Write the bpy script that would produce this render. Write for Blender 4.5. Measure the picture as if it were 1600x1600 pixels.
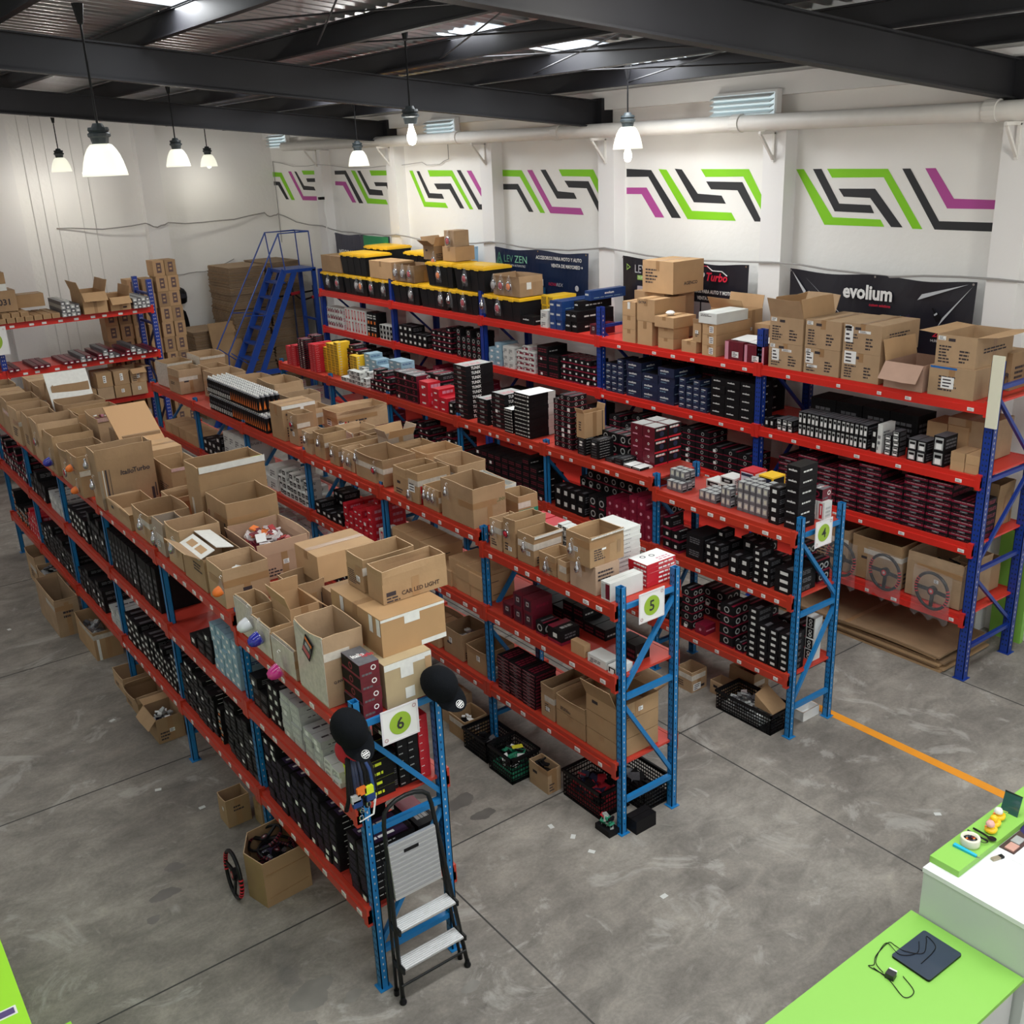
import bpy, math, random
from mathutils import Vector, Matrix
C = bpy.context.scene.collection
for o in list(bpy.data.objects): bpy.data.objects.remove(o)
PI = math.pi
# ---------- camera, world, light, exposure ----------
cam = bpy.data.cameras.new('camera'); co = bpy.data.objects.new('camera', cam); C.objects.link(co)
def _cam(pitch, roll, head):
    fw = Vector((math.sin(head)*math.cos(pitch), math.cos(head)*math.cos(pitch), math.sin(pitch)))
    r = Vector((math.cos(head), -math.sin(head), 0)); u = r.cross(fw)
    r2 = r*math.cos(roll)+u*math.sin(roll); u2 = u*math.cos(roll)-r*math.sin(roll)
    return Matrix((( r2.x,u2.x,-fw.x),(r2.y,u2.y,-fw.y),(r2.z,u2.z,-fw.z))).to_4x4()
co.matrix_world = Matrix.Translation((0,0,4.811)) @ _cam(-0.3421,-0.0428,0.6284)
cam.sensor_width = 36; cam.lens = 36*1573.72/1600; cam.clip_end = 80
bpy.context.scene.camera = co
wd = bpy.data.worlds.new('world'); bpy.context.scene.world = wd; wd.use_nodes = True
wd.node_tree.nodes['Background'].inputs[0].default_value = (.75,.85,1,1)
wd.node_tree.nodes['Background'].inputs[1].default_value = 1.5
vs = bpy.context.scene.view_settings
vs.view_transform = 'Standard'; vs.look = 'None'; vs.gamma = 1; vs.use_curve_mapping = False
vs.exposure = -0.15
def area(loc, sx, sy, e, col=(1,.97,.92), rot=(0,0,0)):
    l = bpy.data.lights.new('sky_panel', 'AREA'); l.shape='RECTANGLE'; l.size=sx; l.size_y=sy; l.energy=e; l.color=col
    o = bpy.data.objects.new('sky_panel', l); o.location=loc; o.rotation_euler=rot; C.objects.link(o)
AREA_E = 80
LAMP_E = 46
# daylight through the roof skylights, plus added fill strips (the translucent sheets are built with the roof)
SKY_FILL = [(3.1,3.65,8.9,9.5),(5.9,8.5,8.2,9.05),(5.9,8.5,13.6,14.4),(2.0,6.5,2.2,3.2),(-3,1.5,8.2,9.05),(-3,1.5,2.8,3.7),(-3,1.5,13.6,14.4),(-1,8.5,-1.8,-.6)]  # strips after the first pair have no known skylight, added for fill light
for x0,x1,y0,y1 in SKY_FILL:
    area(((x0+x1)/2,(y0+y1)/2,5.58+.088*(9.4-(x0+x1)/2)), x1-x0-.1, y1-y0-.1, AREA_E*((x1-x0)*(y1-y0))**.6*(.3 if x1<2 else 1.1), (.95,.98,1), rot=(0,math.atan(.088),0))
# ---------- materials ----------
MATS = {}
def mat(name, col=(.5,.5,.5), rough=.6, metal=0, noise=0, nscale=8, bump=0, bscale=60, emit=0, alpha=1, spec=.5, stretch=None):
    if name in MATS: return MATS[name]
    m = bpy.data.materials.new(name); m.use_nodes = True; nt = m.node_tree; b = nt.nodes['Principled BSDF']
    b.inputs['Base Color'].default_value = (*col,1); b.inputs['Roughness'].default_value = rough
    b.inputs['Metallic'].default_value = metal; b.inputs['Specular IOR Level'].default_value = spec
    if emit: b.inputs['Emission Color'].default_value = (*col,1); b.inputs['Emission Strength'].default_value = emit
    if alpha < 1: b.inputs['Alpha'].default_value = alpha
    if noise or bump:
        tc = nt.nodes.new('ShaderNodeTexCoord'); src = tc.outputs['Object']
        if stretch:
            mp = nt.nodes.new('ShaderNodeMapping'); mp.inputs['Scale'].default_value = stretch
            nt.links.new(src, mp.inputs[0]); src = mp.outputs[0]
    if noise:
        n = nt.nodes.new('ShaderNodeTexNoise'); n.inputs['Scale'].default_value = nscale; n.inputs['Detail'].default_value = 5
        oi = nt.nodes.new('ShaderNodeObjectInfo')
        ad = nt.nodes.new('ShaderNodeMath'); ad.operation='MULTIPLY_ADD'; ad.inputs[1].default_value=.35; 
        nt.links.new(oi.outputs['Random'], ad.inputs[0]); nt.links.new(n.outputs[0], ad.inputs[2])
        nt.links.new(src, n.inputs['Vector'])
        r = nt.nodes.new('ShaderNodeMapRange'); r.inputs[1].default_value=.3; r.inputs[2].default_value=1.0
        r.inputs[3].default_value = 1-noise; r.inputs[4].default_value = 1+noise
        nt.links.new(ad.outputs[0], r.inputs[0])
        mx = nt.nodes.new('ShaderNodeVectorMath'); mx.operation='SCALE'; mx.inputs[0].default_value = col
        nt.links.new(r.outputs[0], mx.inputs['Scale']); nt.links.new(mx.outputs[0], b.inputs['Base Color'])
    if bump:
        n2 = nt.nodes.new('ShaderNodeTexNoise'); n2.inputs['Scale'].default_value = bscale; n2.inputs['Detail'].default_value=3
        nt.links.new(src, n2.inputs['Vector'])
        bp = nt.nodes.new('ShaderNodeBump'); bp.inputs['Strength'].default_value = bump; bp.inputs['Distance'].default_value=.01
        nt.links.new(n2.outputs[0], bp.inputs['Height']); nt.links.new(bp.outputs[0], b.inputs['Normal'])
    MATS[name] = m; return m
M = mat
kraft = M('kraft',(.345,.215,.108),.8,noise=.16,nscale=5,bump=.15,bscale=30)
kraft2 = M('kraft_light',(.46,.285,.145),.8,noise=.12,nscale=5)
kraft3 = M('kraft_dark',(.26,.165,.09),.85,noise=.2,nscale=6,bump=.15,bscale=30)
kraftin = M('kraft_inside',(.33,.21,.11),.85,noise=.12,nscale=4)
edge = M('kraft_edge',(.55,.38,.22),.8)
tape = M('tape',(.33,.19,.09),.3,noise=.1); ctape = M('clear_tape',(.55,.5,.43),.25,noise=.2,nscale=30); wtape = M('white_tape',(.72,.72,.68),.35,noise=.1,nscale=30)
ink = M('ink',(.035,.025,.03),.7); maroon = M('maroon_ink',(.12,.01,.03),.7)
white = M('white_paper',(.8,.8,.78),.55); offw = M('off_white',(.62,.63,.6),.6,noise=.08)
black = M('black_card',(.009,.0085,.0095),.5,noise=.3,nscale=40,spec=.14); blackp = M('black_plastic',(.006,.006,.007),.4,spec=.2)
grey = M('grey_card',(.11,.11,.12),.5,noise=.3,nscale=40); lgrey = M('light_grey_card',(.38,.39,.38),.5,noise=.15,nscale=30)
red = M('red_card',(.5,.012,.025),.4,noise=.1); dred = M('dark_red_card',(.12,.007,.018),.4,noise=.25,nscale=30); crim = M('crimson_card',(.20,.007,.028),.4,noise=.2,nscale=30)
navy = M('navy_card',(.012,.02,.055),.45,noise=.2,nscale=30); blue = M('blue_card',(.012,.045,.17),.4); lblue = M('light_blue_card',(.24,.38,.47),.5,noise=.08)
yell = M('yellow_card',(.85,.52,.02),.45); lime = M('lime_card',(.62,.72,.02),.5); orange = M('orange_card',(.75,.17,.02),.5); purple=M('purple_card',(.03,.018,.055),.45,noise=.2)
teal = M('teal',(.02,.2,.25),.4); pink=M('pink',(.6,.25,.33),.5)
steel_r = M('red_steel',(.47,.038,.018),.35,spec=.5,noise=.07,nscale=3)
steel_r3 = M('bright_red_steel',(.62,.027,.018),.3,spec=.5,noise=.05,nscale=3)
steel_b = M('blue_steel',(.012,.17,.42),.35,spec=.5,noise=.06,nscale=3)
steel_n = M('navy_steel',(.01,.04,.27),.35,spec=.5,noise=.06,nscale=3)
hole = M('slot_dark',(.004,.02,.06),.7); slotl = M('slot_light',(.55,.5,.5),.7)
alu = M('aluminium',(.62,.63,.63),.35,metal=.6); chrome=M('chrome',(.5,.5,.53),.18,metal=1)
deckm = M('shelf_red',(.46,.038,.022),.45,noise=.12,nscale=4); deckm3 = M('shelf_bright_red',(.7,.045,.03),.4,noise=.08,nscale=4)
green = M('lime_green',(.24,.52,.08),.5); pgreen = M('paint_green',(.23,.62,.008),.7); pblack=M('paint_black',(.02,.021,.024),.7); pmag=M('paint_magenta',(.45,.07,.31),.7)
beam_m = M('beam_dark',(.014,.014,.017),.6,noise=.25,nscale=2,spec=.3)
plast = M('clear_plastic',(.7,.7,.72),.1,alpha=.12,spec=.8,bump=.5,bscale=40)
foil = M('foil',(.6,.6,.62),.2,metal=.8,bump=.8,bscale=50)
totey = M('tote_yellow',(.83,.5,.02),.4); toteb=M('tote_black',(.01,.011,.013),.45,spec=.25)
# ---------- mesh building ----------
_TC = {}
def text_geo(s, bold=0.0, ital=0.0):
    k=(s,bold,ital)
    if k in _TC: return _TC[k]
    cu = bpy.data.curves.new('t','FONT'); cu.body=s; cu.size=1; cu.offset=bold; cu.shear=ital; cu.resolution_u=2
    o = bpy.data.objects.new('t',cu); C.objects.link(o)
    me = bpy.data.meshes.new_from_object(o.evaluated_get(bpy.context.evaluated_depsgraph_get()))
    vs_=[(v.co.x,v.co.y) for v in me.vertices]; fs=[tuple(p.vertices) for p in me.polygons]
    x0=min(v[0] for v in vs_);x1=max(v[0] for v in vs_);y0=min(v[1] for v in vs_);y1=max(v[1] for v in vs_)
    bpy.data.objects.remove(o); bpy.data.curves.remove(cu); bpy.data.meshes.remove(me)
    _TC[k]=([((a-x0),(b-y0)) for a,b in vs_],fs,x1-x0,y1-y0); return _TC[k]
class MB:
    def __init__(s): s.v=[];s.f=[];s.mi=[];s.ms=[]
    def mid(s,m):
        if m not in s.ms: s.ms.append(m)
        return s.ms.index(m)
    def poly(s,pts,m):
        n=len(s.v); s.v+= [tuple(p) for p in pts]; s.f.append(tuple(range(n,n+len(pts)))); s.mi.append(s.mid(m))
    def box(s,a,b,m,T=None):
        x0,y0,z0=a;x1,y1,z1=b
        P=[(x0,y0,z0),(x1,y0,z0),(x1,y1,z0),(x0,y1,z0),(x0,y0,z1),(x1,y0,z1),(x1,y1,z1),(x0,y1,z1)]
        if T is not None: P=[tuple(T@Vector(p)) for p in P]
        n=len(s.v); s.v+=P; k=s.mid(m)
        for q in ((0,3,2,1),(4,5,6,7),(0,1,5,4),(1,2,6,5),(2,3,7,6),(3,0,4,7)):
            s.f.append(tuple(n+i for i in q)); s.mi.append(k)
    def hexa(s,lo,hi,m):   # lo, hi: 4 points each, counter-clockwise from above
        n=len(s.v); s.v+=[tuple(p) for p in lo+hi]; k=s.mid(m)
        for q in ((0,3,2,1),(4,5,6,7),(0,1,5,4),(1,2,6,5),(2,3,7,6),(3,0,4,7)):
            s.f.append(tuple(n+i for i in q)); s.mi.append(k)
    def cyl(s,p,q,r,m,n=10,r2=None,cap=True):
        p=Vector(p);q=Vector(q);d=(q-p).normalized(); a=d.orthogonal().normalized(); b=d.cross(a); r2=r if r2 is None else r2
        k=len(s.v); mi=s.mid(m)
        for c,rr in ((p,r),(q,r2)):
            for i in range(n):
                t=2*PI*i/n; s.v.append(tuple(c+a*math.cos(t)*rr+b*math.sin(t)*rr))
        for i in range(n):
            j=(i+1)%n; s.f.append((k+i,k+j,k+n+j,k+n+i)); s.mi.append(mi)
        if cap:
            s.f.append(tuple(k+i for i in reversed(range(n)))); s.f.append(tuple(k+n+i for i in range(n))); s.mi+=[mi,mi]
    def tube(s,pts,r,m,n=6,closed=False):
        P=[Vector(p) for p in pts]; k=len(s.v); mi=s.mid(m); N=len(P); pa=None
        for i,p in enumerate(P):
            if closed: d=P[(i+1)%N]-P[i-1]
            else: d=P[min(i+1,N-1)]-P[max(i-1,0)]
            d.normalize()
            a = d.orthogonal() if pa is None else pa-d*pa.dot(d)
            if a.length<1e-6: a=d.orthogonal()
            a.normalize(); pa=a; b=d.cross(a)
            for j in range(n):
                t=2*PI*j/n; s.v.append(tuple(p+a*math.cos(t)*r+b*math.sin(t)*r))
        for i in range(N if closed else N-1):
            for j in range(n):
                i2=(i+1)%N; j2=(j+1)%n
                s.f.append((k+i*n+j,k+i*n+j2,k+i2*n+j2,k+i2*n+j)); s.mi.append(mi)
        if not closed:
            s.f.append(tuple(k+j for j in reversed(range(n)))); s.f.append(tuple(k+(N-1)*n+j for j in range(n))); s.mi+=[mi,mi]
    def lathe(s,c,prof,m,n=20,axis=None,ref=None):
        A=Vector(axis).normalized() if axis else Vector((0,0,1)); a=Vector(ref) if ref else A.orthogonal().normalized(); b=A.cross(a); c=Vector(c)
        k=len(s.v); mi=s.mid(m)
        for r,z in prof:
            for i in range(n):
                t=2*PI*i/n; s.v.append(tuple(c+A*z+a*math.cos(t)*r+b*math.sin(t)*r))
        for q in range(len(prof)-1):
            for i in range(n):
                j=(i+1)%n; s.f.append((k+q*n+i,k+q*n+j,k+(q+1)*n+j,k+(q+1)*n+i)); s.mi.append(mi)
    def bar(s,p,q,w,h,m,up=(0,0,1)):
        p=Vector(p);q=Vector(q);d=(q-p).normalized();u=Vector(up);sd=d.cross(u).normalized()*w/2;uu=sd.cross(d).normalized()*h/2
        s.hexa([p-sd-uu,p+sd-uu,q+sd-uu,q-sd-uu],[p-sd+uu,p+sd+uu,q+sd+uu,q-sd+uu],m)
    def text(s,txt,o,ux,uy,h,m,bold=0.0,ital=0.0,w=None,center=False,off=.0012):
        V,F,W,H=text_geo(txt,bold,ital); o=Vector(o);ux=Vector(ux);uy=Vector(uy); nrm=ux.cross(uy).normalized()*off
        sy=h/H; sx=(w/W) if w else sy
        if center: o=o-ux*(W*sx/2)-uy*(h/2)
        n=len(s.v); mi=s.mid(m)
        s.v+=[tuple(o+ux*(a*sx)+uy*(b*sy)+nrm) for a,b in V]
        for f in F: s.f.append(tuple(n+i for i in f)); s.mi.append(mi)
    def quad(s,o,ux,uy,u0,v0,u1,v1,m,off=.001):
        o=Vector(o);ux=Vector(ux);uy=Vector(uy);n=ux.cross(uy).normalized()*off
        s.poly([o+ux*u0+uy*v0+n,o+ux*u1+uy*v0+n,o+ux*u1+uy*v1+n,o+ux*u0+uy*v1+n],m)
    def disc(s,o,ux,uy,r,m,off=.0015,n=20,r0=0):
        o=Vector(o);ux=Vector(ux).normalized();uy=Vector(uy).normalized();o=o+ux.cross(uy)*off
        P=[o+ux*math.cos(2*PI*i/n)*r+uy*math.sin(2*PI*i/n)*r for i in range(n)]
        if r0:
            Q=[o+ux*math.cos(2*PI*i/n)*r0+uy*math.sin(2*PI*i/n)*r0 for i in range(n)]
            for i in range(n): s.poly([Q[i],P[i],P[(i+1)%n],Q[(i+1)%n]],m)
        else: s.poly(P,m)
    def mesh(s,name,smooth=False):
        me=bpy.data.meshes.new(name); me.from_pydata(s.v,[],s.f)
        for m in s.ms: me.materials.append(m)
        me.polygons.foreach_set('material_index',s.mi)
        if smooth: me.polygons.foreach_set('use_smooth',[True]*len(s.f))
        me.update(); return me
    def build(s,name,parent=None,loc=None,smooth=False,**k):
        return link(name,s.mesh(name,smooth),parent,loc,**k)
def link(name,data,parent=None,loc=None,rz=0,label=None,cat=None,group=None,kind=None):
    o=bpy.data.objects.new(name,data); C.objects.link(o)
    if parent: o.parent=parent
    if loc: o.location=loc
    if rz: o.rotation_euler=(0,0,rz)
    if label: o['label']=label
    if cat: o['category']=cat
    if group: o['group']=group
    if kind: o['kind']=kind
    return o
def thing(name,label,cat,loc=(0,0,0),rz=0,group=None):
    return link(name,None,None,loc,rz,label,cat,group)
def dup(root,loc,rz=0,label=None,group=None,scale=None):
    r=root.copy(); C.objects.link(r); r.location=loc; r.rotation_euler=(0,0,rz)
    if scale: r.scale=scale
    if label: r['label']=label
    if group: r['group']=group
    for ch in list(root.children):
        c=ch.copy(); C.objects.link(c); c.parent=r
        for g in list(ch.children):
            d=g.copy(); C.objects.link(d); d.parent=c
    return r
R=random.Random(7)
STRIPES=[
('g',[(7.41,4.52),(7.31,4.52),(6.9,4.03),(6.32,4.02),(6.27,3.95),(7.0,3.95)]),
('k',[(7.19,4.52),(7.08,4.52),(6.83,4.17),(6.45,4.16),(6.4,4.08),(6.88,4.09)]),
('g',[(7.01,4.52),(6.28,4.51),(5.84,3.94),(5.95,3.94),(6.32,4.43),(6.94,4.43)]),
('k',[(6.85,4.32),(6.41,4.32),(6.06,3.95),(6.19,3.95),(6.46,4.23),(6.78,4.24)]),
('k',[(6.12,4.51),(6.03,4.51),(5.67,4.02),(5.06,4.02),(5.05,3.94),(5.71,3.94)]),
('m',[(5.87,4.51),(5.76,4.51),(5.54,4.23),(5.04,4.22),(5.03,4.14),(5.6,4.14)]),
('k',[(10.1,4.56),(9.65,4.54),(9.12,3.97),(9.28,3.97),(9.7,4.46),(10.1,4.46)]),
('m',[(10.1,4.33),(9.73,4.33),(9.41,3.97),(9.57,3.97),(9.82,4.25),(10.1,4.25)]),
('g',[(9.52,4.55),(9.38,4.54),(8.94,4.06),(8.31,4.05),(8.24,3.96),(9.01,3.96)]),
('k',[(9.24,4.55),(9.12,4.54),(8.85,4.26),(8.47,4.24),(8.4,4.15),(8.91,4.16)]),
('g',[(8.81,4.54),(8.07,4.53),(7.79,4.13),(7.78,3.97),(8.15,4.45),(8.73,4.45)]),
('k',[(8.72,4.4),(8.16,4.39),(7.85,3.96),(7.96,3.96),(8.23,4.3),(8.64,4.31)]),
('g',[(12.81,4.58),(12.33,4.57),(11.81,3.98),(11.92,3.98),(12.38,4.48),(12.81,4.49)]),
('k',[(12.8,4.38),(12.43,4.38),(12.08,3.99),(12.19,3.99),(12.47,4.3),(12.8,4.3)]),
('m',[(12.2,4.57),(12.08,4.57),(11.65,4.07),(11.02,4.06),(10.96,3.97),(11.69,3.98)]),
('k',[(11.89,4.57),(11.77,4.57),(11.51,4.28),(11.16,4.26),(11.1,4.18),(11.53,4.18)]),
('g',[(11.48,4.57),(10.75,4.56),(10.5,4.22),(10.5,4.05),(10.82,4.47),(11.41,4.48)]),
('k',[(11.36,4.42),(10.85,4.41),(10.52,3.97),(10.62,3.97),(10.89,4.32),(11.27,4.33)]),
('g',[(15.47,4.6),(15.36,4.6),(15.02,4.1),(14.41,4.09),(14.34,4.01),(15.07,4.02)]),
('k',[(15.24,4.59),(15.15,4.59),(14.87,4.24),(14.5,4.23),(14.44,4.15),(14.92,4.16)]),
('g',[(14.89,4.6),(14.16,4.59),(13.62,4.0),(13.72,4.0),(14.2,4.5),(14.83,4.5)]),
('k',[(14.72,4.39),(14.22,4.39),(13.87,4.01),(13.99,4.01),(14.27,4.3),(14.63,4.3)]),
('k',[(14.03,4.59),(13.92,4.59),(13.44,4.08),(13.23,4.08),(13.24,4.0),(13.48,4.0)]),
('m',[(13.75,4.58),(13.62,4.58),(13.36,4.29),(13.23,4.29),(13.24,4.2),(13.39,4.2)]),
('k',[(18.19,4.63),(17.74,4.63),(17.17,4.05),(17.33,4.05),(17.8,4.56),(18.19,4.56)]),
('m',[(18.2,4.44),(17.78,4.43),(17.44,4.06),(17.59,4.06),(17.9,4.36),(18.21,4.37)]),
('g',[(17.54,4.63),(17.38,4.62),(16.95,4.14),(16.33,4.12),(16.27,4.04),(17.02,4.05)]),
('k',[(17.3,4.62),(17.18,4.62),(16.88,4.3),(16.45,4.28),(16.41,4.19),(16.92,4.2)]),
('g',[(16.84,4.62),(16.13,4.61),(15.96,4.38),(15.99,4.28),(16.22,4.53),(16.79,4.53)]),
('k',[(16.71,4.42),(16.19,4.41),(15.97,4.04),(16.05,4.03),(16.28,4.35),(16.66,4.35)]),
('g',[(21.07,4.64),(20.56,4.62),(20.06,4.08),(20.22,4.08),(20.67,4.54),(21.08,4.54)]),
('k',[(21.06,4.45),(20.7,4.44),(20.34,4.09),(20.48,4.09),(20.8,4.37),(21.07,4.37)]),
('m',[(20.24,4.64),(20.1,4.64),(19.64,4.16),(18.94,4.16),(18.88,4.08),(19.69,4.08)]),
('k',[(19.95,4.64),(19.85,4.63),(19.56,4.36),(19.13,4.34),(19.07,4.27),(19.61,4.28)]),
('g',[(19.61,4.65),(18.86,4.64),(18.7,4.48),(18.74,4.37),(18.96,4.57),(19.54,4.57)]),
('k',[(19.44,4.5),(18.97,4.5),(18.71,4.18),(18.74,4.08),(19.03,4.43),(19.4,4.43)])]
# ---------- room shell ----------
XW,YW=9.4,21.0
def roofz(x): return 5.62+.088*(9.4-x)
def floor_mat():
    m=bpy.data.materials.new('concrete_floor'); m.use_nodes=True; nt=m.node_tree; N=nt.nodes.new; L=nt.links.new; b=nt.nodes['Principled BSDF']
    tc=N('ShaderNodeTexCoord')
    def noise(sc,det,ro=.6,dist=0,mp=None):
        n=N('ShaderNodeTexNoise'); n.inputs['Scale'].default_value=sc; n.inputs['Detail'].default_value=det; n.inputs['Roughness'].default_value=ro; n.inputs['Distortion'].default_value=dist
        if mp:
            q=N('ShaderNodeMapping'); q.inputs['Scale'].default_value=mp; q.inputs['Rotation'].default_value=(0,0,.5); L(tc.outputs['Object'],q.inputs[0]); L(q.outputs[0],n.inputs['Vector'])
        else: L(tc.outputs['Object'],n.inputs['Vector'])
        return n.outputs[0]
    def ramp(src,st):
        r=N('ShaderNodeValToRGB'); e=r.color_ramp.elements
        e[0].position=st[0][0]; e[0].color=(*st[0][1],1); e[1].position=st[-1][0]; e[1].color=(*st[-1][1],1)
        for p,c in st[1:-1]: x=e.new(p); x.color=(*c,1)
        L(src,r.inputs[0]); return r.outputs[0]
    def mix(f,a,bb,t='MIX'):
        x=N('ShaderNodeMix'); x.data_type='RGBA'; x.blend_type=t
        if isinstance(f,float): x.inputs[0].default_value=f
        else: L(f,x.inputs[0])
        L(a,x.inputs[6]); 
        if isinstance(bb,tuple): x.inputs[7].default_value=(*bb,1)
        else: L(bb,x.inputs[7])
        return x.outputs[2]
    base=ramp(noise(.9,8,.62,.6),[(.3,(.19,.172,.152)),(.5,(.256,.234,.205)),(.7,(.35,.322,.282))])
    streak=ramp(noise(2.6,10,.72,.5,(1,1.7,1)),[(.33,(.66,.66,.66)),(.55,(1,1,1)),(.75,(1.34,1.32,1.28))])
    c=mix(1.0,base,streak,'MULTIPLY')
    fine=ramp(noise(40,6,.7),[(.3,(.85,.85,.85)),(.7,(1.12,1.12,1.12))]); c=mix(1.0,c,fine,'MULTIPLY')
    chip=ramp(noise(1.3,9,.68,2.0),[(.56,(0,0,0)),(.64,(1,1,1))]); ch2=N('ShaderNodeMath'); ch2.operation='MULTIPLY'; ch2.inputs[1].default_value=.4; L(chip,ch2.inputs[0])
    c=mix(ch2.outputs[0],c,(.5,.48,.44))
    st=ramp(noise(1.1,3,.5,.3,(1.3,.9,1)),[(.27,(1,1,1)),(.30,(0,0,0))]); s2=N('ShaderNodeMath'); s2.operation='MULTIPLY'; s2.inputs[1].default_value=.45; L(st,s2.inputs[0])
    c=mix(s2.outputs[0],c,(.13,.125,.12))
    L(c,b.inputs['Base Color']); b.inputs['Roughness'].default_value=.62; b.inputs['Specular IOR Level'].default_value=.25
    bp=N('ShaderNodeBump'); bp.inputs['Strength'].default_value=.12; L(noise(12,8),bp.inputs['Height']); L(bp.outputs[0],b.inputs['Normal'])
    return m
b=MB(); b.box((-4,-3,-.1),(XW+.2,YW+.2,0),floor_mat()); b.build('floor',kind='structure')
jm=M('joint',(.05,.048,.045),.9)
b=MB()
for y in (5.33,7.82,10.5,13.1,15.7,18.3): b.box((-4,y-.006,.0002),(XW,y+.006,.0012),jm)
for x in (.3,2.95,5.58,8.2): b.box((x-.006,-3,.0002),(x+.006,YW,.0012),jm)
b.build('trim_1',kind='structure')
b=MB(); b.box((6.78,-1,.0005),(6.87,4.85,.002),M('orange_line',(.8,.30,.015),.6,noise=.08)); b.build('floor_line',label='orange painted guide line on the concrete floor beside the rack signed four',cat='floor marking')
wallm=M('white_wall',(.84,.83,.81),.85,bump=.35,bscale=14,noise=.035,nscale=1.2)
wallr=M('white_wall_rough',(.84,.83,.80),.85,bump=.5,bscale=10,noise=.03,nscale=1.5)
b=MB(); b.box((XW,-3,0),(XW+.2,YW,5.62),wallr); wr=b.build('wall_right',kind='structure')
b=MB(); b.box((-4,YW,0),(XW+.2,YW+.2,7),wallm); wb=b.build('wall_back',kind='structure')
b=MB(); b.box((-4.2,-3,0),(-4,YW,7),wallm); b.build('wall_left',kind='structure')
b=MB(); b.box((-4,-3.2,0),(XW,-3,7),wallm); b.build('wall_front',kind='structure')
n=2
colm=M('column_white',(.80,.79,.78),.8,bump=.2,bscale=14)
for y in (4.72,7.41,10.13,12.8,15.6,18.35):
    b=MB(); b.box((9.2,y,0),(XW,y+.3,5.0),colm); b.build('trim_%d'%n,kind='structure'); n+=1
for x0,x1 in ((.7,1.2),(3.75,4.3),(6.55,6.95)):
    b=MB(); b.box((x0,YW-.22,0),(x1,YW,6),colm); b.build('trim_%d'%n,kind='structure'); n+=1
b=MB(); b.box((9.25,-3,5.28),(XW,YW,5.5),colm); b.build('trim_%d'%n,kind='structure'); n+=1
b=MB()
for y in (2.0,):
    b.box((9.2,y,0),(XW,y+.3,5.0),colm)
b.build('trim_%d'%n,kind='structure'); n+=1
# painted chevrons
for i,(c,P) in enumerate(STRIPES):
    b=MB(); m={'g':pgreen,'k':pblack,'m':pmag}[c]
    sgn=sum(P[k][0]*P[(k+1)%len(P)][1]-P[(k+1)%len(P)][0]*P[k][1] for k in range(len(P)))
    if sgn>0: P=P[::-1]
    b.poly([(XW-.003,y,z) for y,z in P],m)
    b.build('painted_stripe',wr)
# roof: corrugated sheet, purlins, main beams
rm=M('roof_sheet',(.42,.44,.46),.33,metal=.7,noise=.3,nscale=1.3,stretch=(1,3,1))
tr=bpy.data.materials.new('translucent_sheet'); tr.use_nodes=True; q=tr.node_tree.nodes['Principled BSDF']; q.inputs['Base Color'].default_value=(.9,.95,1,1); q.inputs['Emission Color'].default_value=(.85,.93,1,1); q.inputs['Emission Strength'].default_value=1.5
def corr(y0,y1,x0,x1,m,name,dz=0,pitch=.19,amp=.034,**k):
    b=MB(); N_=int((y1-y0)/pitch*4); ys=[y0+(y1-y0)*i/N_ for i in range(N_+1)]
    pr=[0,1,1,0]
    k0=b.mid(m)
    for i,y in enumerate(ys):
        z=amp*pr[i%4]
        b.v+=[(x0,y,roofz(x0)+z+dz),(x1,y,roofz(x1)+z+dz)]
    for i in range(N_): b.f.append((2*i,2*i+2,2*i+3,2*i+1)); b.mi.append(k0)
    return b.build(name,**k)
sk=SKY_FILL
corr(-3,YW,-4,XW+.2,rm,'ceiling',kind='structure')
for i,(x0,x1,y0,y1) in enumerate(sk): corr(y0,y1,x0,x1,tr,'window_%d'%(i+1),dz=-.012,kind='structure')  # the added fill strips get glowing sheets too
NW=len(sk)+1
for i in range(13):
    y=-2+1.9*i
    b=MB(); b.poly([(-4,y,roofz(-4)-.002),(-4,y+.012,roofz(-4)-.002),(XW,y+.012,roofz(XW)-.002),(XW,y,roofz(XW)-.002)],beam_m)
def ibeam(b,p,q,h,w,t,m):
    p=Vector(p);q=Vector(q)
    b.bar(p+Vector((0,0,h/2)),q+Vector((0,0,h/2)),t,h,m); b.bar(p,q,w,.016,m); b.bar(p+Vector((0,0,h)),q+Vector((0,0,h)),w,.016,m)
for y in (-.3,4.98,10.47,15.9):
    b=MB(); ibeam(b,(-4,y,5.065+.088*13.4),(9.3,y,5.065+.088*.1),.31,.12,.012,beam_m)
    b.box((8.5,y-.09,5.02),(9.39,y+.09,5.4),beam_m) if y>100 else None
    b.box((9.2,y-.12,4.98),(9.39,y+.12,5.42),beam_m)
    b.build('trim_%d'%n,kind='structure'); n+=1
for x in (-2.9,-1.6,-.35,.95,2.2,3.5,4.83,6.05,7.3,8.45):
    b=MB(); z=5.385+.088*(9.4-x)+.015; ibeam(b,(x,-3,z),(x,YW,z),.19,.075,.01,beam_m)
    b.build('trim_%d'%n,kind='structure'); n+=1
# thin cross rods under the roof sheets
for xx,yy in ((4.83,7.9),(6.05,7.9),(7.3,7.9),(3.5,7.9)):
    b=MB(); z=5.385+.088*(9.4-xx)
    b.cyl((xx,yy-1.6,z+.05),(xx+1.25,yy+1.4,z-.07),.008,beam_m,6); b.cyl((xx,yy+1.4,z+.05),(xx+1.25,yy-1.6,z-.07),.008,beam_m,6)
    b.build('trim_%d'%n,kind='structure'); n+=1
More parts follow.
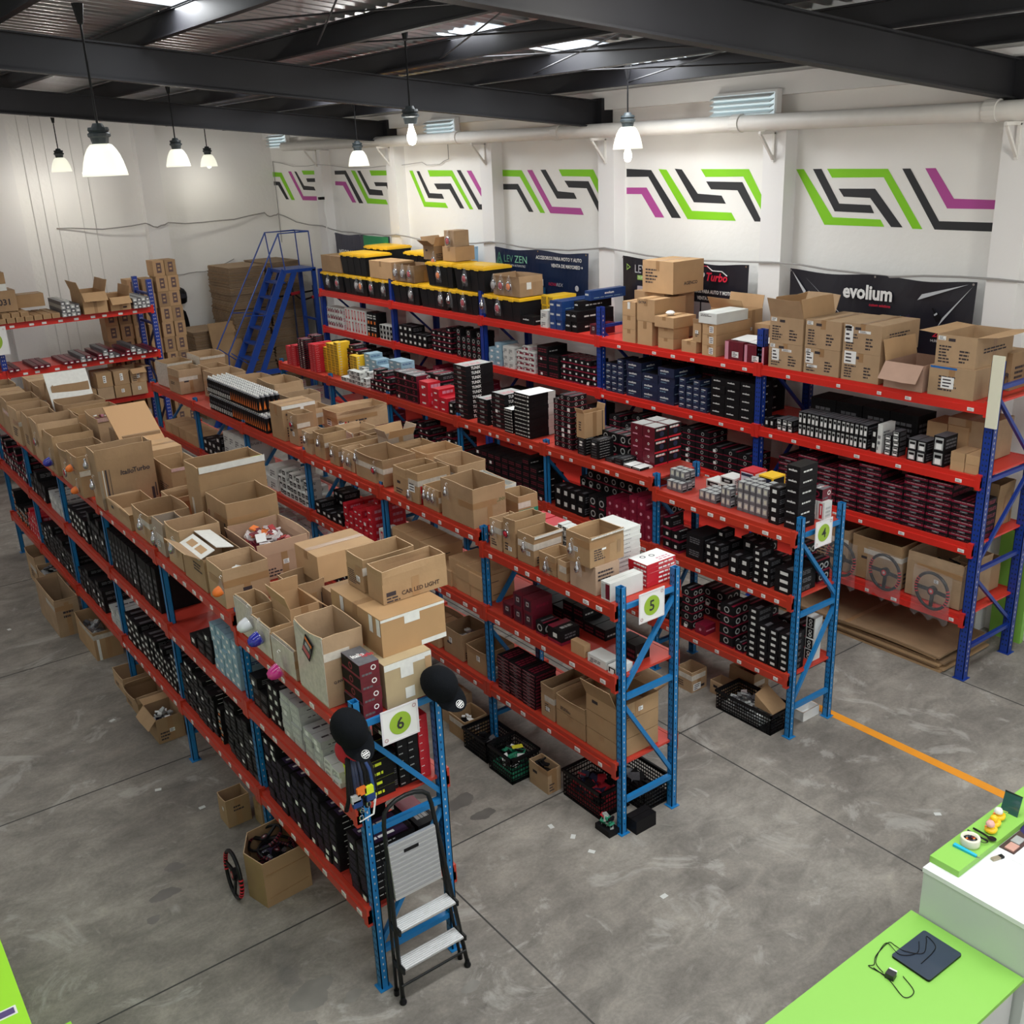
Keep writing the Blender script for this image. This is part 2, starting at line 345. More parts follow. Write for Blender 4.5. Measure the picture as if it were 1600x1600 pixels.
# louvred vents high in the right wall
lm=M('louvre',(.6,.68,.7),.3); le=M('louvre_glow',(.75,.88,.92),.3,emit=.55)
for y0,y1,z0,z1 in ((7.55,8.40,5.09,5.31),(13.68,14.45,5.11,5.33),(19.7,20.45,5.11,5.34)):
    b=MB(); b.box((9.16,y0-.03,z0-.03),(9.24,y1+.03,z1+.03),colm)
    b.box((9.15,y0,z0),(9.17,y1,z1),le)
    o=b.build('window_%d'%NW,kind='structure'); NW+=1
    for k in range(4):
        c=MB(); zz=z0+(k+.15)*(z1-z0)/4
        c.hexa([Vector((9.08,y0,zz)),Vector((9.15,y0,zz+.03)),Vector((9.15,y1,zz+.03)),Vector((9.08,y1,zz))],[Vector((9.08,y0,zz+.012)),Vector((9.15,y0,zz+.042)),Vector((9.15,y1,zz+.042)),Vector((9.08,y1,zz+.012))],lm); c.build('louvre',o)
# drain pipe with brackets along the right wall
pm=M('white_pipe',(.72,.7,.66),.45,noise=.05)
t=thing('drain_pipe','long white drain pipe running along the right wall under the roof','pipe',(9.06,4,4.97))
b=MB(); b.tube([(0,-5,0.0),(0,.5,.01),(0,6,.06),(0,15.6,.14)],.085,pm,16); b.build('pipe',t,smooth=True)
for y in (1,3.9,7,9.4): b=MB(); b.cyl((0,y,.01+.009*y),(0,y+.12,.01+.009*y),.098,pm,16); b.build('joint_collar',t)
for y in (2.2,4.87,7.56,10.28,12.95,15.75,18.5):
    b=MB(); z=4.88+.01*max(0,y-4)-.01
    b.bar((9.2,y,z),(8.95,y,z),.03,.03,pm); b.bar((9.19,y,z-.3),(9.19,y,z),.03,.03,pm,up=(0,1,0)); b.bar((9.19,y,z-.28),(8.97,y,z-.02),.025,.025,pm)
    b.build('pipe_bracket',label='white triangular bracket holding the drain pipe to a wall column',cat='bracket',group='white brackets under the drain pipe')
# cable runs
cm=M('grey_cable',(.32,.31,.3),.6)
def wav(P,n=6,a=.015,seed=1):
    r=random.Random(seed); out=[]
    for i in range(len(P)-1):
        for k in range(n):
            t=k/n; p=Vector(P[i]).lerp(Vector(P[i+1]),t); out.append(p+Vector((0,0,r.uniform(-a,a)-.06*math.sin(PI*t))))
    out.append(Vector(P[-1])); return out
b=MB(); b.tube(wav([(4.9,20.98,3.83),(6.5,20.75,3.8),(6.95,20.75,3.78),(9.1,20.98,3.82),(9.38,20.9,3.8)]),.012,cm,5); b.build('cable',label='grey cable strung across the far white wall above the step stairs',cat='cable')
b=MB(); b.tube(wav([(9.37,20.9,3.8),(9.18,18.5,3.62),(9.18,15.7,3.56),(9.18,12.9,3.55),(9.18,10.3,3.58),(9.18,7.5,3.56),(9.18,4.9,3.55),(9.37,3,3.6)],7),.012,cm,5); b.build('cable',label='grey cable running along the right wall just above the banners',cat='cable')
b=MB(); b.tube(wav([(9.38,20.9,4.85),(9.18,18.5,4.75),(9.37,15.0,4.72),(9.37,14.2,4.76)],6),.006,cm,4); b.tube([(9.37,14.2,4.76),(9.37,14.2,5.0)],.006,cm,4); b.build('cable',label='thin cable above the painted stripes near the far corner',cat='cable')
b=MB(); b.tube([(9.38,20.9,4.85),(9.38,20.9,3.2)],.008,cm,4); b.build('cable',label='vertical cable running down in the far corner',cat='cable')
b=MB(); b.tube(wav([(6.6,20.75,2.9),(7.3,20.98,2.75),(8.3,20.98,2.95)],6),.009,cm,4); b.build('cable',label='lower wavy cable on the far wall beside the cardboard stacks',cat='cable')
for i,x in enumerate((4.55,4.75,4.95,5.4,5.62)):
    b=MB(); b.cyl((x,20.98,1.0),(x,20.98,5.9),.006,M('white_conduit',(.66,.65,.63),.6),5); b.build('conduit',label='thin white vertical conduit on the far wall behind the perpendicular rack',cat='conduit',group='vertical conduits on the far wall')
b=MB(); b.box((9.05,18.24,4.12),(9.16,18.3,4.17),blackp); b.box((9.16,18.26,4.08),(9.2,18.5,4.2),white); b.tube([(9.18,18.3,4.1),(9.15,18.27,3.9),(9.17,18.24,3.7),(9.14,18.26,3.55)],.01,white,5)
b.build('security_camera',label='small camera with dangling white cable on the wall column near the far corner',cat='camera')
# ---------- lamps ----------
def shade_mat(nm,e):
    m=bpy.data.materials.new(nm); m.use_nodes=True; p=m.node_tree.nodes['Principled BSDF']
    p.inputs['Base Color'].default_value=(.95,.95,.85,1); p.inputs['Emission Color'].default_value=(1,.99,.80,1); p.inputs['Emission Strength'].default_value=e; p.inputs['Roughness'].default_value=.2; return m
sm=shade_mat('ribbed_shade',.9); bulbm=shade_mat('lit_bulb',7)
def lamp(x,y,z,r,label,ztop,shade=True,e=LAMP_E,h=None,cap=True,bulb_drop=0):
    t=thing('pendant_lamp',label,'lamp',(x,y,z))
    h=h or r*1.35
    b=MB(); b.cyl((0,0,h+.14),(0,0,ztop-z),.009,blackp,6); b.build('rod',t)
    b=MB(); b.cyl((0,0,ztop-z-.14),(0,0,ztop-z),.02,blackp,8,r2=.045); b.build('canopy',t)
    b=MB(); b.lathe((0,0,h),[(0,.15),(.035,.15),(.05,.12),(.075,.12),(.08,.1),(.07,.085),(.085,.075),(.085,.055),(.07,.045),(.06,-.01),(0,-.01)],M('lamp_housing',(.03,.04,.045),.5),16); b.build('housing',t,smooth=False)
    b=MB(); b.cyl((0,.085,h+.04),(0,.1,h+.1),.014,blackp,6); b.build('latch',t)
    if shade:
        b=MB(); pr=[(.062,h),(.08,h*.98),(r*.62,h*.86),(r*.77,h*.66),(r*.88,h*.42),(r*.96,h*.17),(r,0),(r*.98,.0),(r*.94,h*.17),(r*.86,h*.42),(r*.75,h*.66),(r*.6,h*.84),(.07,h*.94)]
        b.lathe((0,0,0),pr,sm,36)
        # vertical ribs
        for i,(vx,vy,vz) in enumerate(b.v):
            if (i%36)%2: b.v[i]=(vx*.975,vy*.975,vz)
        b.build('shade',t,smooth=True)
    zb=.02-bulb_drop
    b=MB(); b.lathe((0,0,zb),[(0,-.02),(.03,-.01),(.045,.03),(.045,.07),(.03,.12),(.02,.16),(.02,h if shade else h)],bulbm,14); b.build('bulb',t,smooth=True)
    l=bpy.data.lights.new('lamp_light','POINT'); l.energy=e; l.shadow_soft_size=.12; l.color=(1,.96,.88)
    o=link('lamp_light',l,t,(0,0,-.06-bulb_drop))
    return t
lamp(2.43,8.55,4.77,.17,'largest pendant lamp with ribbed glowing shade and chain, hanging over the near left rack',roofz(2.4)-.25,h=.235)
lamp(4.9,19.85,4.82,.17,'leftmost small pendant lamp in front of the far wall',roofz(4.9)-.25,h=.235)
lamp(5.33,15.1,4.82,.17,'mid sized ribbed pendant lamp hanging between the two small far ones',roofz(5.3)-.05,h=.235)
lamp(7.73,20.2,4.8,.165,'small pendant lamp with bright bulb showing below its shade, near the far corner',roofz(7.7),e=14,h=.22,bulb_drop=.03)
lamp(8.3,15.2,4.71,.17,'pendant lamp in front of the second painted stripe panel from the far corner',roofz(8.3)-.05,e=20,h=.235)
lamp(8.3,8.9,4.8,.17,'pendant lamp beside the right wall with its bulb hanging well below the shade',roofz(8.3)-.05,e=18,h=.235,bulb_drop=.14)
lamp(5.4,8.8,4.92,.1,'bare bulb pendant lamp without shade in the middle of the hall',roofz(5.4),shade=False,h=.2)
lamp(4.46,4.2,5.56,.1,'bright bare lamp high under the main beam at the top edge',roofz(4.4)-.05,shade=False,h=.2)
for (x,y) in ((2.4,3.2),(-1,3),(-1,9),(-1,14),(2.4,14.5),(8,3.2)):  # point lights without fixtures, added to fill the hall with light
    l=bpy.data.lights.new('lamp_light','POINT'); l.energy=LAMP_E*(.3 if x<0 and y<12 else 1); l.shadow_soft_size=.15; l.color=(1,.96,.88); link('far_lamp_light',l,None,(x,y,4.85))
# ---------- banners ----------
def banner(y0,y1,z0,z1,label,fn,m):
    t=thing('banner',label,'banner',(9.17,y1,z0)); W=y1-y0; H=z1-z0
    b=MB(); n_=24; k0=b.mid(m)
    for i in range(n_+1):
        u=i/n_
        for j in range(5):
            v=j/4; b.v.append((.012*math.sin(u*17+v*3)*(.3+v*.7)-.0,-W*u,H*v-.03*math.sin(PI*u*2)**2*v))
    for i in range(n_):
        for j in range(4): b.f.append((i*5+j,(i+1)*5+j,(i+1)*5+j+1,i*5+j+1)); b.mi.append(k0)
    b.build('cloth',t)
    for u in (0.01,.5,.99):
        c=MB(); c.disc((-.016,-W*u,H-.02-.03*math.sin(PI*u*2)**2),(0,-1,0),(0,0,1),.012,chrome,n=10); c.build('eyelet',t)
    g=MB(); fn(g,W,H); g.build('print',t)
    return t
UX,UZ=(0,-1,0),(0,0,1)
def bt(g,s,u,v,h,m,w=None,**k): g.text(s,(-.022,-u,v),UX,UZ,h,m,w=w,**k)
def bq(g,u0,v0,u1,v1,m,off=0): g.quad((-.019-off,0,0),UX,UZ,u0,v0,u1,v1,m)
navyb=M('banner_navy',(.008,.02,.06),.35); blackb=M('banner_black',(.012,.012,.02),.35); dblue=M('banner_blue',(.01,.08,.17),.35)
glow=M('banner_cyan',(.08,.4,.5),.4); silver=M('banner_silver',(.5,.52,.55),.4); palep=M('banner_photo',(.42,.38,.4),.5); redp=M('banner_red',(.6,.02,.05),.4); lg=M('banner_green',(.3,.5,.12),.4)
def bulbpic(g,u,v,s,a,m1,m2):
    ca,sa=math.cos(a),math.sin(a)
    def P(x,y): return (-.021,-(u+(x*ca-y*sa)*s),v+(x*sa+y*ca)*s)
    for i in range(5): g.poly([P(-1+i*.22,-.55),P(-.85+i*.22,-.55),P(-.85+i*.22,.55),P(-1+i*.22,.55)],m1)
    g.poly([P(0,-.3),P(.3,-.3),P(.3,.3),P(0,.3)],m2); g.poly([P(.3,-.14),P(1.3,-.14),P(1.3,.14),P(.3,.14)],m1)
def f_evo(g,W,H):
    bt(g,'evolium',W*.33,H*.66,.15,white,w=W*.27,bold=.035); bt(g,'custom solutions',W*.48,H*.58,.03,redp,w=W*.115,bold=.02)
    bt(g,'ZEUS',W*.66,H*.12,.055,white,w=.2,bold=.04); bt(g,'14,000 lm',W*.675,H*.06,.028,white)
    bt(g,'Zeus',W*.82,H*.27,.05,redp,ital=.3,bold=.03); bt(g,'14,000 lm',W*.815,H*.2,.028,white)
    bulbpic(g,W*.1,H*.62,.07,.7,silver,palep); bulbpic(g,W*.24,H*.44,.1,.8,silver,white); bulbpic(g,W*.7,H*.42,.07,-.9,purple,silver); bulbpic(g,W*.83,H*.55,.06,2.2,blackp,silver)
    for u in (.43,.49): g.disc((-.021,-W*u,H*.33),UX,UZ,.02,glow,n=12)
    g.poly([(-.02,-W*.55,H*.15),(-.02,-W*.62,H*.28),(-.02,-W*.65,H*.5),(-.02,-W*.66,H*.47)],glow)
    g.poly([(-.02,-W*.02,H*.97),(-.02,-W*.03,H*.93),(-.02,-W*.1,H*.66),(-.02,-W*.11,H*.7)],silver)
    g.poly([(-.02,-W*.1,H*.9),(-.02,-W*.33,H*.42),(-.02,-W*.31,H*.45)],silver); g.poly([(-.02,-W*.97,H*.97),(-.02,-W*.73,H*.72),(-.02,-W*.75,H*.8)],silver); g.poly([(-.02,-W*.99,H*.95),(-.02,-W*.84,H*.4),(-.02,-W*.86,H*.52)],silver)
banner(5.09,7.24,2.75,3.5,'black banner with white lettering and bulb pictures, rightmost on the wall',f_evo,blackb)
def f_it(g,W,H):
    bt(g,'LEV',W*.12,H*.79,.1,silver,w=.2); bt(g,'ZEN',W*.245,H*.79,.1,lg,w=.24,bold=.02); bq(g,W*.14,H*.7,W*.36,H*.76,lg); bt(g,'TU FUERZA EXPANSION',W*.15,H*.715,.03,white,w=W*.2,off=.004)
    bt(g,'Italio',W*.56,H*.8,.1,white,w=.28,ital=.25,bold=.04); bt(g,'Turbo',W*.705,H*.77,.1,redp,w=.33,ital=.25,bold=.03)
    g.tube([(-.024,-W*.57,H*.91),(-.024,-W*.66,H*.95),(-.024,-W*.71,H*.95),(-.024,-W*.74,H*.91)],.006,redp,4); g.tube([(-.024,-W*.71,H*.95),(-.024,-W*.75,H*.9),(-.024,-W*.82,H*.9),(-.024,-W*.86,H*.85)],.006,white,4)
    bq(g,W*.14,H*.0,W*.24,H*.62,palep); bq(g,W*.26,H*.0,W*.4,H*.6,navyb); bq(g,W*.4,H*.1,W*.46,H*.66,palep); bq(g,W*.47,H*.05,W*.66,H*.68,palep); bq(g,W*.67,H*.05,W*.9,H*.6,silver); bq(g,W*.68,H*.1,W*.88,H*.25,blackb,.001); bq(g,W*.5,H*.2,W*.6,H*.4,M('banner_grey',(.15,.14,.16),.5),.001)
    bq(g,W*.49,H*.5,W*.94,H*.69,blackb,.002); bt(g,'ACCESORIOS PARA AUTO Y MOTO',W*.53,H*.615,.045,white,w=W*.37,bold=.03,off=.006); bt(g,'VENTA A MAYOREO -',W*.64,H*.53,.045,white,w=W*.23,bold=.03,off=.006)
    g.poly([(-.021,-W*.4,H*.93),(-.021,-W*.38,H*.93),(-.021,-W*.39,H*.62),(-.021,-W*.43,H*.6),(-.021,-W*.44,H*.75)][::-1],redp)
    g.disc((-.024,-W*.375,H*.47),UX,UZ,.045,silver,n=18,r0=.036)
    g.disc((-.024,-W*.06,H*.86),UX,UZ,.05,lg,n=3,r0=.03)
banner(7.83,9.93,2.55,3.5,'black banner with a green and a red car logo over shop photos',f_it,blackb)
def f_lz(g,W,H):
    bt(g,'LEV',W*.12,H*.72,.1,M('banner_dgreen',(.1,.3,.2),.5),w=.22); bt(g,'ZEN',W*.24,H*.72,.1,M('banner_lgreen',(.25,.6,.4),.5),w=.3); bt(g,'EXPANSION AUTOMOTRIZ',W*.13,H*.64,.03,white,w=W*.23)
    bt(g,'ACCESORIOS PARA MOTO Y AUTO',W*.48,H*.83,.05,white,w=W*.47,bold=.02); bt(g,'VENTA DE MAYOREO +',W*.64,H*.7,.05,white,w=W*.32,bold=.02)
    bq(g,W*.39,H*.33,W*.55,H*.45,white); bq(g,W*.395,H*.345,W*.545,H*.435,navyb,.001); bt(g,'MOTORSPORT',W*.4,H*.37,.04,white,w=W*.135,off=.004,bold=.03)
    bt(g,'NOVA',W*.61,H*.35,.045,redp,w=W*.08,ital=.2); bt(g,'REX',W*.69,H*.35,.045,silver,w=W*.07,ital=.2); bq(g,W*.3,0,W*.57,H*.3,dblue)
    g.disc((-.024,-W*.9,H*.35),UX,UZ,.04,silver,n=16)
    for k in (-1,1):
        for q_ in range(3): g.tube([(-.024,-W*.065,H*(.9-.09*q_)),(-.024,-W*.065-k*.09,H*(.62-.05*q_))],.006,M('banner_dgreen',(.1,.3,.2),.5),4)
banner(10.62,12.77,2.75,3.49,'dark blue banner with a green arrow emblem',f_lz,navyb)
def f_mj(g,W,H):
    bt(g,'MEJORANDO',W*.08,H*.42,.12,white,w=W*.4,bold=.03); bq(g,W*.56,0,W,H*.985,M('flag_green',(.02,.25,.09),.5))
banner(15.93,17.98,2.8,3.52,'banner reading MEJORANDO with green right half, behind the yellow lids',f_mj,M('banner_char',(.05,.05,.075),.5))
def f_ac(g,W,H):
    bt(g,'AUMENTA',W*.25,H*.6,.09,white,w=W*.55,bold=.04); bt(g,'VENTAS',W*.25,H*.4,.09,white,w=W*.55,bold=.04)
banner(13.23,14.2,2.8,3.47,'small light blue banner on the wall behind the cartons on the totes',f_ac,M('banner_lblue',(.22,.4,.58),.5))
# irregular dark stains in the concrete
def stain(pts,col,seed,nm):
    r=random.Random(seed); b=MB(); m=M(nm,col,.6,noise=.3,nscale=6)
    for cx,cy,rad in pts:
        P=[]; ph=[r.uniform(0,6.28) for _ in range(5)]
        for i in range(48):
            a=2*PI*i/48; q=rad*(1+sum(.16/(k+1)*math.sin((k+2)*a+ph[k]) for k in range(5))+r.uniform(-.05,.05)); P.append((cx+q*math.cos(a),cy+q*math.sin(a)*.7,.0006+.0001*r.random()))
        b.poly(P,m)
    b.build('floor_stain',kind='structure')
stain([(3.55,5.75,.12),(3.45,6.05,.14),(3.3,6.35,.11),(3.6,5.5,.09),(3.2,6.0,.06)],(.115,.105,.095),1,'stain_dark')
stain([(1.75,4.72,.15),(1.55,4.5,.12),(1.95,4.55,.06),(2.3,3.9,.1),(2.55,4.15,.06)],(.165,.155,.138),2,'stain_grey')
stain([(1.35,6.2,.09),(1.5,6.45,.07),(1.2,6.0,.05)],(.15,.135,.125),3,'stain_mid')
# ---------- pallet racks ----------
R6X,R6Y,R5X,R5Y,R4X,R4Y,BW,BD=2.11,4.50,4.25,4.66,6.22,4.70,1.618,.576
R3X,R3Y,W3,D3=8.22,4.31,2.516,.877
tagm={}
def tag_mesh(i):
    if i not in tagm:
        b=MB(); w=(.055,.045,.06,.04)[i]; h=.03
        b.box((-.0035,-w/2,-h/2),(0,w/2,h/2),white)
        for k in range(2): b.quad((-.0035,w/2,-h/2),(0,-1,0),(0,0,1),w*.15,h*(.25+.35*k),w*(.85-.2*k),h*(.4+.35*k),M('tag_print',(.25,.2,.2),.6))
        tagm[i]=b.mesh('price_tag')
    return tagm[i]
def rack(label,X,Y,w,d,nb,H,lv,pw,post_m,beam_mm,deck_mm,bh,flip,bays=None,tags=3,slots=2,hz=(.27,1.13,1.84),skip=(),xdir=False):
    t=thing('pallet_rack',label,'rack',(X,Y,0))
    if xdir: t.rotation_euler=(0,0,-PI/2)
    for i in range(nb+1):
        y=i*w
        for s in (0,1):
            b=MB(); x0=s*(d-pw); b.box((x0,y-pw/2,.004),(x0+pw*.9,y-pw/2+.006,H),post_m); b.box((x0,y-pw/2,.004),(x0+.006,y+pw/2,H),post_m); b.box((x0+pw*.9-.006,y-pw/2,.004),(x0+pw*.9,y+pw/2,H),post_m); b.box((x0,y+pw/2-.005,.004),(x0+pw*.9,y+pw/2,H-.001),post_m)
            if i<slots:
                z=.08
                while z<H-.03:
                    sw=.004 if pw<.07 else .007
                    b.quad((x0+pw*.45,y-pw/2,z),(1,0,0),(0,0,1),-sw,0,sw,.014 if pw<.07 else .02,slotl if R.random()<.8 else hole)
                    b.quad((x0,y+pw*.18,z),(0,-1,0),(0,0,1),-sw,0,sw,.018,hole); b.quad((x0,y-pw*.18,z),(0,-1,0),(0,0,1),-sw,0,sw,.018,hole)
                    z+=.05
            b.box((x0-.02,y-pw/2-.02,0),(x0+pw+.01,y+pw/2+.01,.005),post_m)
            b.build('upright_post',t)
        for k in range(len(hz)):
            b=MB(); b.box((pw*.8,y-.018,hz[k]-.018),(d-pw*.9,y+.018,hz[k]+.018),post_m); b.build('cross_brace',t)
            if k<len(hz)-1:
                up=(k+flip)%2; za,zb=hz[k]+.06,hz[k+1]-.06
                b=MB(); b.bar((pw*.8,y,za if up else zb),(d-pw*.8,y,zb if up else za),.03,.03,post_m,up=(0,1,0)); b.build('diagonal_brace',t)
    for i in range(nb):
        for li,z in enumerate(lv(i)):
            if (i,li) in skip: continue
            y0,y1=i*w+.002,(i+1)*w-.002
            for s in (0,1):
                b=MB(); x0=-.03 if s==0 else d-.012
                b.box((x0,y0,z),(x0+.04,y1,z+bh*.62),beam_mm); b.box((x0+(.012 if s==0 else 0),y0,z+bh*.62),(x0+(.04 if s==0 else .028),y1,z+bh),beam_mm)
                for yy in (y0,y1-.045): b.box((x0-.004,yy,z-.02),(x0+.044,yy+.045,z+bh+.02),beam_mm)
                bm=b.build('shelf_beam',t)
                if s==0 and tags:
                    yy=y0+.1+R.random()*.1
                    while yy<y1-.08:
                        if i<tags: link('price_tag',tag_mesh(R.randrange(4)),bm,(x0-.001,yy,z+bh*.32))
                        yy+=R.choice((.14,.2,.26,.34)) if w<2 else R.choice((.3,.45,.6))
            b=MB(); n_=4 if w<2 else 6
            for k in range(n_):
                a=y0+(y1-y0)*k/n_; c=y0+(y1-y0)*(k+1)/n_
                b.box((.012,a+.001,z+bh-.02),(d-.014,c-.001,z+bh-.002),deck_mm)
            b.build('shelf_panel',t)
    return t
lv6=lambda i:(.495,1.206,1.768 if i==0 else 1.858)
rack('long blue and red pallet rack signed six, crowded with open cartons on top',R6X,R6Y,BW,BD,6,2.0,lv6,.055,steel_b,steel_r,deckm,.095,1)
rack('blue and red pallet rack signed five, with crates under its near end',R5X,R5Y,BW,BD,6,2.0,lv6,.055,steel_b,steel_r,deckm,.095,0)
rack('blue and red pallet rack signed four, topped with small silver bulb boxes',R4X,R4Y,BW,BD,6,2.0,lv6,.055,steel_b,steel_r,deckm,.095,1)
rack('tall navy and bright red pallet rack along the right wall under the banners',R3X,R3Y,W3,D3,5,3.0,lambda i:(.55,1.24,1.883,2.537),.085,steel_n,steel_r3,deckm3,.1,0,tags=2,slots=3,hz=(.3,1.07,1.93,2.76))
def rack7():
    X0,Y0,W,D,H=2.95,17.6,2.47,.85,3.05
    t=thing('pallet_rack','tall navy and bright red pallet rack standing crosswise before the far wall','rack',(X0,Y0,0))
    for x in (-W,0,W):
        for y in (0,D-.08):
            b=MB(); b.box((x-.04,y,0.004),(x+.04,y+.08,H),steel_n)
            z=.1
            while z<H-.05:
                b.quad((x,y,z),(1,0,0),(0,0,1),-.02,0,-.008,.02,slotl); b.quad((x,y,z),(1,0,0),(0,0,1),.008,0,.02,.02,slotl); z+=.06
            b.build('upright_post',t)
        hz=(.28,.98,1.62,2.3,2.8)
        for k in range(5):
            b=MB(); b.box((x-.02,.08,hz[k]-.02),(x+.02,D-.08,hz[k]+.02),steel_n); b.build('cross_brace',t)
            if k<4: b=MB(); a,c=(hz[k]+.05,hz[k+1]-.05)[::(1 if k%2 else -1)]; b.bar((x,.08,a),(x,D-.08,c),.03,.03,M('brace_dark',(.01,.02,.08),.5)); b.build('diagonal_brace',t)
    for i in (-1,0):
        for z in (.42,1.07,1.75,2.51):
            for y in (-.03,D-.01):
                b=MB(); b.box((i*W+.003,y,z),(i*W+W-.003,y+.04,z+.06),steel_r3); b.box((i*W+.003,y+.012,z+.06),(i*W+W-.003,y+.04,z+.1),steel_r3)
                for xx in (i*W+.003,i*W+W-.05): b.box((xx,y-.004,z-.02),(xx+.047,y+.044,z+.12),steel_r3)
                bm=b.build('shelf_beam',t)
                if y<0 and i==0 and z>1.5:
                    for k in range(9): 
                        c=MB(); c.box((0,0,0),(.07,.004,.035),white); c.build('price_tag',bm,(i*W+.2+.24*k+R.uniform(-.05,.05),y-.005,z+.02))
            b=MB(); b.box((i*W+.01,.01,z+.08),(i*W+W-.01,D-.01,z+.098),deckm3); b.build('shelf_panel',t)
rack7()
# aisle signs
def sign(num,x,y,z,w,h,rz,label,sleeve=False):
    t=thing('aisle_sign',label,'sign',(x,y,z),rz)
    b=MB(); b.box((0,0,0),(w,.004,h),white)
    b.disc((w/2,0,h/2),(1,0,0),(0,0,1),h*.37,M('sign_green',(.30,.47,.035),.5),n=32)
    b.text(num,(w/2,0,h/2),(1,0,0),(0,0,1),h*.4,M('sign_black',(.03,.03,.03),.5),bold=.015,center=True,off=.003)
    b.build('card',t)
    for u,v in ((.06,.08),(.94,.92)):
        c=MB(); c.disc((w*u,-.001,h*v),(1,0,0),(0,0,1),.013,M('tie_pink',(.5,.3,.32),.5),r0=.008,n=12); c.build('cable_tie',t)
    c=MB(); sl=M('sleeve',(.75,.72,.74),.15)
    for a,b_ in (((-.012,-.002,-.012),(0,.003,h+.012)),((w,-.002,-.012),(w+.012,.003,h+.012)),((0,-.002,-.012),(w,.003,0)),((0,-.002,h),(w,.003,h+.012))): c.box(a,b_,sl)
    c.build('sleeve',t)
sign('6',2.27,4.44,1.70,.22,.19,0,'white sign with black six in a green circle on the nearest rack end')
sign('5',4.40,4.60,1.71,.22,.2,0,'white sign with black five in a green circle on a rack end')
sign('4',6.37,4.64,1.73,.19,.2,0,'white sign with black four in a green circle on a rack end')
sign('7',2.6,17.5,2.15,.45,.42,0,'white sign with green circle at the left edge, on the crosswise rack')
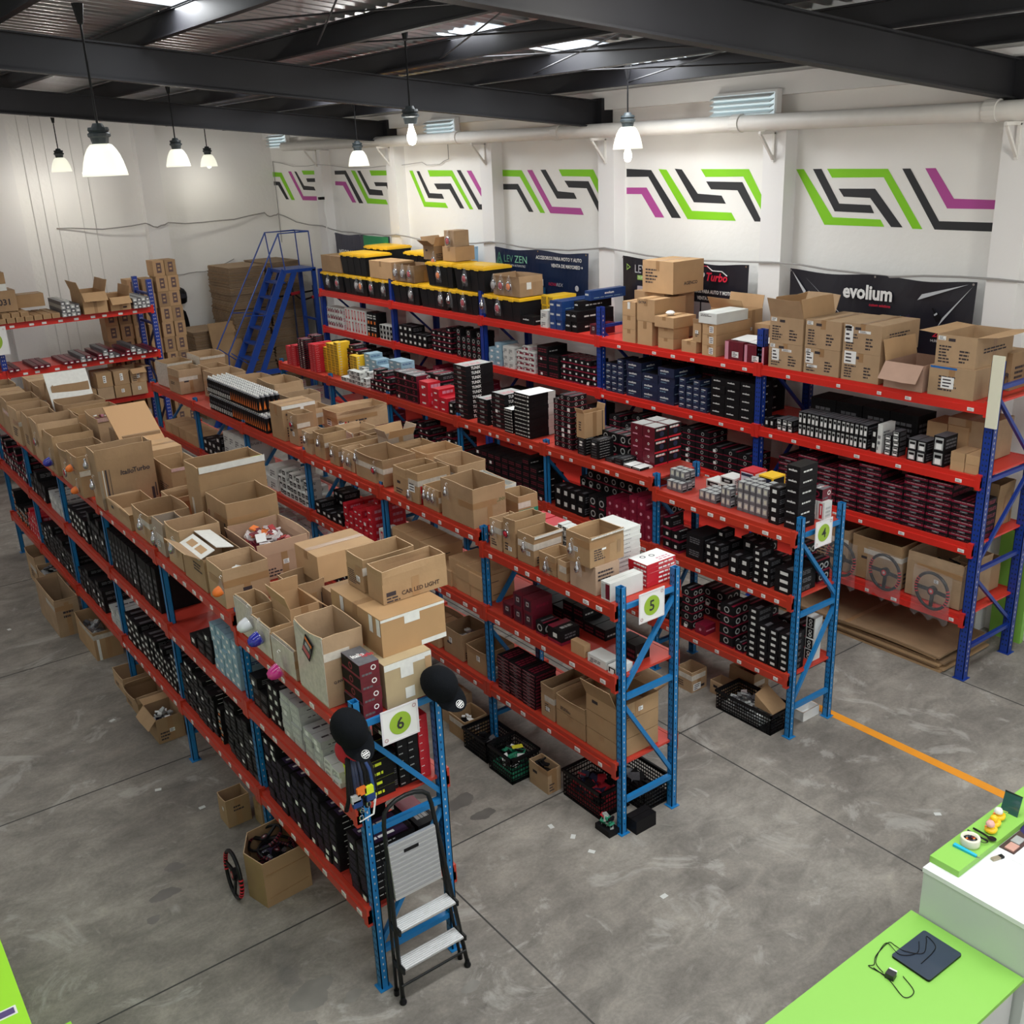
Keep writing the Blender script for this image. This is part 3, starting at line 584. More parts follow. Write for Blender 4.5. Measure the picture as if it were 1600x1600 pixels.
# ---------- printed retail boxes ----------
KB={
'blkline':(black,[('l','N',.1,.78,.75,.9,1,offw),('l','L',.2,.2,.8,.8,4,grey),('l','T',.2,.3,.8,.7,2,grey)]),
'blkpur':(black,[('l','N',.15,.7,.6,.82,1,offw),('l','L',.15,.1,.85,.9,5,purple),('r','T',.1,.1,.9,.9,purple),('l','T',.15,.4,.7,.6,1,offw)]),
'blkstk':(black,[('r','L',.3,.35,.75,.75,offw),('l','N',.1,.2,.8,.8,3,grey),('r','T',.1,.15,.5,.5,grey)]),
'blkred':(black,[('r','L',0,0,1,.22,crim),('r','L',.4,.4,.7,.7,offw),('r','N',0,0,1,.2,crim),('l','N',.2,.4,.8,.8,2,grey),('r','T',0,.6,1,1,crim),('l','T',.2,.2,.8,.4,1,lgrey)]),
'ring':(black,[('r','L',0,0,1,.14,crim),('c','L',.5,.55,.3,lgrey,.2),('c','N',.3,.5,.3,lgrey,.18),('c','N',.7,.5,.3,lgrey,.18),('r','N',0,0,1,.14,crim),('r','T',.1,.4,.9,.6,grey),('r','T',0,0,1,.18,crim)]),
'mag':(black,[('r','L',0,.62,1,1,crim),('l','L',.1,.14,.45,.2,1,crim),('l','L',.55,.14,.95,.2,1,crim),('l','L',.1,.86,.9,.93,1,lgrey),('r','L',.35,.3,.65,.55,grey),('r','L',.42,.35,.58,.42,lgrey),('l','N',.05,.2,.95,.8,3,crim),('l','T',.1,.2,.9,.8,3,crim)]),
'white':(offw,[('l','L',.15,.3,.7,.7,2,grey),('l','N',.1,.6,.6,.8,2,grey),('r','L',.1,.1,.3,.22,grey)]),
'whiteblk':(offw,[('r','L',.1,.25,.9,.85,black),('r','L',.3,.4,.7,.65,lgrey),('l','N',.1,.4,.6,.8,2,black)]),
'grey':(lgrey,[('l','N',.15,.3,.5,.42,1,ink),('l','L',.1,.2,.8,.8,3,offw),('l','T',.1,.35,.6,.5,1,ink)]),
'lime':(lime,[('r','N',0,0,1,1,black),('l','N',.1,.4,.7,.7,1,lime),('r','T',0,0,1,1,black),('t','T','TNT',.1,.3,.4,lime),('l','L',.2,.4,.6,.6,1,black)]),
'cyan':(lblue,[('r','L',.3,.3,.7,.62,white),('l','N',.1,.3,.8,.7,2,blue)]),
'dark':(black,[('l','N',.1,.3,.9,.8,3,grey),('l','L',.2,.3,.8,.8,3,grey)]),
'redline':(red,[('l','N',.1,.45,.4,.55,1,white),('l','L',.3,.45,.7,.55,1,white)]),
'blkwl':(black,[('l','N',.1,.3,.5,.45,1,lgrey),('l','L',.1,.2,.9,.8,2,dred)]),
'bulb':(grey,[('r','L',.15,.3,.85,.95,lgrey),('r','L',.3,.42,.72,.8,M('cream',(.62,.62,.5),.5)),('l','N',.1,.2,.9,.9,2,lgrey),('r','T',.06,.08,.94,.92,lgrey),('r','N',.1,.1,.9,.3,black)]),
'bulbs3':(black,[('r','L',.12,.1,.88,.9,lgrey),('r','L',.25,.15,.75,.5,white),('r','L',.2,.55,.8,.75,black),('l','N',.1,.2,.9,.9,3,grey),('r','T',0,0,1,1,grey)]),
'evo':(navy,[('t','L','evolium',.15,.55,.24,white),('l','L',.15,.3,.5,.4,1,lblue),('t','N','evolium',.25,.5,.24,white),('l','N',.05,.2,.6,.28,1,lblue),('r','T',.05,.05,.95,.95,black)]),
'evob':(black,[('t','L','evolium',.15,.5,.22,white),('l','N',.2,.4,.7,.55,1,offw)]),
'tunix':(black,[('t','N','TUNIX',.2,.2,.62,white),('t','L','TUNIX',.3,.3,.4,lgrey),('r','L',0,0,1,.1,dred),('r','T',.03,.03,.97,.97,lgrey),('l','T',.1,.2,.7,.6,3,M('print_pinkish',(.45,.12,.14),.5))]),
'slim':(black,[('l','L',.05,.4,.8,.62,1,offw),('r','L',.86,.3,.96,.75,offw),('r','N',.72,0,1,1,offw),('r','T',.02,.02,.98,.98,white)]),
'redtop':(red,[('r','T',.0,.0,1,1,white),('c','T',.3,.7,.12,grey,.07),('c','T',.55,.6,.12,grey,.07),('l','T',.5,.1,.9,.4,2,pink),('l','N',.4,.3,.95,.7,1,white),('l','L',.3,.3,.95,.7,1,white),]),
'hella':(dred,[('c','N',.7,.6,.2,white,.13),('l','N',.1,.15,.6,.3,1,grey),('r','L',0,0,1,1,black),('r','L',.0,.0,1,.18,crim),('c','L',.5,.55,.28,crim,.16),('r','T',0,0,1,1,grey),('t','T','Italio',.12,.45,.2,white),('t','T','Turbo',.5,.35,.2,red)]),
'mouse':(dred,[('r','N',0,0,1,1,black),('r','N',0,.0,1,.14,red),('r','N',.15,.72,.85,.85,red),('c','N',.55,.45,.22,navy,0),('l','N',.1,.75,.8,.9,1,offw),('c','L',.5,.7,.1,white,.06),('r','L',.2,.2,.6,.3,pink),('r','T',.05,.05,.95,.95,lgrey)]),
'redbox':(red,[('r','L',.3,.3,.7,.5,white),('l','N',.2,.3,.8,.7,1,pink)]),
'yell':(yell,[('l','L',.1,.1,.9,.9,5,ink),('l','N',.1,.3,.3,.7,1,offw)]),
'redstk':(crim,[('c','L',.5,.5,.16,pink,0),('l','N',.1,.4,.9,.55,1,pink),]),
'blubox':(blue,[('l','L',.1,.5,.7,.7,1,offw),('t','N','evolium',.4,.5,.25,white),('l','N',.1,.2,.9,.26,1,lblue)]),
'blksq':(black,[('c','L',.5,.6,.3,lgrey,.2),('r','L',.2,.1,.8,.22,crim)]),
'square':(dred,[('r','L',.15,.15,.85,.9,M('inner_dark',(.04,.01,.02),.5)),('r','L',.35,.45,.65,.75,lgrey),('r','L',.42,.52,.58,.68,dred),('l','N',.2,.4,.8,.6,1,crim)]),
'redwht':(offw,[('r','L',.0,.35,1,.75,crim),('l','L',.2,.8,.8,.92,1,ink),('r','L',.2,.4,.5,.7,offw),('l','N',.1,.2,.9,.8,2,pink)]),
'shock':(offw,[('r','L',.12,.05,.88,.95,black),('c','L',.5,.65,.2,offw,.1),('c','L',.5,.3,.2,offw,.1)]),
'wred':(offw,[('r','L',.3,.1,.75,.9,red),('r','L',.45,.3,.6,.8,white),('l','N',.2,.2,.8,.8,3,lgrey)]),
'kraftb':(kraft2,[('r','N',.3,.4,.55,.45,ink)]),
'blkorg':(black,[('r','L',.2,.05,.7,.3,orange),('l','L',.1,.5,.9,.9,2,offw)]),
'cany':(lgrey,[]),
}
_PB={}; STK=('blkline','blkpur','dark','blkred','ring','blkwl','grey','cyan','whiteblk','redbox','hella','tunix')
def pmesh(kind,sx,sy,sz,var=0):
    k=(kind,round(sx,3),round(sy,3),round(sz,3),var)
    if k in _PB: return _PB[k]
    base,dec=KB[kind]; b=MB(); b.box((0,0,0),(sx,sy,sz),base); r=random.Random(var*31+len(kind))
    F={'L':((0,sy,0),(0,-1,0),(0,0,1),sy,sz),'N':((0,0,0),(1,0,0),(0,0,1),sx,sz),'T':((0,0,sz),(1,0,0),(0,1,0),sx,sy)}
    off=.0006
    for d in dec:
        o,ux,uy,W,H=F[d[1]]; off+=.0002
        if d[0]=='r': b.quad(o,ux,uy,d[2]*W,d[3]*H,d[4]*W,d[5]*H,d[6],off=off)
        elif d[0]=='l':
            u0,v0,u1,v1,n,m=d[2:]
            for i in range(n):
                a=v0+(v1-v0)*i/n; h=(v1-v0)/n*(.55 if n>1 else 1)
                # broken line of word blocks
                u=u0
                while u<u1-.02:
                    e=min(u1,u+r.uniform(.08,.22)*(u1-u0)*1.6); b.quad(o,ux,uy,u*W,a*H,e*W,(a+h)*H,m,off=off); u=e+.03
        elif d[0]=='c':
            u,v,rr,m,r0=d[2:]; s=min(W,H); b.disc(tuple(Vector(o)+Vector(ux)*u*W+Vector(uy)*v*H),ux,uy,rr*s,m,off=off,n=14,r0=r0*s)
        elif d[0]=='t':
            txt,u,v,h,m=d[2:]; b.text(txt,tuple(Vector(o)+Vector(ux)*u*W+Vector(uy)*v*H),ux,uy,h*H,m,bold=.03,w=min(.62*W,h*H*len(txt)*.75),off=off)
    if var==2: b.quad((0,sy,0),(0,-1,0),(0,0,1),sy*.3,sz*.15,sy*.3+min(.04,sy*.5),sz*.15+min(.034,sz*.7),white,off=.003)
    _PB[k]=b.mesh('product_box'); return _PB[k]
stkm=None
def sticker():
    global stkm
    if stkm is None:
        b=MB(); b.box((-.002,-.022,-.022),(0,.022,.022),white); b.quad((-.002,.022,-.022),(0,-1,0),(0,0,1),.012,.014,.032,.03,grey); stkm=b.mesh('shelf_sticker')
    return stkm
CNT={}
KN={'blkline':'flat_box','blkpur':'slim_box','blkstk':'labelled_box','blkred':'red_trim_box','ring':'speaker_box','mag':'lamp_box','white':'white_box','whiteblk':'small_white_box','grey':'grey_box','lime':'lime_box','cyan':'light_blue_box','dark':'dark_box','redline':'red_box','blkwl':'dark_red_box','bulb':'bulb_box','bulbs3':'bulb_carton','evo':'navy_box','evob':'black_box','tunix':'large_flat_box','slim':'white_top_box','redtop':'red_white_box','hella':'horn_box','mouse':'mouse_box','redbox':'bright_red_box','yell':'yellow_box','redstk':'maroon_box','blubox':'long_blue_box','blksq':'round_print_box','square':'emblem_box','redwht':'red_panel_box','shock':'shock_absorber_box','wred':'picture_box','kraftb':'kraft_box','blkorg':'orange_mark_box'}
PROD=[]; SID={}; NS=[0]
def stack(kind,x,y,z,sx,sy,sz,n,label,group,jit=.006,rz=0,name='product_box'):
    name=KN.get(kind,name)
    NS[0]+=1
    for k in range(n):
        o=link(name,pmesh(kind,sx,sy,sz,2 if kind in STK and R.random()<.16 else k%2),None,(x+R.uniform(-jit,jit),y+R.uniform(-jit,jit)*.4,z+k*(sz+.0006)),rz+R.uniform(-.012,.012)*(1 if jit>.001 else 0),label,'box',group); PROD.append(o); SID[o.name]=(NS[0],k)
        CNT[kind]=CNT.get(kind,0)+1
def row(x,z,y0,y1,kind,sx,sy,sz,nr,label,rows=1,jit=.006,gap=.004,name='product_box'):
    y=y0
    while y+sy<=y1+.0005:
        for rr in range(rows):
            n=R.randint(*nr) if isinstance(nr,tuple) else nr
            if rr>0: n=max(1,n+R.choice((0,0,-1)))
            if n: stack(kind,x+rr*(sx+.012),y,z,sx,sy,sz,n,label,label,jit,name=name)
        y+=sy+gap+abs(jit)*.8
Z1,Z2,Z3,Z3b=.59,1.301,1.863,1.953
def y6(i,f): return R6Y+BW*(i+f)
def y5(i,f): return R5Y+BW*(i+f)
def y4(i,f): return R4Y+BW*(i+f)
def y3(i,f): return R3Y+W3*(i+f)
PL=['near bay','second bay','third bay','fourth bay','fifth bay','far bay']
def L(desc,rk,lev,i): return '%s, %s shelf, %s of rack %s'%(desc,lev,PL[i],{6:'six',5:'five',4:'four'}[rk])
# --- rack six, lower shelves
x=R6X+.012
def r6(z,i,a,c,kind,sx,sy,sz,nr,desc,rows=1): row(x,z,y6(i,a)+.035 if a==0 else y6(i,a),y6(i,c),kind,sx,sy,sz,nr,L(desc,6,'lowest' if z<1 else 'middle',i),rows)
r6(Z1,0,0,.17,'blkpur',.34,.11,.05,(6,8),'black box with white line')
r6(Z1,0,.26,.97,'blkpur',.36,.098,.044,(9,11),'slim black and purple box in a tall stack')
r6(Z1,1,0,.42,'blkline',.34,.105,.034,(11,14),'flat black box in a dense stack')
row(x,Z1,y6(1,.44),y6(1,.5),'blkorg',.3,.06,.06,5,L('black and orange box',6,'lowest',1))
r6(Z1,1,.52,.97,'blkline',.34,.095,.036,(10,12),'black box with grey print')
r6(Z1,2,0,.5,'blkstk',.3,.085,.06,(4,6),'small black box with white sticker')
r6(Z1,2,.5,.97,'blkstk',.34,.13,.07,(3,4),'wider black box with white sticker')
r6(Z1,3,0,.35,'grey',.36,.18,.035,(5,7),'folded grey pack')
r6(Z1,3,.38,.95,'dark',.34,.12,.06,(4,6),'dark patterned box')
r6(Z1,4,0,.95,'dark',.36,.14,.05,(6,8),'black box')
r6(Z1,5,0,.4,'redbox',.3,.09,.08,(3,4),'red box'); r6(Z1,5,.42,.9,'blkorg',.3,.11,.09,(2,4),'dark box with orange mark')
r6(Z2,0,0,.07,'lime',.24,.06,.062,4,'black box with yellow green end, first column',1)
r6(Z2,0,.08,.155,'lime',.24,.062,.062,5,'black box with yellow green end, second column',1)
r6(Z2,0,.16,.30,'white',.3,.105,.035,3,'flat white box'); r6(Z2,0,.30,.46,'grey',.34,.12,.05,(4,5),'silver grey box with dark line')
r6(Z2,0,.47,.66,'grey',.36,.14,.052,(6,7),'pale grey box in a high pile'); r6(Z2,0,.67,.79,'blkstk',.34,.085,.075,(3,4),'black box beside the grey pile'); r6(Z2,0,.80,.96,'dark',.36,.12,.08,(2,3),'plain black box')
r6(Z2,1,0,.08,'dark',.36,.11,.06,4,'black box behind the post'); r6(Z2,1,.09,.40,'cyan',.34,.088,.075,(4,5),'light blue box'); r6(Z2,1,.42,.62,'dark',.4,.14,.055,(3,4),'wide black recorder box')
r6(Z2,1,.63,.72,'blkstk',.34,.12,.09,1,'single black box with sticker'); 
r6(Z2,2,0.0,.10,'blkstk',.36,.13,.09,3,'black box with grey top'); r6(Z2,2,.14,.97,'blkline',.4,.095,.4,1,'tall thin black box standing on edge')
r6(Z2,3,.0,.45,'dark',.4,.1,.075,(4,5),'grey patterned box'); r6(Z2,3,.47,.97,'blkstk',.36,.13,.08,(3,4),'black box with label')
r6(Z2,4,0,.5,'grey',.4,.2,.1,(2,3),'grey framed pack'); r6(Z2,4,.52,.95,'dark',.36,.13,.1,(2,3),'black box')
r6(Z2,5,0,.95,'blkred',.34,.12,.09,(2,4),'dark red and black box')
# rear row seen through the near end of rack 6
for k,(kx,kind,n,sz) in enumerate(((2.40,'blkwl',8,.05),(2.47,'blkwl',8,.05),(2.545,'redline',8,.052))):
    stack(kind,kx,R6Y+.04,Z2,.068,.3,sz,n,('red box with short white line, stack at the right rear post of rack six','black and dark red box in the stacks left of the red stack, rack signed six')[0 if k==2 else 1],'boxes at the near end middle shelf of rack six '+('red','black')[k!=2],jit=.001)
stack('blkred',2.5,R6Y+.05,Z1,.14,.3,.075,5,'black box with red band, low at the right rear post of rack six','lower red banded boxes at the right rear post',jit=.001)
stack('dark',2.35,R6Y+.05,Z2,.04,.2,.08,3,'small black box behind the hanging bag at the near end of rack six','small black boxes behind the bag',jit=.001)
# --- rack 5
x5=R5X+.012
def r5(z,i,a,c,kind,sx,sy,sz,nr,desc,rows=1,dx=0): row(x5+dx,z,y5(i,a)+.035 if a==0 else y5(i,a),y5(i,c),kind,sx,sy,sz,nr,L(desc,5,'lowest' if z<1 else 'middle',i),rows)
r5(Z2,0,0,.08,'whiteblk',.16,.085,.06,1,'small white box behind the post'); r5(Z2,0,.09,.22,'white',.13,.2,.065,1,'white box with blue print')
r5(Z2,0,.24,.34,'kraftb',.06,.15,.1,1,'narrow kraft box with large white label')
r5(Z2,0,.40,.52,'blkred',.18,.16,.12,1,'black box with red corner'); r5(Z2,0,.53,.60,'ring',.15,.1,.11,1,'black box with a white ring')
r5(Z2,0,.62,.78,'square',.2,.115,.125,(2,3),'maroon box with white square emblem',1); r5(Z2,0,.79,.89,'square',.2,.115,.115,1,'single maroon box with white square emblem')
row(x5+.25,Z2,y5(0,.06),y5(0,.2),'blkwl',.14,.1,.13,1,'tall dark box standing at the back of the near middle shelf of rack five')
row(x5+.3,Z2,y5(0,.3),y5(0,.95),'blkwl',.2,.12,.09,(1,2),'dark box at the back of the near middle shelf of rack five')
row(x5+.35,Z2,y5(0,.03),y5(0,.1),'blkstk',.16,.12,.07,1,'black lamp box by the rear post of rack five')
r5(Z1,0,.62,.96,'mag',.22,.16,.03,(8,11),'black and pink blister pack')
r5(Z2,1,0,.3,'kraftb',.3,.2,.115,2,'kraft box with dark emblem panel'); r5(Z2,1,.32,.97,'kraftb',.3,.24,.14,(1,2),'plain kraft box')
r5(Z2,2,0,.14,'wred',.16,.1,.2,1,'tall white and red box'); r5(Z2,2,.16,.55,'redbox',.18,.09,.07,(3,5),'red and black box in a neat pile',2); r5(Z2,2,.56,.97,'blkstk',.2,.11,.07,(1,3),'small black box',2)
r5(Z2,3,0,.5,'whiteblk',.16,.085,.075,(2,4),'small white box with black picture',2); r5(Z2,3,.52,.97,'white',.3,.2,.14,(1,2),'white box')
r5(Z2,4,0,.5,'white',.34,.17,.14,3,'wrapped white box in a high pile'); r5(Z2,4,.55,.97,'blkstk',.2,.14,.1,(2,3),'white and black box')
r5(Z2,5,0,.95,'kraftb',.34,.26,.15,(1,2),'kraft box')
r5(Z1,2,0,.95,'blkred',.3,.12,.08,(2,5),'dark box'); r5(Z1,3,0,.95,'redwht',.22,.1,.07,(2,5),'red and white box',2); r5(Z1,4,0,.95,'dark',.3,.14,.1,(2,4),'dark box'); r5(Z1,1,.5,.97,'kraftb',.3,.2,.16,1,'plain kraft box')
# --- rack 4
x4=R4X+.012
def r4(z,i,a,c,kind,sx,sy,sz,nr,desc,rows=1,dx=0): row(x4+dx,z,y4(i,a)+.035 if a==0 else y4(i,a),y4(i,c),kind,sx,sy,sz,nr,L(desc,4,'lowest' if z<1 else 'middle',i),rows)
r4(Z2,0,0,.16,'blkstk',.3,.18,.07,3,'wide black box with white sticker'); r4(Z2,0,.17,.30,'blkstk',.16,.085,.06,(4,5),'small black box with sticker'); r4(Z2,0,.31,.5,'blkstk',.16,.1,.09,(2,3),'cube shaped black box with sticker',2)
r4(Z2,0,.51,.62,'blkstk',.14,.08,.07,(3,4),'black box with silver sticker',2); r4(Z2,0,.63,.8,'dark',.26,.2,.12,2,'large dark box'); r4(Z2,0,.81,.97,'blkred',.16,.1,.1,(2,3),'black box with red letters')
row(x4+.36,Z2,y4(0,.04),y4(0,.6),'ring',.16,.13,.1,(1,3),'ring printed box at the back of the near middle shelf of rack four')
r4(Z1,0,0,.30,'blkstk',.2,.105,.058,(6,8),'small black box with sticker in an even column',1); r4(Z1,0,.32,.38,'ring',.12,.09,.09,1,'single dark box'); r4(Z1,0,.40,.58,'ring',.22,.15,.1,(2,4),'black and red box with silver rings',1); r4(Z1,0,.60,.68,'redstk',.14,.12,.09,1,'small red box'); r4(Z1,0,.70,.86,'ring',.16,.13,.08,(4,5),'black and red box in a tall pile',1); r4(Z1,0,.87,.97,'dark',.2,.13,.08,2,'dark box')
row(x4+.33,Z1,y4(0,.08),y4(0,.9),'ring',.2,.14,.1,(2,3),'ring printed box at the back of the near lowest shelf of rack four'); row(x4+.34,Z1,y4(0,.0)+.04,y4(0,.07)+.04,'shock',.1,.09,.1,4,'white and black speaker box at the rear near corner of rack four')
r4(Z2,1,0,.42,'redstk',.22,.1,.1,(3,4),'maroon box with white ring print',1); r4(Z2,1,.43,.62,'blksq',.18,.12,.13,(1,2),'black box with white top label'); r4(Z2,1,.63,.97,'blkstk',.16,.11,.12,(1,3),'black and yellow box',1)
row(x4+.26,Z2,y4(1,.05),y4(1,.9),'ring',.2,.11,.1,(3,4),'ring printed box at the back of the middle shelf of rack four, second bay')
r4(Z2,2,0,.95,'blkwl',.26,.12,.07,(4,6),'black box with red print'); r4(Z2,3,0,.95,'blkred',.26,.12,.07,(3,6),'dark red and black box'); r4(Z2,4,0,.95,'redstk',.26,.12,.08,(3,5),'maroon box'); r4(Z2,5,0,.95,'redwht',.26,.14,.09,(2,4),'red and white box')
r4(Z1,1,0,.95,'dark',.3,.14,.09,(2,4),'dark box'); r4(Z1,2,0,.95,'blkred',.3,.14,.09,(2,4),'dark box')
# top shelf of rack 4
def P4(desc):
    import re
    if len(desc.split())>11: desc=re.sub(r', (near|second|third|fourth|fifth|far) bay','',desc)
    return desc+', top shelf of rack four'
row(x4+.06,Z3,y4(0,.83),y4(0,.95),'bulb',.06,.06,.085,1,P4('small silver bulb box in the farthest low cluster, near bay'),rows=2,jit=.001)
row(x4+.13,Z3,y4(0,.85),y4(0,.99),'bulb',.06,.06,.085,2,P4('small silver bulb box in the high cluster by the carton, near bay'),rows=2,jit=.001)
row(x4+.06,Z3,y4(0,.58),y4(0,.72),'bulb',.06,.062,.085,1,P4('small silver bulb box in the low cluster before the carton, near bay'),rows=3,jit=.001)
row(x4+.06,Z3,y4(0,.48),y4(0,.55),'bulb',.06,.05,.085,2,P4('small silver bulb box in the narrow pile, near bay'),rows=2,jit=.001)
row(x4+.08,Z3,y4(0,.24),y4(0,.45),'bulb',.062,.062,.085,3,P4('small silver bulb box in the largest cluster, near bay'),rows=3,jit=.001)
stack('blkstk',x4+.03,y4(0,.15),Z3,.14,.095,.078,4,P4('black and white box in the shorter near stack'),'short black stack by sign 4',jit=.002)
stack('evob',x4+.04,y4(0,.035),Z3,.22,.13,.088,6,P4('black and teal box in the tallest near stack'),'tall black stack by sign 4',jit=.002)
stack('wred',x4+.37,y4(0,.03),Z3,.1,.07,.16,1,P4('maroon lamp box behind the sign'),'maroon boxes behind sign 4',jit=.001); stack('wred',x4+.37,y4(0,.08),Z3,.1,.07,.16,1,P4('maroon lamp box behind the sign'),'maroon boxes behind sign 4',jit=.001)
stack('hella',x4+.38,y4(0,.05),Z3+.161,.12,.11,.1,1,P4('maroon box lying on the two lamp boxes'),None,jit=.001)
def beacon(x,y,z,sx,sy,sz,base,pic,lab,col2):
    t=thing('beacon_box',lab,'box',(x,y,z)); b=MB(); b.box((0,0,0),(sx,sy,sz),base)
    b.quad((0,sy,0),(0,-1,0),(0,0,1),sy*.08,sz*.06,sy*.92,sz*.94,col2); b.quad((0,0,0),(1,0,0),(0,0,1),sx*.08,sz*.06,sx*.92,sz*.94,col2); b.quad((0,sy,0),(0,-1,0),(0,0,1),sy*.1,sz*.8,sy*.9,sz*.9,navy,off=.002)
    for o,ux,W in (((0,sy,0),Vector((0,-1,0)),sy),((0,0,0),Vector((1,0,0)),sx)):
        P=[]; 
        for k in range(9): a=PI*k/8; P.append(Vector(o)+ux*(W/2+W*.24*math.cos(a))+Vector((0,0,sz*.5+W*.2*math.sin(a)))+ux.cross(Vector((0,0,1)))*.003)
        P=P+[Vector(o)+ux*(W*.26)+Vector((0,0,sz*.22))+ux.cross(Vector((0,0,1)))*.003,Vector(o)+ux*(W*.74)+Vector((0,0,sz*.22))+ux.cross(Vector((0,0,1)))*.003]
        b.poly(P,pic); b.quad(o,ux,(0,0,1),W*.2,sz*.14,W*.8,sz*.22,blackp,off=.004)
    b.build('carton_body',t)
beacon(6.62,5.50,Z3,.17,.16,.24,red,red,'red and white box picturing a red beacon lamp, on rack four',M('lilac',(.65,.6,.68),.5))
beacon(6.62,5.30,Z3,.17,.15,.24,yell,orange,'black and yellow box picturing an orange beacon lamp, on rack four',black)
row(x4+.36,Z3,y4(0,.62),y4(0,.85),'whiteblk',.16,.16,.07,(1,2),P4('flat white and red box behind the kraft carton, near bay'))
# rack four bay 1 top
X_=R4X
row(X_+.25,Z3b,y4(1,.16),y4(1,.37),'mouse',.17,.16,.125,3,P4('red box picturing a black mouse in the large block, second bay'),rows=2,jit=.001)
row(X_+.26,Z3b,y4(1,.4),y4(1,.72),'ring',.14,.12,.11,2,P4('red and black box behind the flat black packs, second bay'),rows=2,jit=.002)
row(X_+.06,Z3b,y4(1,.16),y4(1,.3),'slim',.16,.11,.02,1,P4('single flat black pack, second bay'),jit=.003)
row(X_+.06,Z3b,y4(1,.31),y4(1,.47),'blkline',.2,.12,.028,(1,2),P4('flat black pack in a low pile, second bay'),jit=.003)
row(X_+.03,Z3b,y4(1,.5),y4(1,.58),'blkline',.2,.12,.026,7,P4('flat black pack in the pile before the tall carton, second bay'),jit=.003)
row(X_+.03,Z3b,y4(1,.62),y4(1,.70),'blkline',.14,.12,.028,6,P4('thin black pack in the pile beside the tall carton, second bay'),jit=.003)
row(X_+.05,Z3b,y4(1,.76),y4(1,.97),'ring',.2,.09,.055,(9,10),P4('black clear topped pack in the high column, second bay'),jit=.002)
# large flat boxes, bay 2
stack('slim',X_+.015,8.19,Z3b,.35,.27,.042,11,P4('flat box with white top in the widest stack, third bay'),'white topped flat boxes',jit=.004)
stack('slim',X_+.015,8.50,Z3b,.2,.15,.032,8,P4('narrow flat box beside the white topped stack, third bay'),'narrow flat boxes',jit=.004)
stack('tunix',X_+.05,8.68,Z3b,.28,.24,.055,7,P4('flat black box with dark top in the middle stack, third bay'),'middle stack of flat black boxes',jit=.004)
stack('tunix',X_+.015,8.97,Z3b,.26,.2,.058,5,P4('flat black box in the lowest dark stack, third bay'),'lowest stack of flat black boxes',jit=.004)
stack('tunix',X_+.02,9.36,Z3b,.38,.25,.055,11,P4('flat black lettered box in the tallest stack, third bay'),'tallest stack of lettered flat boxes',jit=.004)
# bay 3.. of rack four top
row(X_+.02,Z3b,9.66,9.78,'blkstk',.14,.1,.07,2,P4('small black and white box before the red boxes, fourth bay'),jit=.002)
row(X_+.02,Z3b,9.80,10.12,'redbox',.26,.15,.085,(2,3),P4('bright red box, fourth bay'),jit=.003)
row(X_+.2,Z3b,10.2,10.75,'blkred',.24,.16,.09,(3,4),P4('black and red box in the back piles, fourth bay'),jit=.003)
row(X_+.02,Z3b,10.2,10.42,'redbox',.22,.2,.1,3,P4('red boxed set standing on black ones, fourth bay'),jit=.003)
row(X_+.02,Z3b,10.45,11.05,'hella',.24,.17,.085,(4,6),P4('red, black and white box in the high front piles, fourth bay'),jit=.003)
row(X_+.02,Z3b,11.1,11.7,'blkred',.16,.1,.07,(2,4),P4('small dark box with stickers, fifth bay'),rows=2,jit=.003)
row(X_+.3,Z3b,11.1,12.3,'cyan',.2,.16,.06,(4,6),P4('blue and grey packet in the back row, fifth bay'),jit=.004)
row(X_+.02,Z3b,11.75,12.5,'whiteblk',.09,.07,.06,(1,3),P4('small multicolour bagged part, fifth bay'),rows=3,jit=.006)
row(X_+.3,Z3b,12.4,12.9,'blkred',.2,.14,.06,(5,8),P4('dark red box in the rear column, far bay'),jit=.004)
row(X_+.2,Z3b,12.3,12.55,'yell',.17,.1,.035,9,P4('yellow box in the short yellow column, far bay'),jit=.003)
row(X_+.15,Z3b,12.75,13.25,'yell',.2,.11,.035,(10,13),P4('yellow box in the tall yellow columns, far bay'),jit=.003)
row(X_+.0+.02,Z3b,13.2,13.5,'redline',.16,.1,.03,(12,14),P4('red box in the big stack with black edges, far bay'),rows=2,jit=.002)
row(X_+.02,Z3b,13.55,13.8,'blkred',.16,.1,.03,(14,15),P4('black edged box in the tall stack, far bay'),rows=2,jit=.002)
row(X_+.02,Z3b,13.86,14.3,'redline',.2,.16,.03,(9,11),P4('red box in the farthest stacks, far bay'),jit=.003)
# --- rack 3
x3=R3X+.012
def r3(z,i,a,c,kind,sx,sy,sz,nr,desc,rows=1,dx=0,name='product_box'):
    lev={2.637:'top',1.983:'upper',1.34:'lower',.65:'lowest'}[z]
    row(x3+dx,z,y3(i,a)+.05 if a==0 else y3(i,a),y3(i,c),kind,sx,sy,sz,nr,'%s, %s shelf, %s of wall rack'%(desc,lev,PL[i]),rows,name=name)
A,B,D_,E_=2.637,1.983,1.34,.65
r3(B,0,.0,.145,'kraftb',.24,.13,.085,2,'small kraft box',1); 
r3(B,0,.155,.22,'bulbs3',.2,.11,.14,2,'black and white motorbike part box'); r3(B,0,.225,.33,'bulbs3',.2,.09,.1,2,'black box with white print'); r3(B,0,.335,.40,'bulbs3',.12,.07,.048,(4,5),'flat black and white box'); r3(B,0,.405,.425,'white',.2,.05,.28,1,'tall white box'); r3(B,0,.43,.46,'blkstk',.2,.06,.11,2,'black box beside the tall white box')
r3(B,0,.47,.80,'bulbs3',.2,.042,.12,2,'slim bulb box in the long double row'); r3(B,0,.82,.905,'bulbs3',.18,.06,.06,2,'silver fronted box'); r3(B,0,.915,.97,'blkstk',.2,.055,.1,1,'low black box')
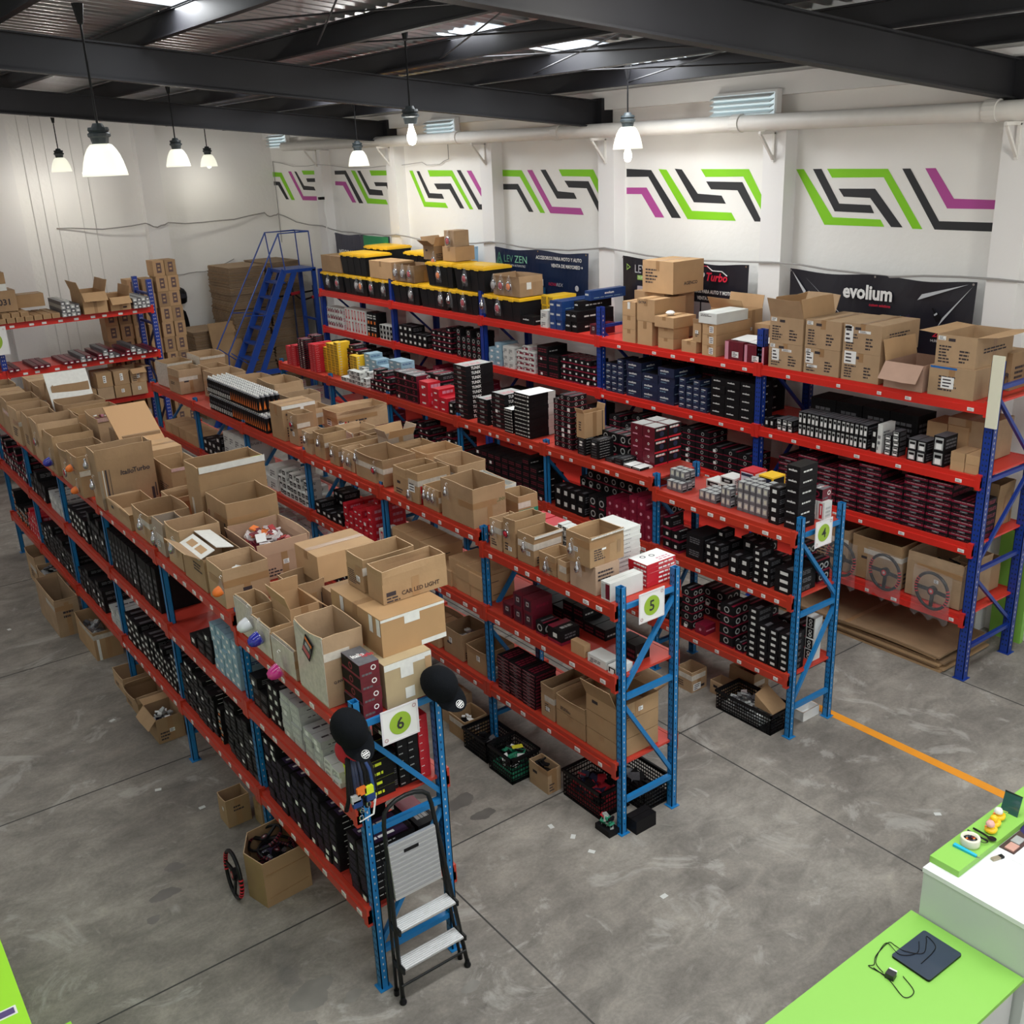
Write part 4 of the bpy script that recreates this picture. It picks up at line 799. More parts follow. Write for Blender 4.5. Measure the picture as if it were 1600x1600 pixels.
row(x3+.35,B,y3(0,.35),y3(0,.95),'dark',.3,.3,.32,1,'large dark box at the back, upper shelf, near bay of wall rack'); row(x3+.35,B,y3(0,.15),y3(0,.33),'kraftb',.3,.2,.3,1,'kraft box at the back of the upper shelf of the wall rack, near bay')
r3(D_,0,.01,.97,'mag',.34,.235,.062,(6,8),'black and magenta box in a high stack')
r3(B,1,.02,.28,'evob',.3,.2,.085,(4,5),'black box with white lettering'); r3(B,1,.29,.48,'evo',.26,.1,.07,(4,5),'small navy box'); r3(B,1,.49,.82,'evo',.34,.26,.105,(3,4),'large navy box with white lettering'); r3(B,1,.83,.97,'evo',.26,.1,.07,(5,6),'navy box in a tall pile')
row(x3+.45,B,y3(1,.1),y3(1,.9),'blkwl',.3,.24,.12,(3,4),'dark box at the back of the upper shelf of the wall rack, second bay')
r3(D_,1,.02,.97,'ring',.3,.2,.07,(3,6),'black and red box behind the mouse boxes')
r3(B,2,.02,.3,'blkred',.3,.11,.08,(3,4),'red and black box with white lower panels'); r3(B,2,.32,.52,'blkwl',.34,.22,.1,(3,4),'black box with grey print'); r3(B,2,.53,.7,'redwht',.24,.12,.07,(4,5),'red and white box in an even column'); r3(B,2,.71,.82,'white',.24,.12,.1,3,'white box'); r3(B,2,.83,.97,'cyan',.3,.14,.08,(3,4),'blue grey box')
r3(D_,2,.02,.97,'blkwl',.3,.2,.08,(3,5),'dark box')
r3(B,3,.02,.32,'blksq',.24,.12,.105,(3,4),'black and white box with round print',1); r3(B,3,.33,.6,'blkred',.24,.13,.08,(4,5),'red and black box with silver print'); r3(B,3,.61,.97,'blkstk',.24,.13,.1,(2,3),'grey and white printed box')
r3(D_,3,.02,.97,'redstk',.3,.16,.08,(2,5),'maroon box')
r3(B,4,.02,.22,'shock',.22,.1,.24,1,'black box with white shock absorber picture'); r3(B,4,.23,.36,'blkorg',.2,.1,.2,2,'black box with orange triangle'); r3(B,4,.37,.7,'wred',.2,.1,.2,2,'white box with red picture standing in two tiers'); r3(B,4,.71,.97,'redwht',.2,.09,.12,3,'pink and white box in tiers')
r3(D_,4,.02,.97,'dark',.3,.18,.1,(2,4),'dark box')
# top of rack 3, bay 2: long boxes
yb=y3(2,0)
row(x3+.05,A,yb+.1,yb+.28,'square',.3,.13,.13,1,'maroon box beside the post on the top shelf of the wall rack')
row(x3-.0,A,yb+.42,yb+.66,'evob',.62,.11,.13,2,'long black box on the top shelf of the wall rack')
row(x3+.1,A+.262,yb+.5,yb+.62,'evob',.55,.1,.11,1,'long black box with yellow end on the very top of the long boxes')
row(x3,A,yb+.72,yb+.98,'blubox',.6,.115,.12,3,'long blue box on the top shelf of the wall rack')
row(x3+.25,A+.37,yb+.45,yb+.56,'blubox',.6,.11,.12,1,'long blue box lying highest before the dark blue banner')
row(x3,A,yb+1.02,yb+1.18,'white',.5,.14,.11,2,'white box beside the long blue boxes')
row(x3+.25,A+.0,yb+1.2,yb+1.5,'yell',.4,.12,.12,3,'yellow box behind the blue boxes')
row(x3,A,yb+1.3,yb+1.7,'evob',.16,.28,.11,1,'small black box before the totes on the top shelf')
# ---------- cartons ----------
kraftA=M('kraft_a',(.34,.215,.115),.8,noise=.16,nscale=5,bump=.15,bscale=30); kraftB=M('kraft_b',(.42,.275,.155),.8,noise=.14,nscale=4,bump=.15,bscale=30); kraftC=M('kraft_c',(.38,.255,.15),.78,noise=.18,nscale=7,bump=.15,bscale=30)
t_=.006
def face(o,side,w,d,h):  # helper frames: L = -x face, N = -y face
    return ((0,d,0),(0,-1,0),(0,0,1),d,h) if side=='L' else ((0,0,0),(1,0,0),(0,0,1),w,h)
def strip(b,p0,p1,dv,tv,m,me,bow,r,n=6):
    k0=len(b.v); mi=b.mid(m); p0=Vector(p0);p1=Vector(p1); hs=[1+r.uniform(-.035,.035) for _ in range(4)]
    on=(p1-p0).cross(dv).normalized()
    for i in range(n+1):
        f=i/n; g=f*3; a=min(2,int(g)); hh=hs[a]+(hs[a+1]-hs[a])*(g-a)
        for j in range(3):
            v=j/2; q=p0.lerp(p1,f)+dv*(v*hh)+on*(bow*math.sin(PI*f)*v*v); b.v+=[tuple(q),tuple(q+tv)]
    w=6
    for i in range(n):
        for j in range(2):
            a=k0+i*w+j*2; b.f.append((a,a+w,a+w+2,a+2)); b.f.append((a+1,a+3,a+w+3,a+w+1)); b.mi+=[mi,mi]
        a=k0+i*w+4; b.f.append((a,a+w,a+w+1,a+1)); b.mi.append(b.mid(me))
    for a in (k0,k0+n*w):
        for j in range(2): b.f.append((a+2*j,a+2*j+2,a+2*j+3,a+2*j+1)); b.mi.append(mi)
def carton(loc,w,d,h,label,op=1,rz=0,hb=.68,m=kraft,prints=(),tapes=1,lean=None,flap=None,group=None,seed=None,wrap=False,lab=None,rimtape=None):
    """op=1 open with flaps standing up, op=0 closed, op=2 open with flaps folded outwards"""
    r=random.Random(seed if seed is not None else int(loc[0]*997+loc[1]*7919))
    t=thing('cardboard_carton',label,'carton',loc,rz,group)
    if m is kraft: m=r.choice((kraft,kraft,kraftA,kraftB,kraftC))
    if not prints and op and tapes and m is not black:
        q=r.random()
        prints=((('lines','N',.1,.12,.5,.5,3),('icons','L',.2,.6)) if q<.25 else (('icons','N',.6,.15),('lines','L',.15,.2,.6,.55,3)) if q<.5 else (('r','N',.86,0,.89,1,ink),('lines','L',.3,.3,.8,.7,4)) if q<.65 else (('lines','N',.3,.55,.8,.8,2),) if q<.85 else ())
    if lab is None and tapes and op and r.random()<.45: lab=((r.choice('LN'),r.uniform(.2,.6),r.uniform(.2,.6),.045,.035),)
    fm=ctape if wrap else m
    hbz=h*hb if op==1 else h
    b=MB()
    if op:
        b.box((0,0,0),(w,d,t_),m); b.box((0,0,t_),(w,t_,hbz),m); b.box((0,d-t_,t_),(w,d,hbz),m); b.box((0,t_,t_),(t_,d-t_,hbz),fm); b.box((w-t_,t_,t_),(w,d-t_,hbz),m)
    else: b.box((0,0,0),(w,d,hbz),m)
    off=.001
    for pr in prints:
        o,ux,uy,W,H=face(None,pr[1],w,d,hbz); off+=.0003
        if pr[0]=='t':
            if len(pr)>7 and pr[7]: # vertical text
                b.text(pr[2],tuple(Vector(o)+Vector(ux)*pr[3]*W+Vector(uy)*pr[4]*H),uy,tuple(-Vector(ux)),pr[5],pr[6],bold=.02,off=off)
            else: b.text(pr[2],tuple(Vector(o)+Vector(ux)*pr[3]*W+Vector(uy)*pr[4]*H),ux,uy,pr[5],pr[6],bold=.03,ital=.15 if pr[2].startswith('Ital') else 0,off=off)
        elif pr[0]=='r': b.quad(o,ux,uy,pr[2]*W,pr[3]*H,pr[4]*W,pr[5]*H,pr[6],off=off)
        elif pr[0]=='lines':
            u0,v0,u1,v1,n=pr[2:7]
            for i in range(n):
                a=v0+(v1-v0)*i/n; e=u0+(u1-u0)*r.uniform(.5,1); u=u0
                while u<e-.01:
                    q=min(e,u+r.uniform(.04,.12)); b.quad(o,ux,uy,u*W,a*H,q*W,(a+(v1-v0)/n*.5)*H,ink,off=off); u=q+.015
        elif pr[0]=='icons':
            for i in range(3):
                u=pr[2]+i*.07*min(1,.3/W); b.quad(o,ux,uy,u*W,pr[3]*H,u*W+.022,pr[3]*H+.026,ink,off=off)
    b.build('carton_body',t)
    if tapes and op:
        c=MB(); c.box((w/2-.025,-.0012,0),(w/2+.025,-.0002,hbz),tape)
        c.build('packing_tape',t)
    if op==0:
        for s in (0,1):
            c=MB(); g=.002; c.box((0,0 if s==0 else d/2+g,hbz),(w,d/2-g if s==0 else d,hbz+.004),m); c.build('flap',t)
        if tapes: c=MB(); c.box((-.001,d/2-.028,hbz*.7),(-.0001,d/2+.028,hbz+.005),tape); c.box((-.001,d/2-.028,hbz+.004),(w+.001,d/2+.028,hbz+.0055),tape); c.build('packing_tape',t)
    else:
        fl=h-hbz if op==1 else min(w,d)*.48
        lean=lean or [r.uniform(-.16,.1) for _ in range(4)]
        if op==2: lean=flap or [r.uniform(1.2,2.4) for _ in range(4)]
        for k in range(4):
            a=lean[k]
            if a is None: continue
            L_=fl*(1 if op==2 else r.uniform(.93,1.03)); s,cz=math.sin(a)*L_,math.cos(a)*L_
            wob=r.uniform(-.012,.012) if op==1 else 0
            c=MB(); e=.003; mm=fm if k==1 else (m if op==1 or k%2 else kraft2)
            bow=r.uniform(-.03,.05)*(w if k%2==0 else d)*(1 if op==1 else .3)
            if k==0: p0,p1,dv,tv=(e,0,hbz),(w-e,0,hbz),Vector((0,-s,cz)),Vector((0,t_,0)); 
            elif k==2: p0,p1,dv,tv=(w-e,d,hbz),(e,d,hbz),Vector((0,s,cz)),Vector((0,-t_,0))
            elif k==1: p0,p1,dv,tv=(0,d-e,hbz),(0,e,hbz),Vector((-s,0,cz)),Vector((t_,0,0))
            else: p0,p1,dv,tv=(w,e,hbz),(w,d-e,hbz),Vector((s,0,cz)),Vector((-t_,0,0))
            strip(c,p0,p1,dv,tv,mm,edge,bow,r)
            lo=[Vector(p0),Vector(p1)]; hi=[lo[0]+dv,lo[1]+dv]
            if rimtape is not None and k==0:
                nn=(hi[1]-hi[0]).cross(dv).normalized()*(.0025+max(0,bow))
                c.poly([lo[0].lerp(hi[0],.72)+nn,lo[1].lerp(hi[1],.72)+nn,hi[1]+nn,hi[0]+nn],rimtape)
            c.build('flap',t)
        if op==1 and tapes and r.random()<.6:
            c=MB(); zz=hbz*r.uniform(.8,1.0); c.box((-.0015,-.002,zz-.03),(w*r.uniform(.6,1),-.0006,zz+.02),ctape if r.random()<.6 else tape); c.box((-.0025,-.002,zz-.03),(-.0008,d*r.uniform(.3,1),zz+.02),ctape if r.random()<.5 else tape); c.build('packing_tape',t)
        if wrap:
            c=MB(); c.box((-.003,-.0005,hbz*.05),(-.0005,d+.0005,h*.96),ctape); c.build('plastic_wrap',t)
    if lab:
        for (sd,u,v,a,bb) in lab:
            o,ux,uy,W,H=face(None,sd,w,d,hbz); c=MB(); c.quad(o,ux,uy,u*W,v*H,u*W+a,v*H+bb,white,off=.002)
            for q in range(3): c.quad(o,ux,uy,u*W+a*.12,v*H+bb*(.15+.28*q),u*W+a*r.uniform(.5,.9),v*H+bb*(.27+.28*q),ink,off=.0026)
            c.build('shipping_label',t)
    return t
def heap(loc,w,d,hgt,cols,label,n=40,s=.05,seed=1,spiky=1):
    r=random.Random(seed); b=MB()
    # a sagging base layer so nothing shows through
    b.box((0,0,0),(w,d,hgt*.35),cols[0])
    for i in range(n):
        x,y=r.uniform(.04,w-.04),r.uniform(.04,d-.04); z=hgt*(.35+.6*r.random()*(1-abs(x/w-.5))*(1.2-abs(y/d-.5)))
        T=Matrix.Translation((x,y,z))@Matrix.Rotation(r.uniform(0,PI),4,'Z')@Matrix.Rotation(r.uniform(-.7,.7)*spiky,4,'X')
        a,c,e=r.uniform(.5,1)*s,r.uniform(.4,.9)*s,r.uniform(.08,.3)*s
        b.box((-a/2,-c/2,-e/2),(a/2,c/2,e/2),r.choice(cols),T)
    o=b.build('bagged_parts',None,loc); o['label']=label; o['category']='bagged parts'; o['kind']='stuff'; return o
# hanging samples
def sample(kind,loc,label,group=None,rz=0,s=1.0):
    """a clear bag with a part in it, tied to the face behind it (faces -x)"""
    t=thing('hanging_sample',label,'sample bag',loc,rz,group)
    b=MB(); n=6; W,H=(.08*s,.13*s)
    for i in range(n+1):
        for j in range(7):
            u,v=i/n-.5,j/6; b.v.append((-.022*s*(1-(2*u)**2)*math.sin(PI*min(1,v*1.1))-.003,-u*W*(.45+.55*min(1,(1-v)*2.2)),-H*(1-v)))
    k0=b.mid(plast)
    for i in range(n):
        for j in range(6): b.f.append((i*7+j,(i+1)*7+j,(i+1)*7+j+1,i*7+j+1)); b.mi.append(k0)
    b.build('plastic_bag',t,smooth=True)
    b=MB()
    if kind=='bulb':
        b.lathe((-.016*s,0,-H*.75),[(0,0),(.016*s,.005*s),(.022*s,.03*s),(.016*s,.05*s),(.009*s,.06*s),(.009*s,.085*s),(0,.088*s)],chrome,12); b.build('chrome_bulb',t,smooth=True)
    elif kind in('disc','odisc','sdisc'):
        cc={'disc':M('lens_red',(.42,.02,.04),.25),'odisc':M('lens_orange',(.8,.2,.03),.25),'sdisc':M('lens_silver',(.6,.6,.6),.2,metal=.5)}[kind]
        b.lathe((-.006,0,-H*.55),[(0,.0),(.034*s,.0),(.038*s,.006),(.038*s,.012),(.028*s,.016),(.026*s,.013),(0,.013)],chrome,20,axis=(-1,0,0)); b.lathe((-.006,0,-H*.55),[(.026*s,.0135),(.02*s,.019),(0,.021)],cc,20,axis=(-1,0,0)); b.build('round_lamp',t,smooth=True)
    elif kind=='blister':
        b.box((-.012,-W*.45,-H*.9),(-.008,W*.45,-H*.1),black); b.quad((-.012,W*.45,-H*.9),(0,-1,0),(0,0,1),.005,H*.1,W*.85,H*.3,red); b.quad((-.012,W*.45,-H*.9),(0,-1,0),(0,0,1),.005,H*.62,W*.85,H*.74,orange); b.quad((-.012,W*.45,-H*.9),(0,-1,0),(0,0,1),.02,H*.4,W*.7,H*.55,lgrey); b.build('blister_card',t)
    elif kind in ('amber','bluecap','pinkcap','clearcap'):
        cc={'amber':orange,'bluecap':M('lens_blue',(.015,.02,.3),.1,spec=.8),'pinkcap':M('lens_pink',(.5,.02,.2),.1,spec=.8),'clearcap':M('lens_clear',(.6,.62,.64),.1,spec=.8)}[kind]
        b.lathe((-.006,0,-H*.55),[(.03*s,0),(.031*s,.01),(.027*s,.035*s),(.017*s,.052*s),(0,.058*s)],cc,16,axis=(-1,0,-.35)); b.build('lamp_cover',t,smooth=True)
    b=MB(); b.tube([(0,0,0),(-.006,.004,.012),(.004,0,.022),(.01,-.004,.01)],.0018,white,4); b.build('tie',t)
    return t
TOPZ=1.956; TZ0=1.866
# ---- rack six top, nearest bay
carton((2.09,4.73,TZ0),.253,.361,.445,'tall open carton wrapped in clear film, at the near end of rack six',wrap=True,hb=.74,lean=[0,.0,-.02,.02],prints=(('t','N','ARVCO',.62,.05,.03,ink,True),('t','N','Q.INV',.18,.42,.02,ink)))
carton((2.34,4.50,TZ0),.31,.30,.275,'carton with white tape under the largest brown box, nearest rack end',op=0,m=M('kraft_yellow',(.43,.33,.19),.8,noise=.1),prints=(('r','N',.0,.86,1,1,wtape),('r','N',.33,.6,.6,.9,wtape),('r','N',.4,.1,.6,.35,wtape),('r','N',.86,.4,.99,.9,kraft2)),tapes=0)
carton((2.385,4.58,2.146),.426,.6,.232,'largest closed brown carton with white tape on its edges, below the two open cartons',op=0,m=M('kraft_orange',(.42,.25,.115),.75,noise=.06),prints=(('r','N',0,.93,1,1,wtape),('r','N',.36,.72,.6,.95,wtape),('r','N',.6,.0,1,.13,wtape),('r','L',.92,.55,.99,1,wtape),('r','L',.78,.55,.85,1,wtape),('r','L',.2,.6,.27,1,wtape)),tapes=1)
carton((2.50,4.735,2.386),.44,.177,.205,'open carton printed CAR LED LIGHT on top of the largest brown carton',hb=.6,lean=[.02,-.05,.03,-.02],prints=(('t','N','CAR LED LIGHT',.28,.22,.028,M('ink_brown',(.06,.03,.02),.7)),('icons','N',.05,.35),('lines','N',.05,.05,.3,.35,2)))
carton((2.50,4.965,2.386),.36,.2,.215,'open carton with black and red striped corner, behind the one printed CAR LED LIGHT',hb=.65,prints=(('lines','L',.1,.2,.8,.85,7),('r','N',.8,0,.85,1,ink),('r','N',.88,0,.91,1,red)))
heap((2.53,4.76,2.40),.38,.12,.11,[white,kraft2,pink],'pale packets standing in the carton printed CAR LED LIGHT',n=12,s=.12,seed=3,spiky=2)
carton((2.62,5.85,2.12),.44,.35,.19,'closed carton with a torn triangular flap, behind the striped corner carton',op=0,m=kraft2)
carton((2.44,5.83,TOPZ-.09),.2,.28,.3,'plain open carton half hidden left of the largest brown carton',op=1)
carton((2.60,5.26,TZ0),.1,.5,.2,'dark inside carton squeezed behind the largest brown carton',op=1) if False else None
carton((2.62,5.40,TZ0),.44,.42,.24,'open carton carrying the torn flap carton',op=0)
carton((2.25,5.52,TZ0),.2,.3,.29,'carton with lid flap raised and maroon MF on its front, by the blue lamp cover',op=2,flap=[None,.3,-.15,2.3],m=kraft2,prints=(('t','N','MF',.45,.35,.05,maroon,True),))
carton((2.09,5.15,TZ0),.16,.33,.20,'low film wrapped carton behind the tall wrapped one',wrap=True)
carton((2.09,5.5,TZ0),.15,.28,.22,'film wrapped carton at the shelf edge by the blue lamp cover',wrap=True)
carton((2.10,5.80,TZ0),.15,.28,.26,'film wrapped carton just before the rack post with silver sample',wrap=True)
for k in range(4): carton2=stack('hella',2.19,4.50,TZ0+k*.083,.122,.215,.082,1,['lowest','second lowest','second highest','topmost'][k]+' of four maroon and black horn boxes at the near end of rack six',None,jit=.002)
carton((2.10,6.245,TOPZ),.33,.30,.285,'open carton of red and white packets, just past the second post of rack six',prints=(('icons','N',.4,.5),('lines','N',.35,.1,.7,.45,3)))
heap((2.12,6.26,TOPZ+.008),.3,.26,.22,[white,white,red,offw],'white and red packets in the first open carton past the second post',n=60,s=.05,seed=5)
carton((2.10,6.60,TOPZ),.3,.44,.25,'long carton half closed by white labelled flaps, front row of rack six',op=2,flap=[None,1.0,None,None],hb=.8,prints=(('lines','L',.5,.5,.95,.8,3),))
b=MB(); b.hexa([Vector((2.08,6.62,2.205)),Vector((2.2,6.62,2.25)),Vector((2.2,7.05,2.25)),Vector((2.08,7.05,2.205))],[Vector((2.08,6.62,2.21)),Vector((2.2,6.62,2.256)),Vector((2.2,7.05,2.256)),Vector((2.08,7.05,2.21))],wtape)
b.hexa([Vector((2.22,6.64,2.26)),Vector((2.34,6.62,2.24)),Vector((2.34,7.08,2.24)),Vector((2.22,7.08,2.26))],[Vector((2.22,6.64,2.266)),Vector((2.34,6.62,2.246)),Vector((2.34,7.08,2.246)),Vector((2.22,7.08,2.266))],wtape)
b.poly([Vector((2.12,6.68,2.2265)),Vector((2.17,6.68,2.245)),Vector((2.17,6.82,2.245)),Vector((2.12,6.82,2.2265))],kraft2); b.poly([Vector((2.12,6.86,2.2265)),Vector((2.17,6.86,2.245)),Vector((2.17,6.99,2.245)),Vector((2.12,6.99,2.2265))],kraft2)
b.build('torn_flap',label='two white labelled cardboard flaps lying over the long carton',cat='cardboard')
carton((2.11,7.10,TOPZ),.316,.32,.325,'open carton with cans inside, behind the white labelled flaps',lean=[.05,0,-.05,0],prints=(('icons','N',.1,.4),))
heap((2.14,7.13,TOPZ+.008),.26,.26,.2,[black,red,white,black],'small cans in the open carton behind the white labelled flaps',n=20,s=.07,seed=6)
carton((2.11,7.50,TOPZ),.2,.26,.27,'greyish open carton with small dark boxes, front row of rack six',m=M('kraft_grey',(.32,.25,.19),.8,noise=.1),lab=(('L',.4,.3,.06,.06),))
heap((2.13,7.53,TOPZ+.008),.17,.2,.23,[grey,lgrey,white,black],'small dark and silver boxes in the greyish open carton',n=30,s=.05,seed=8)
carton((2.11,7.82,TOPZ),.34,.44,.25,'wide open carton in front of the car emblem carton',lean=[-.25,.02,.05,-.1])
carton((2.46,8.30,TOPZ),.25,.3,.2,'small kraft carton between the big film edged one and the car emblem carton',op=1)
carton((2.07,9.02,TOPZ),.5,.25,.55,'very large carton printed with a car emblem and barcode stripes',m=kraftA,tapes=0,hb=.66,lean=[.0,.03,.1,.03],prints=(('t','N','Italio',.38,.80,.045,ink),('t','N','Turbo',.60,.815,.045,ink),('r','N',.0,0,.05,1,M('kraft_stripe',(.25,.19,.13),.7)),('r','N',.12,.0,.15,1,ink),('r','N',.19,.0,.2,1,ink),('r','N',.08,0,.095,1,wtape),('r','N',.88,.0,.93,.35,ink),('r','N',.95,.1,.97,.45,ink)))
carton((2.62,8.75,TOPZ),.27,.5,.33,'open carton with crinkled pink plastic rim, behind the car emblem carton',rimtape=M('pink_wrap',(.55,.35,.33),.3,noise=.3,nscale=40),lean=[.02,0,0,.3])
carton((2.64,9.35,TOPZ),.3,.4,.36,'closed pale topped carton right behind the car emblem carton',op=0,m=kraft2)
carton((2.49,7.62,TOPZ),.56,.31,.62,'large tall open carton with shiny film along its rim and a lime sticker',hb=.7,lean=[0,0,0,0],rimtape=wtape,prints=(('r','L',.25,.35,.4,.75,ctape),))
b=MB(); b.box((2.86,7.611,2.545),(3.02,7.614,2.575),M('lime_sticker',(.6,.85,.05),.5)); b.build('lime_sticker',label='lime green sticker strip on the rim of the tall film edged carton',cat='sticker')
carton((2.50,7.13,TOPZ),.42,.42,.44,'tall open carton with dark printed corner stripe before the film edged one',lean=[.0,.0,0,0],prints=(('r','L',.8,0,.86,1,ink),('r','L',.06,0,.1,1,maroon),('lines','L',.3,.5,.7,.8,2)))
carton((2.47,6.52,TOPZ),.40,.56,.28,'round bulging open carton full of orange and red bagged parts',lean=[-.1,.25,.0,.2],m=M('kraft_pink',(.42,.27,.18),.7,noise=.1))
heap((2.50,6.55,TOPZ+.008),.34,.5,.3,[M('bag_white',(.6,.55,.55),.25),orange,M('bag_red',(.4,.05,.05),.3),M('bag_white',(.6,.55,.55),.25),dred,white],'orange, red and white bagged parts heaped in the bulging carton',n=120,s=.075,seed=9,spiky=1.6)
carton((2.09,8.30,TOPZ),.30,.66,.14,'wide low carton at the shelf edge just before the car emblem carton',op=1,hb=.9)
# rack six further bays
far=[(2.05,9.95,.36,.42,.36,'open carton with white taped rim, front row past the car emblem one',1,dict(rimtape=wtape)),
(2.03,9.52,.32,.36,.40,'open carton with drooping front flap and handling icons, beside the car emblem one',1,dict(prints=(('icons','N',.3,.7),('lines','N',.6,.75,.9,.9,1)))),
(2.03,10.45,.4,.45,.40,'open carton with a white sheet lying across its corner, front row',1,dict(lab=(('N',.6,.7,.1,.04),))),
(2.03,11.0,.4,.42,.44,'open carton with high back flap, front row, fourth from the car emblem one',1,{}),
(2.03,11.5,.3,.4,.42,'open carton with bottles, front row, fifth from the car emblem one',1,{}),
(2.03,12.0,.36,.42,.4,'open carton near the left edge of the photo, with samples on its side',1,{}),
(2.03,12.5,.36,.45,.42,'open carton at the left edge, front row',1,{}),
(2.05,13.0,.3,.45,.40,'kraft carton at the left edge, front row, last but one',0,{}),
(2.05,13.55,.3,.45,.42,'kraft carton at the left edge, front row, last',1,{}),
(2.55,9.85,.36,.5,.42,'tall brown carton with a big smooth lid flap folded down, behind the front row',0,dict(m=kraft3)),
(2.5,10.5,.4,.5,.5,'tall carton with printed film and small bottles on its rim',1,dict(rimtape=M('print_wrap',(.4,.25,.22),.4,noise=.4,nscale=60))),
(2.48,11.2,.45,.4,.42,'open carton between the bottle one and the wrapped one',1,{}),
(2.48,11.8,.45,.4,.42,'open carton with printed red bars, second row',1,dict(prints=(('r','N',.1,.1,.25,.9,dred),('r','N',.3,.1,.4,.9,ink)))),
(2.5,12.35,.42,.4,.55,'carton wrapped in white film with its lid standing open',1,dict(m=kraft)),
(2.5,12.95,.4,.45,.45,'open carton left of the white wrapped one',1,{}),
(2.5,13.5,.4,.45,.42,'kraft carton farthest along rack six, second row',0,{})]
for x0,y0,w0,d0,h0,l0,op,kw in far: carton((x0,y0,TOPZ),w0,d0,h0,l0,op=op,rz=R.uniform(-.04,.04),**kw)
b=MB(); b.hexa([Vector((2.52,9.78,2.30)),Vector((2.93,9.78,2.30)),Vector((2.93,9.80,2.30)),Vector((2.52,9.80,2.30))],[Vector((2.50,10.2,2.62)),Vector((2.91,10.2,2.62)),Vector((2.91,10.23,2.61)),Vector((2.50,10.23,2.61))],M('kraft_smooth',(.46,.27,.13),.7)); b.build('lid_flap',label='big smooth orange brown lid flap slanting over the tall brown carton',cat='cardboard flap')
b=MB(); b.hexa([Vector((2.48,12.27,2.18)),Vector((2.95,12.27,2.18)),Vector((2.95,12.28,2.18)),Vector((2.48,12.28,2.18))],[Vector((2.46,12.42,2.64)),Vector((2.93,12.42,2.64)),Vector((2.93,12.43,2.64)),Vector((2.46,12.43,2.64))],wtape); b.build('wrapped_lid',label='white film wrapped lid standing before the carton near the crosswise rack',cat='cardboard flap')
heap((2.52,10.52,TOPZ+.36),.34,.44,.12,[dred,white,grey,pink],'small bottles and parts on the printed film carton',n=40,s=.05,seed=12,spiky=2)
for i,(x0,y0,z0,k,l0) in enumerate([(2.08,5.62,2.10,'bluecap','blue lamp cover in a clear bag hanging on the MF carton'),(2.08,5.78,2.14,'clearcap','clear lamp cover in a bag hanging left of the blue one'),(2.05,5.28,2.02,'pinkcap','pink lamp cover hanging on a film wrapped carton'),(2.08,6.22,2.2,'amber','bagged amber part hanging at the corner of the red and white packet carton'),(2.09,7.2,2.2,'bulb','chrome bulb bag hanging on the can carton'),(2.09,7.62,2.16,'bulb','chrome bulb bag hanging on the greyish carton'),(2.09,7.95,2.18,'bulb','chrome bulb bag hanging on the wide carton before the car emblem one'),(2.05,9.22,2.42,'bulb','upper silver bag on the side of the car emblem carton'),(2.05,9.12,2.25,'bulb','lower silver bag on the side of the car emblem carton'),(2.028,9.72,2.3,'amber','orange lens bag on the icon carton'),(2.01,9.95,2.2,'disc','red lens bag on the white rim carton'),(2.028,10.6,2.2,'bluecap','dark blue cover on the white sheet carton'),(2.028,11.2,2.25,'disc','red and white bag on the high flap carton'),(2.025,9.66,2.1,'amber','orange lens bag low at the shelf edge beyond the car emblem carton')]):
    sample(k,(x0-.003,y0,z0),l0,s=1.5 if 'cap' in k else 1.15)
t=sample('blister',(2.085,4.86,2.27),'black and red blister card tied to the tall wrapped carton',s=1.35); t.rotation_euler=(.5,0,0)
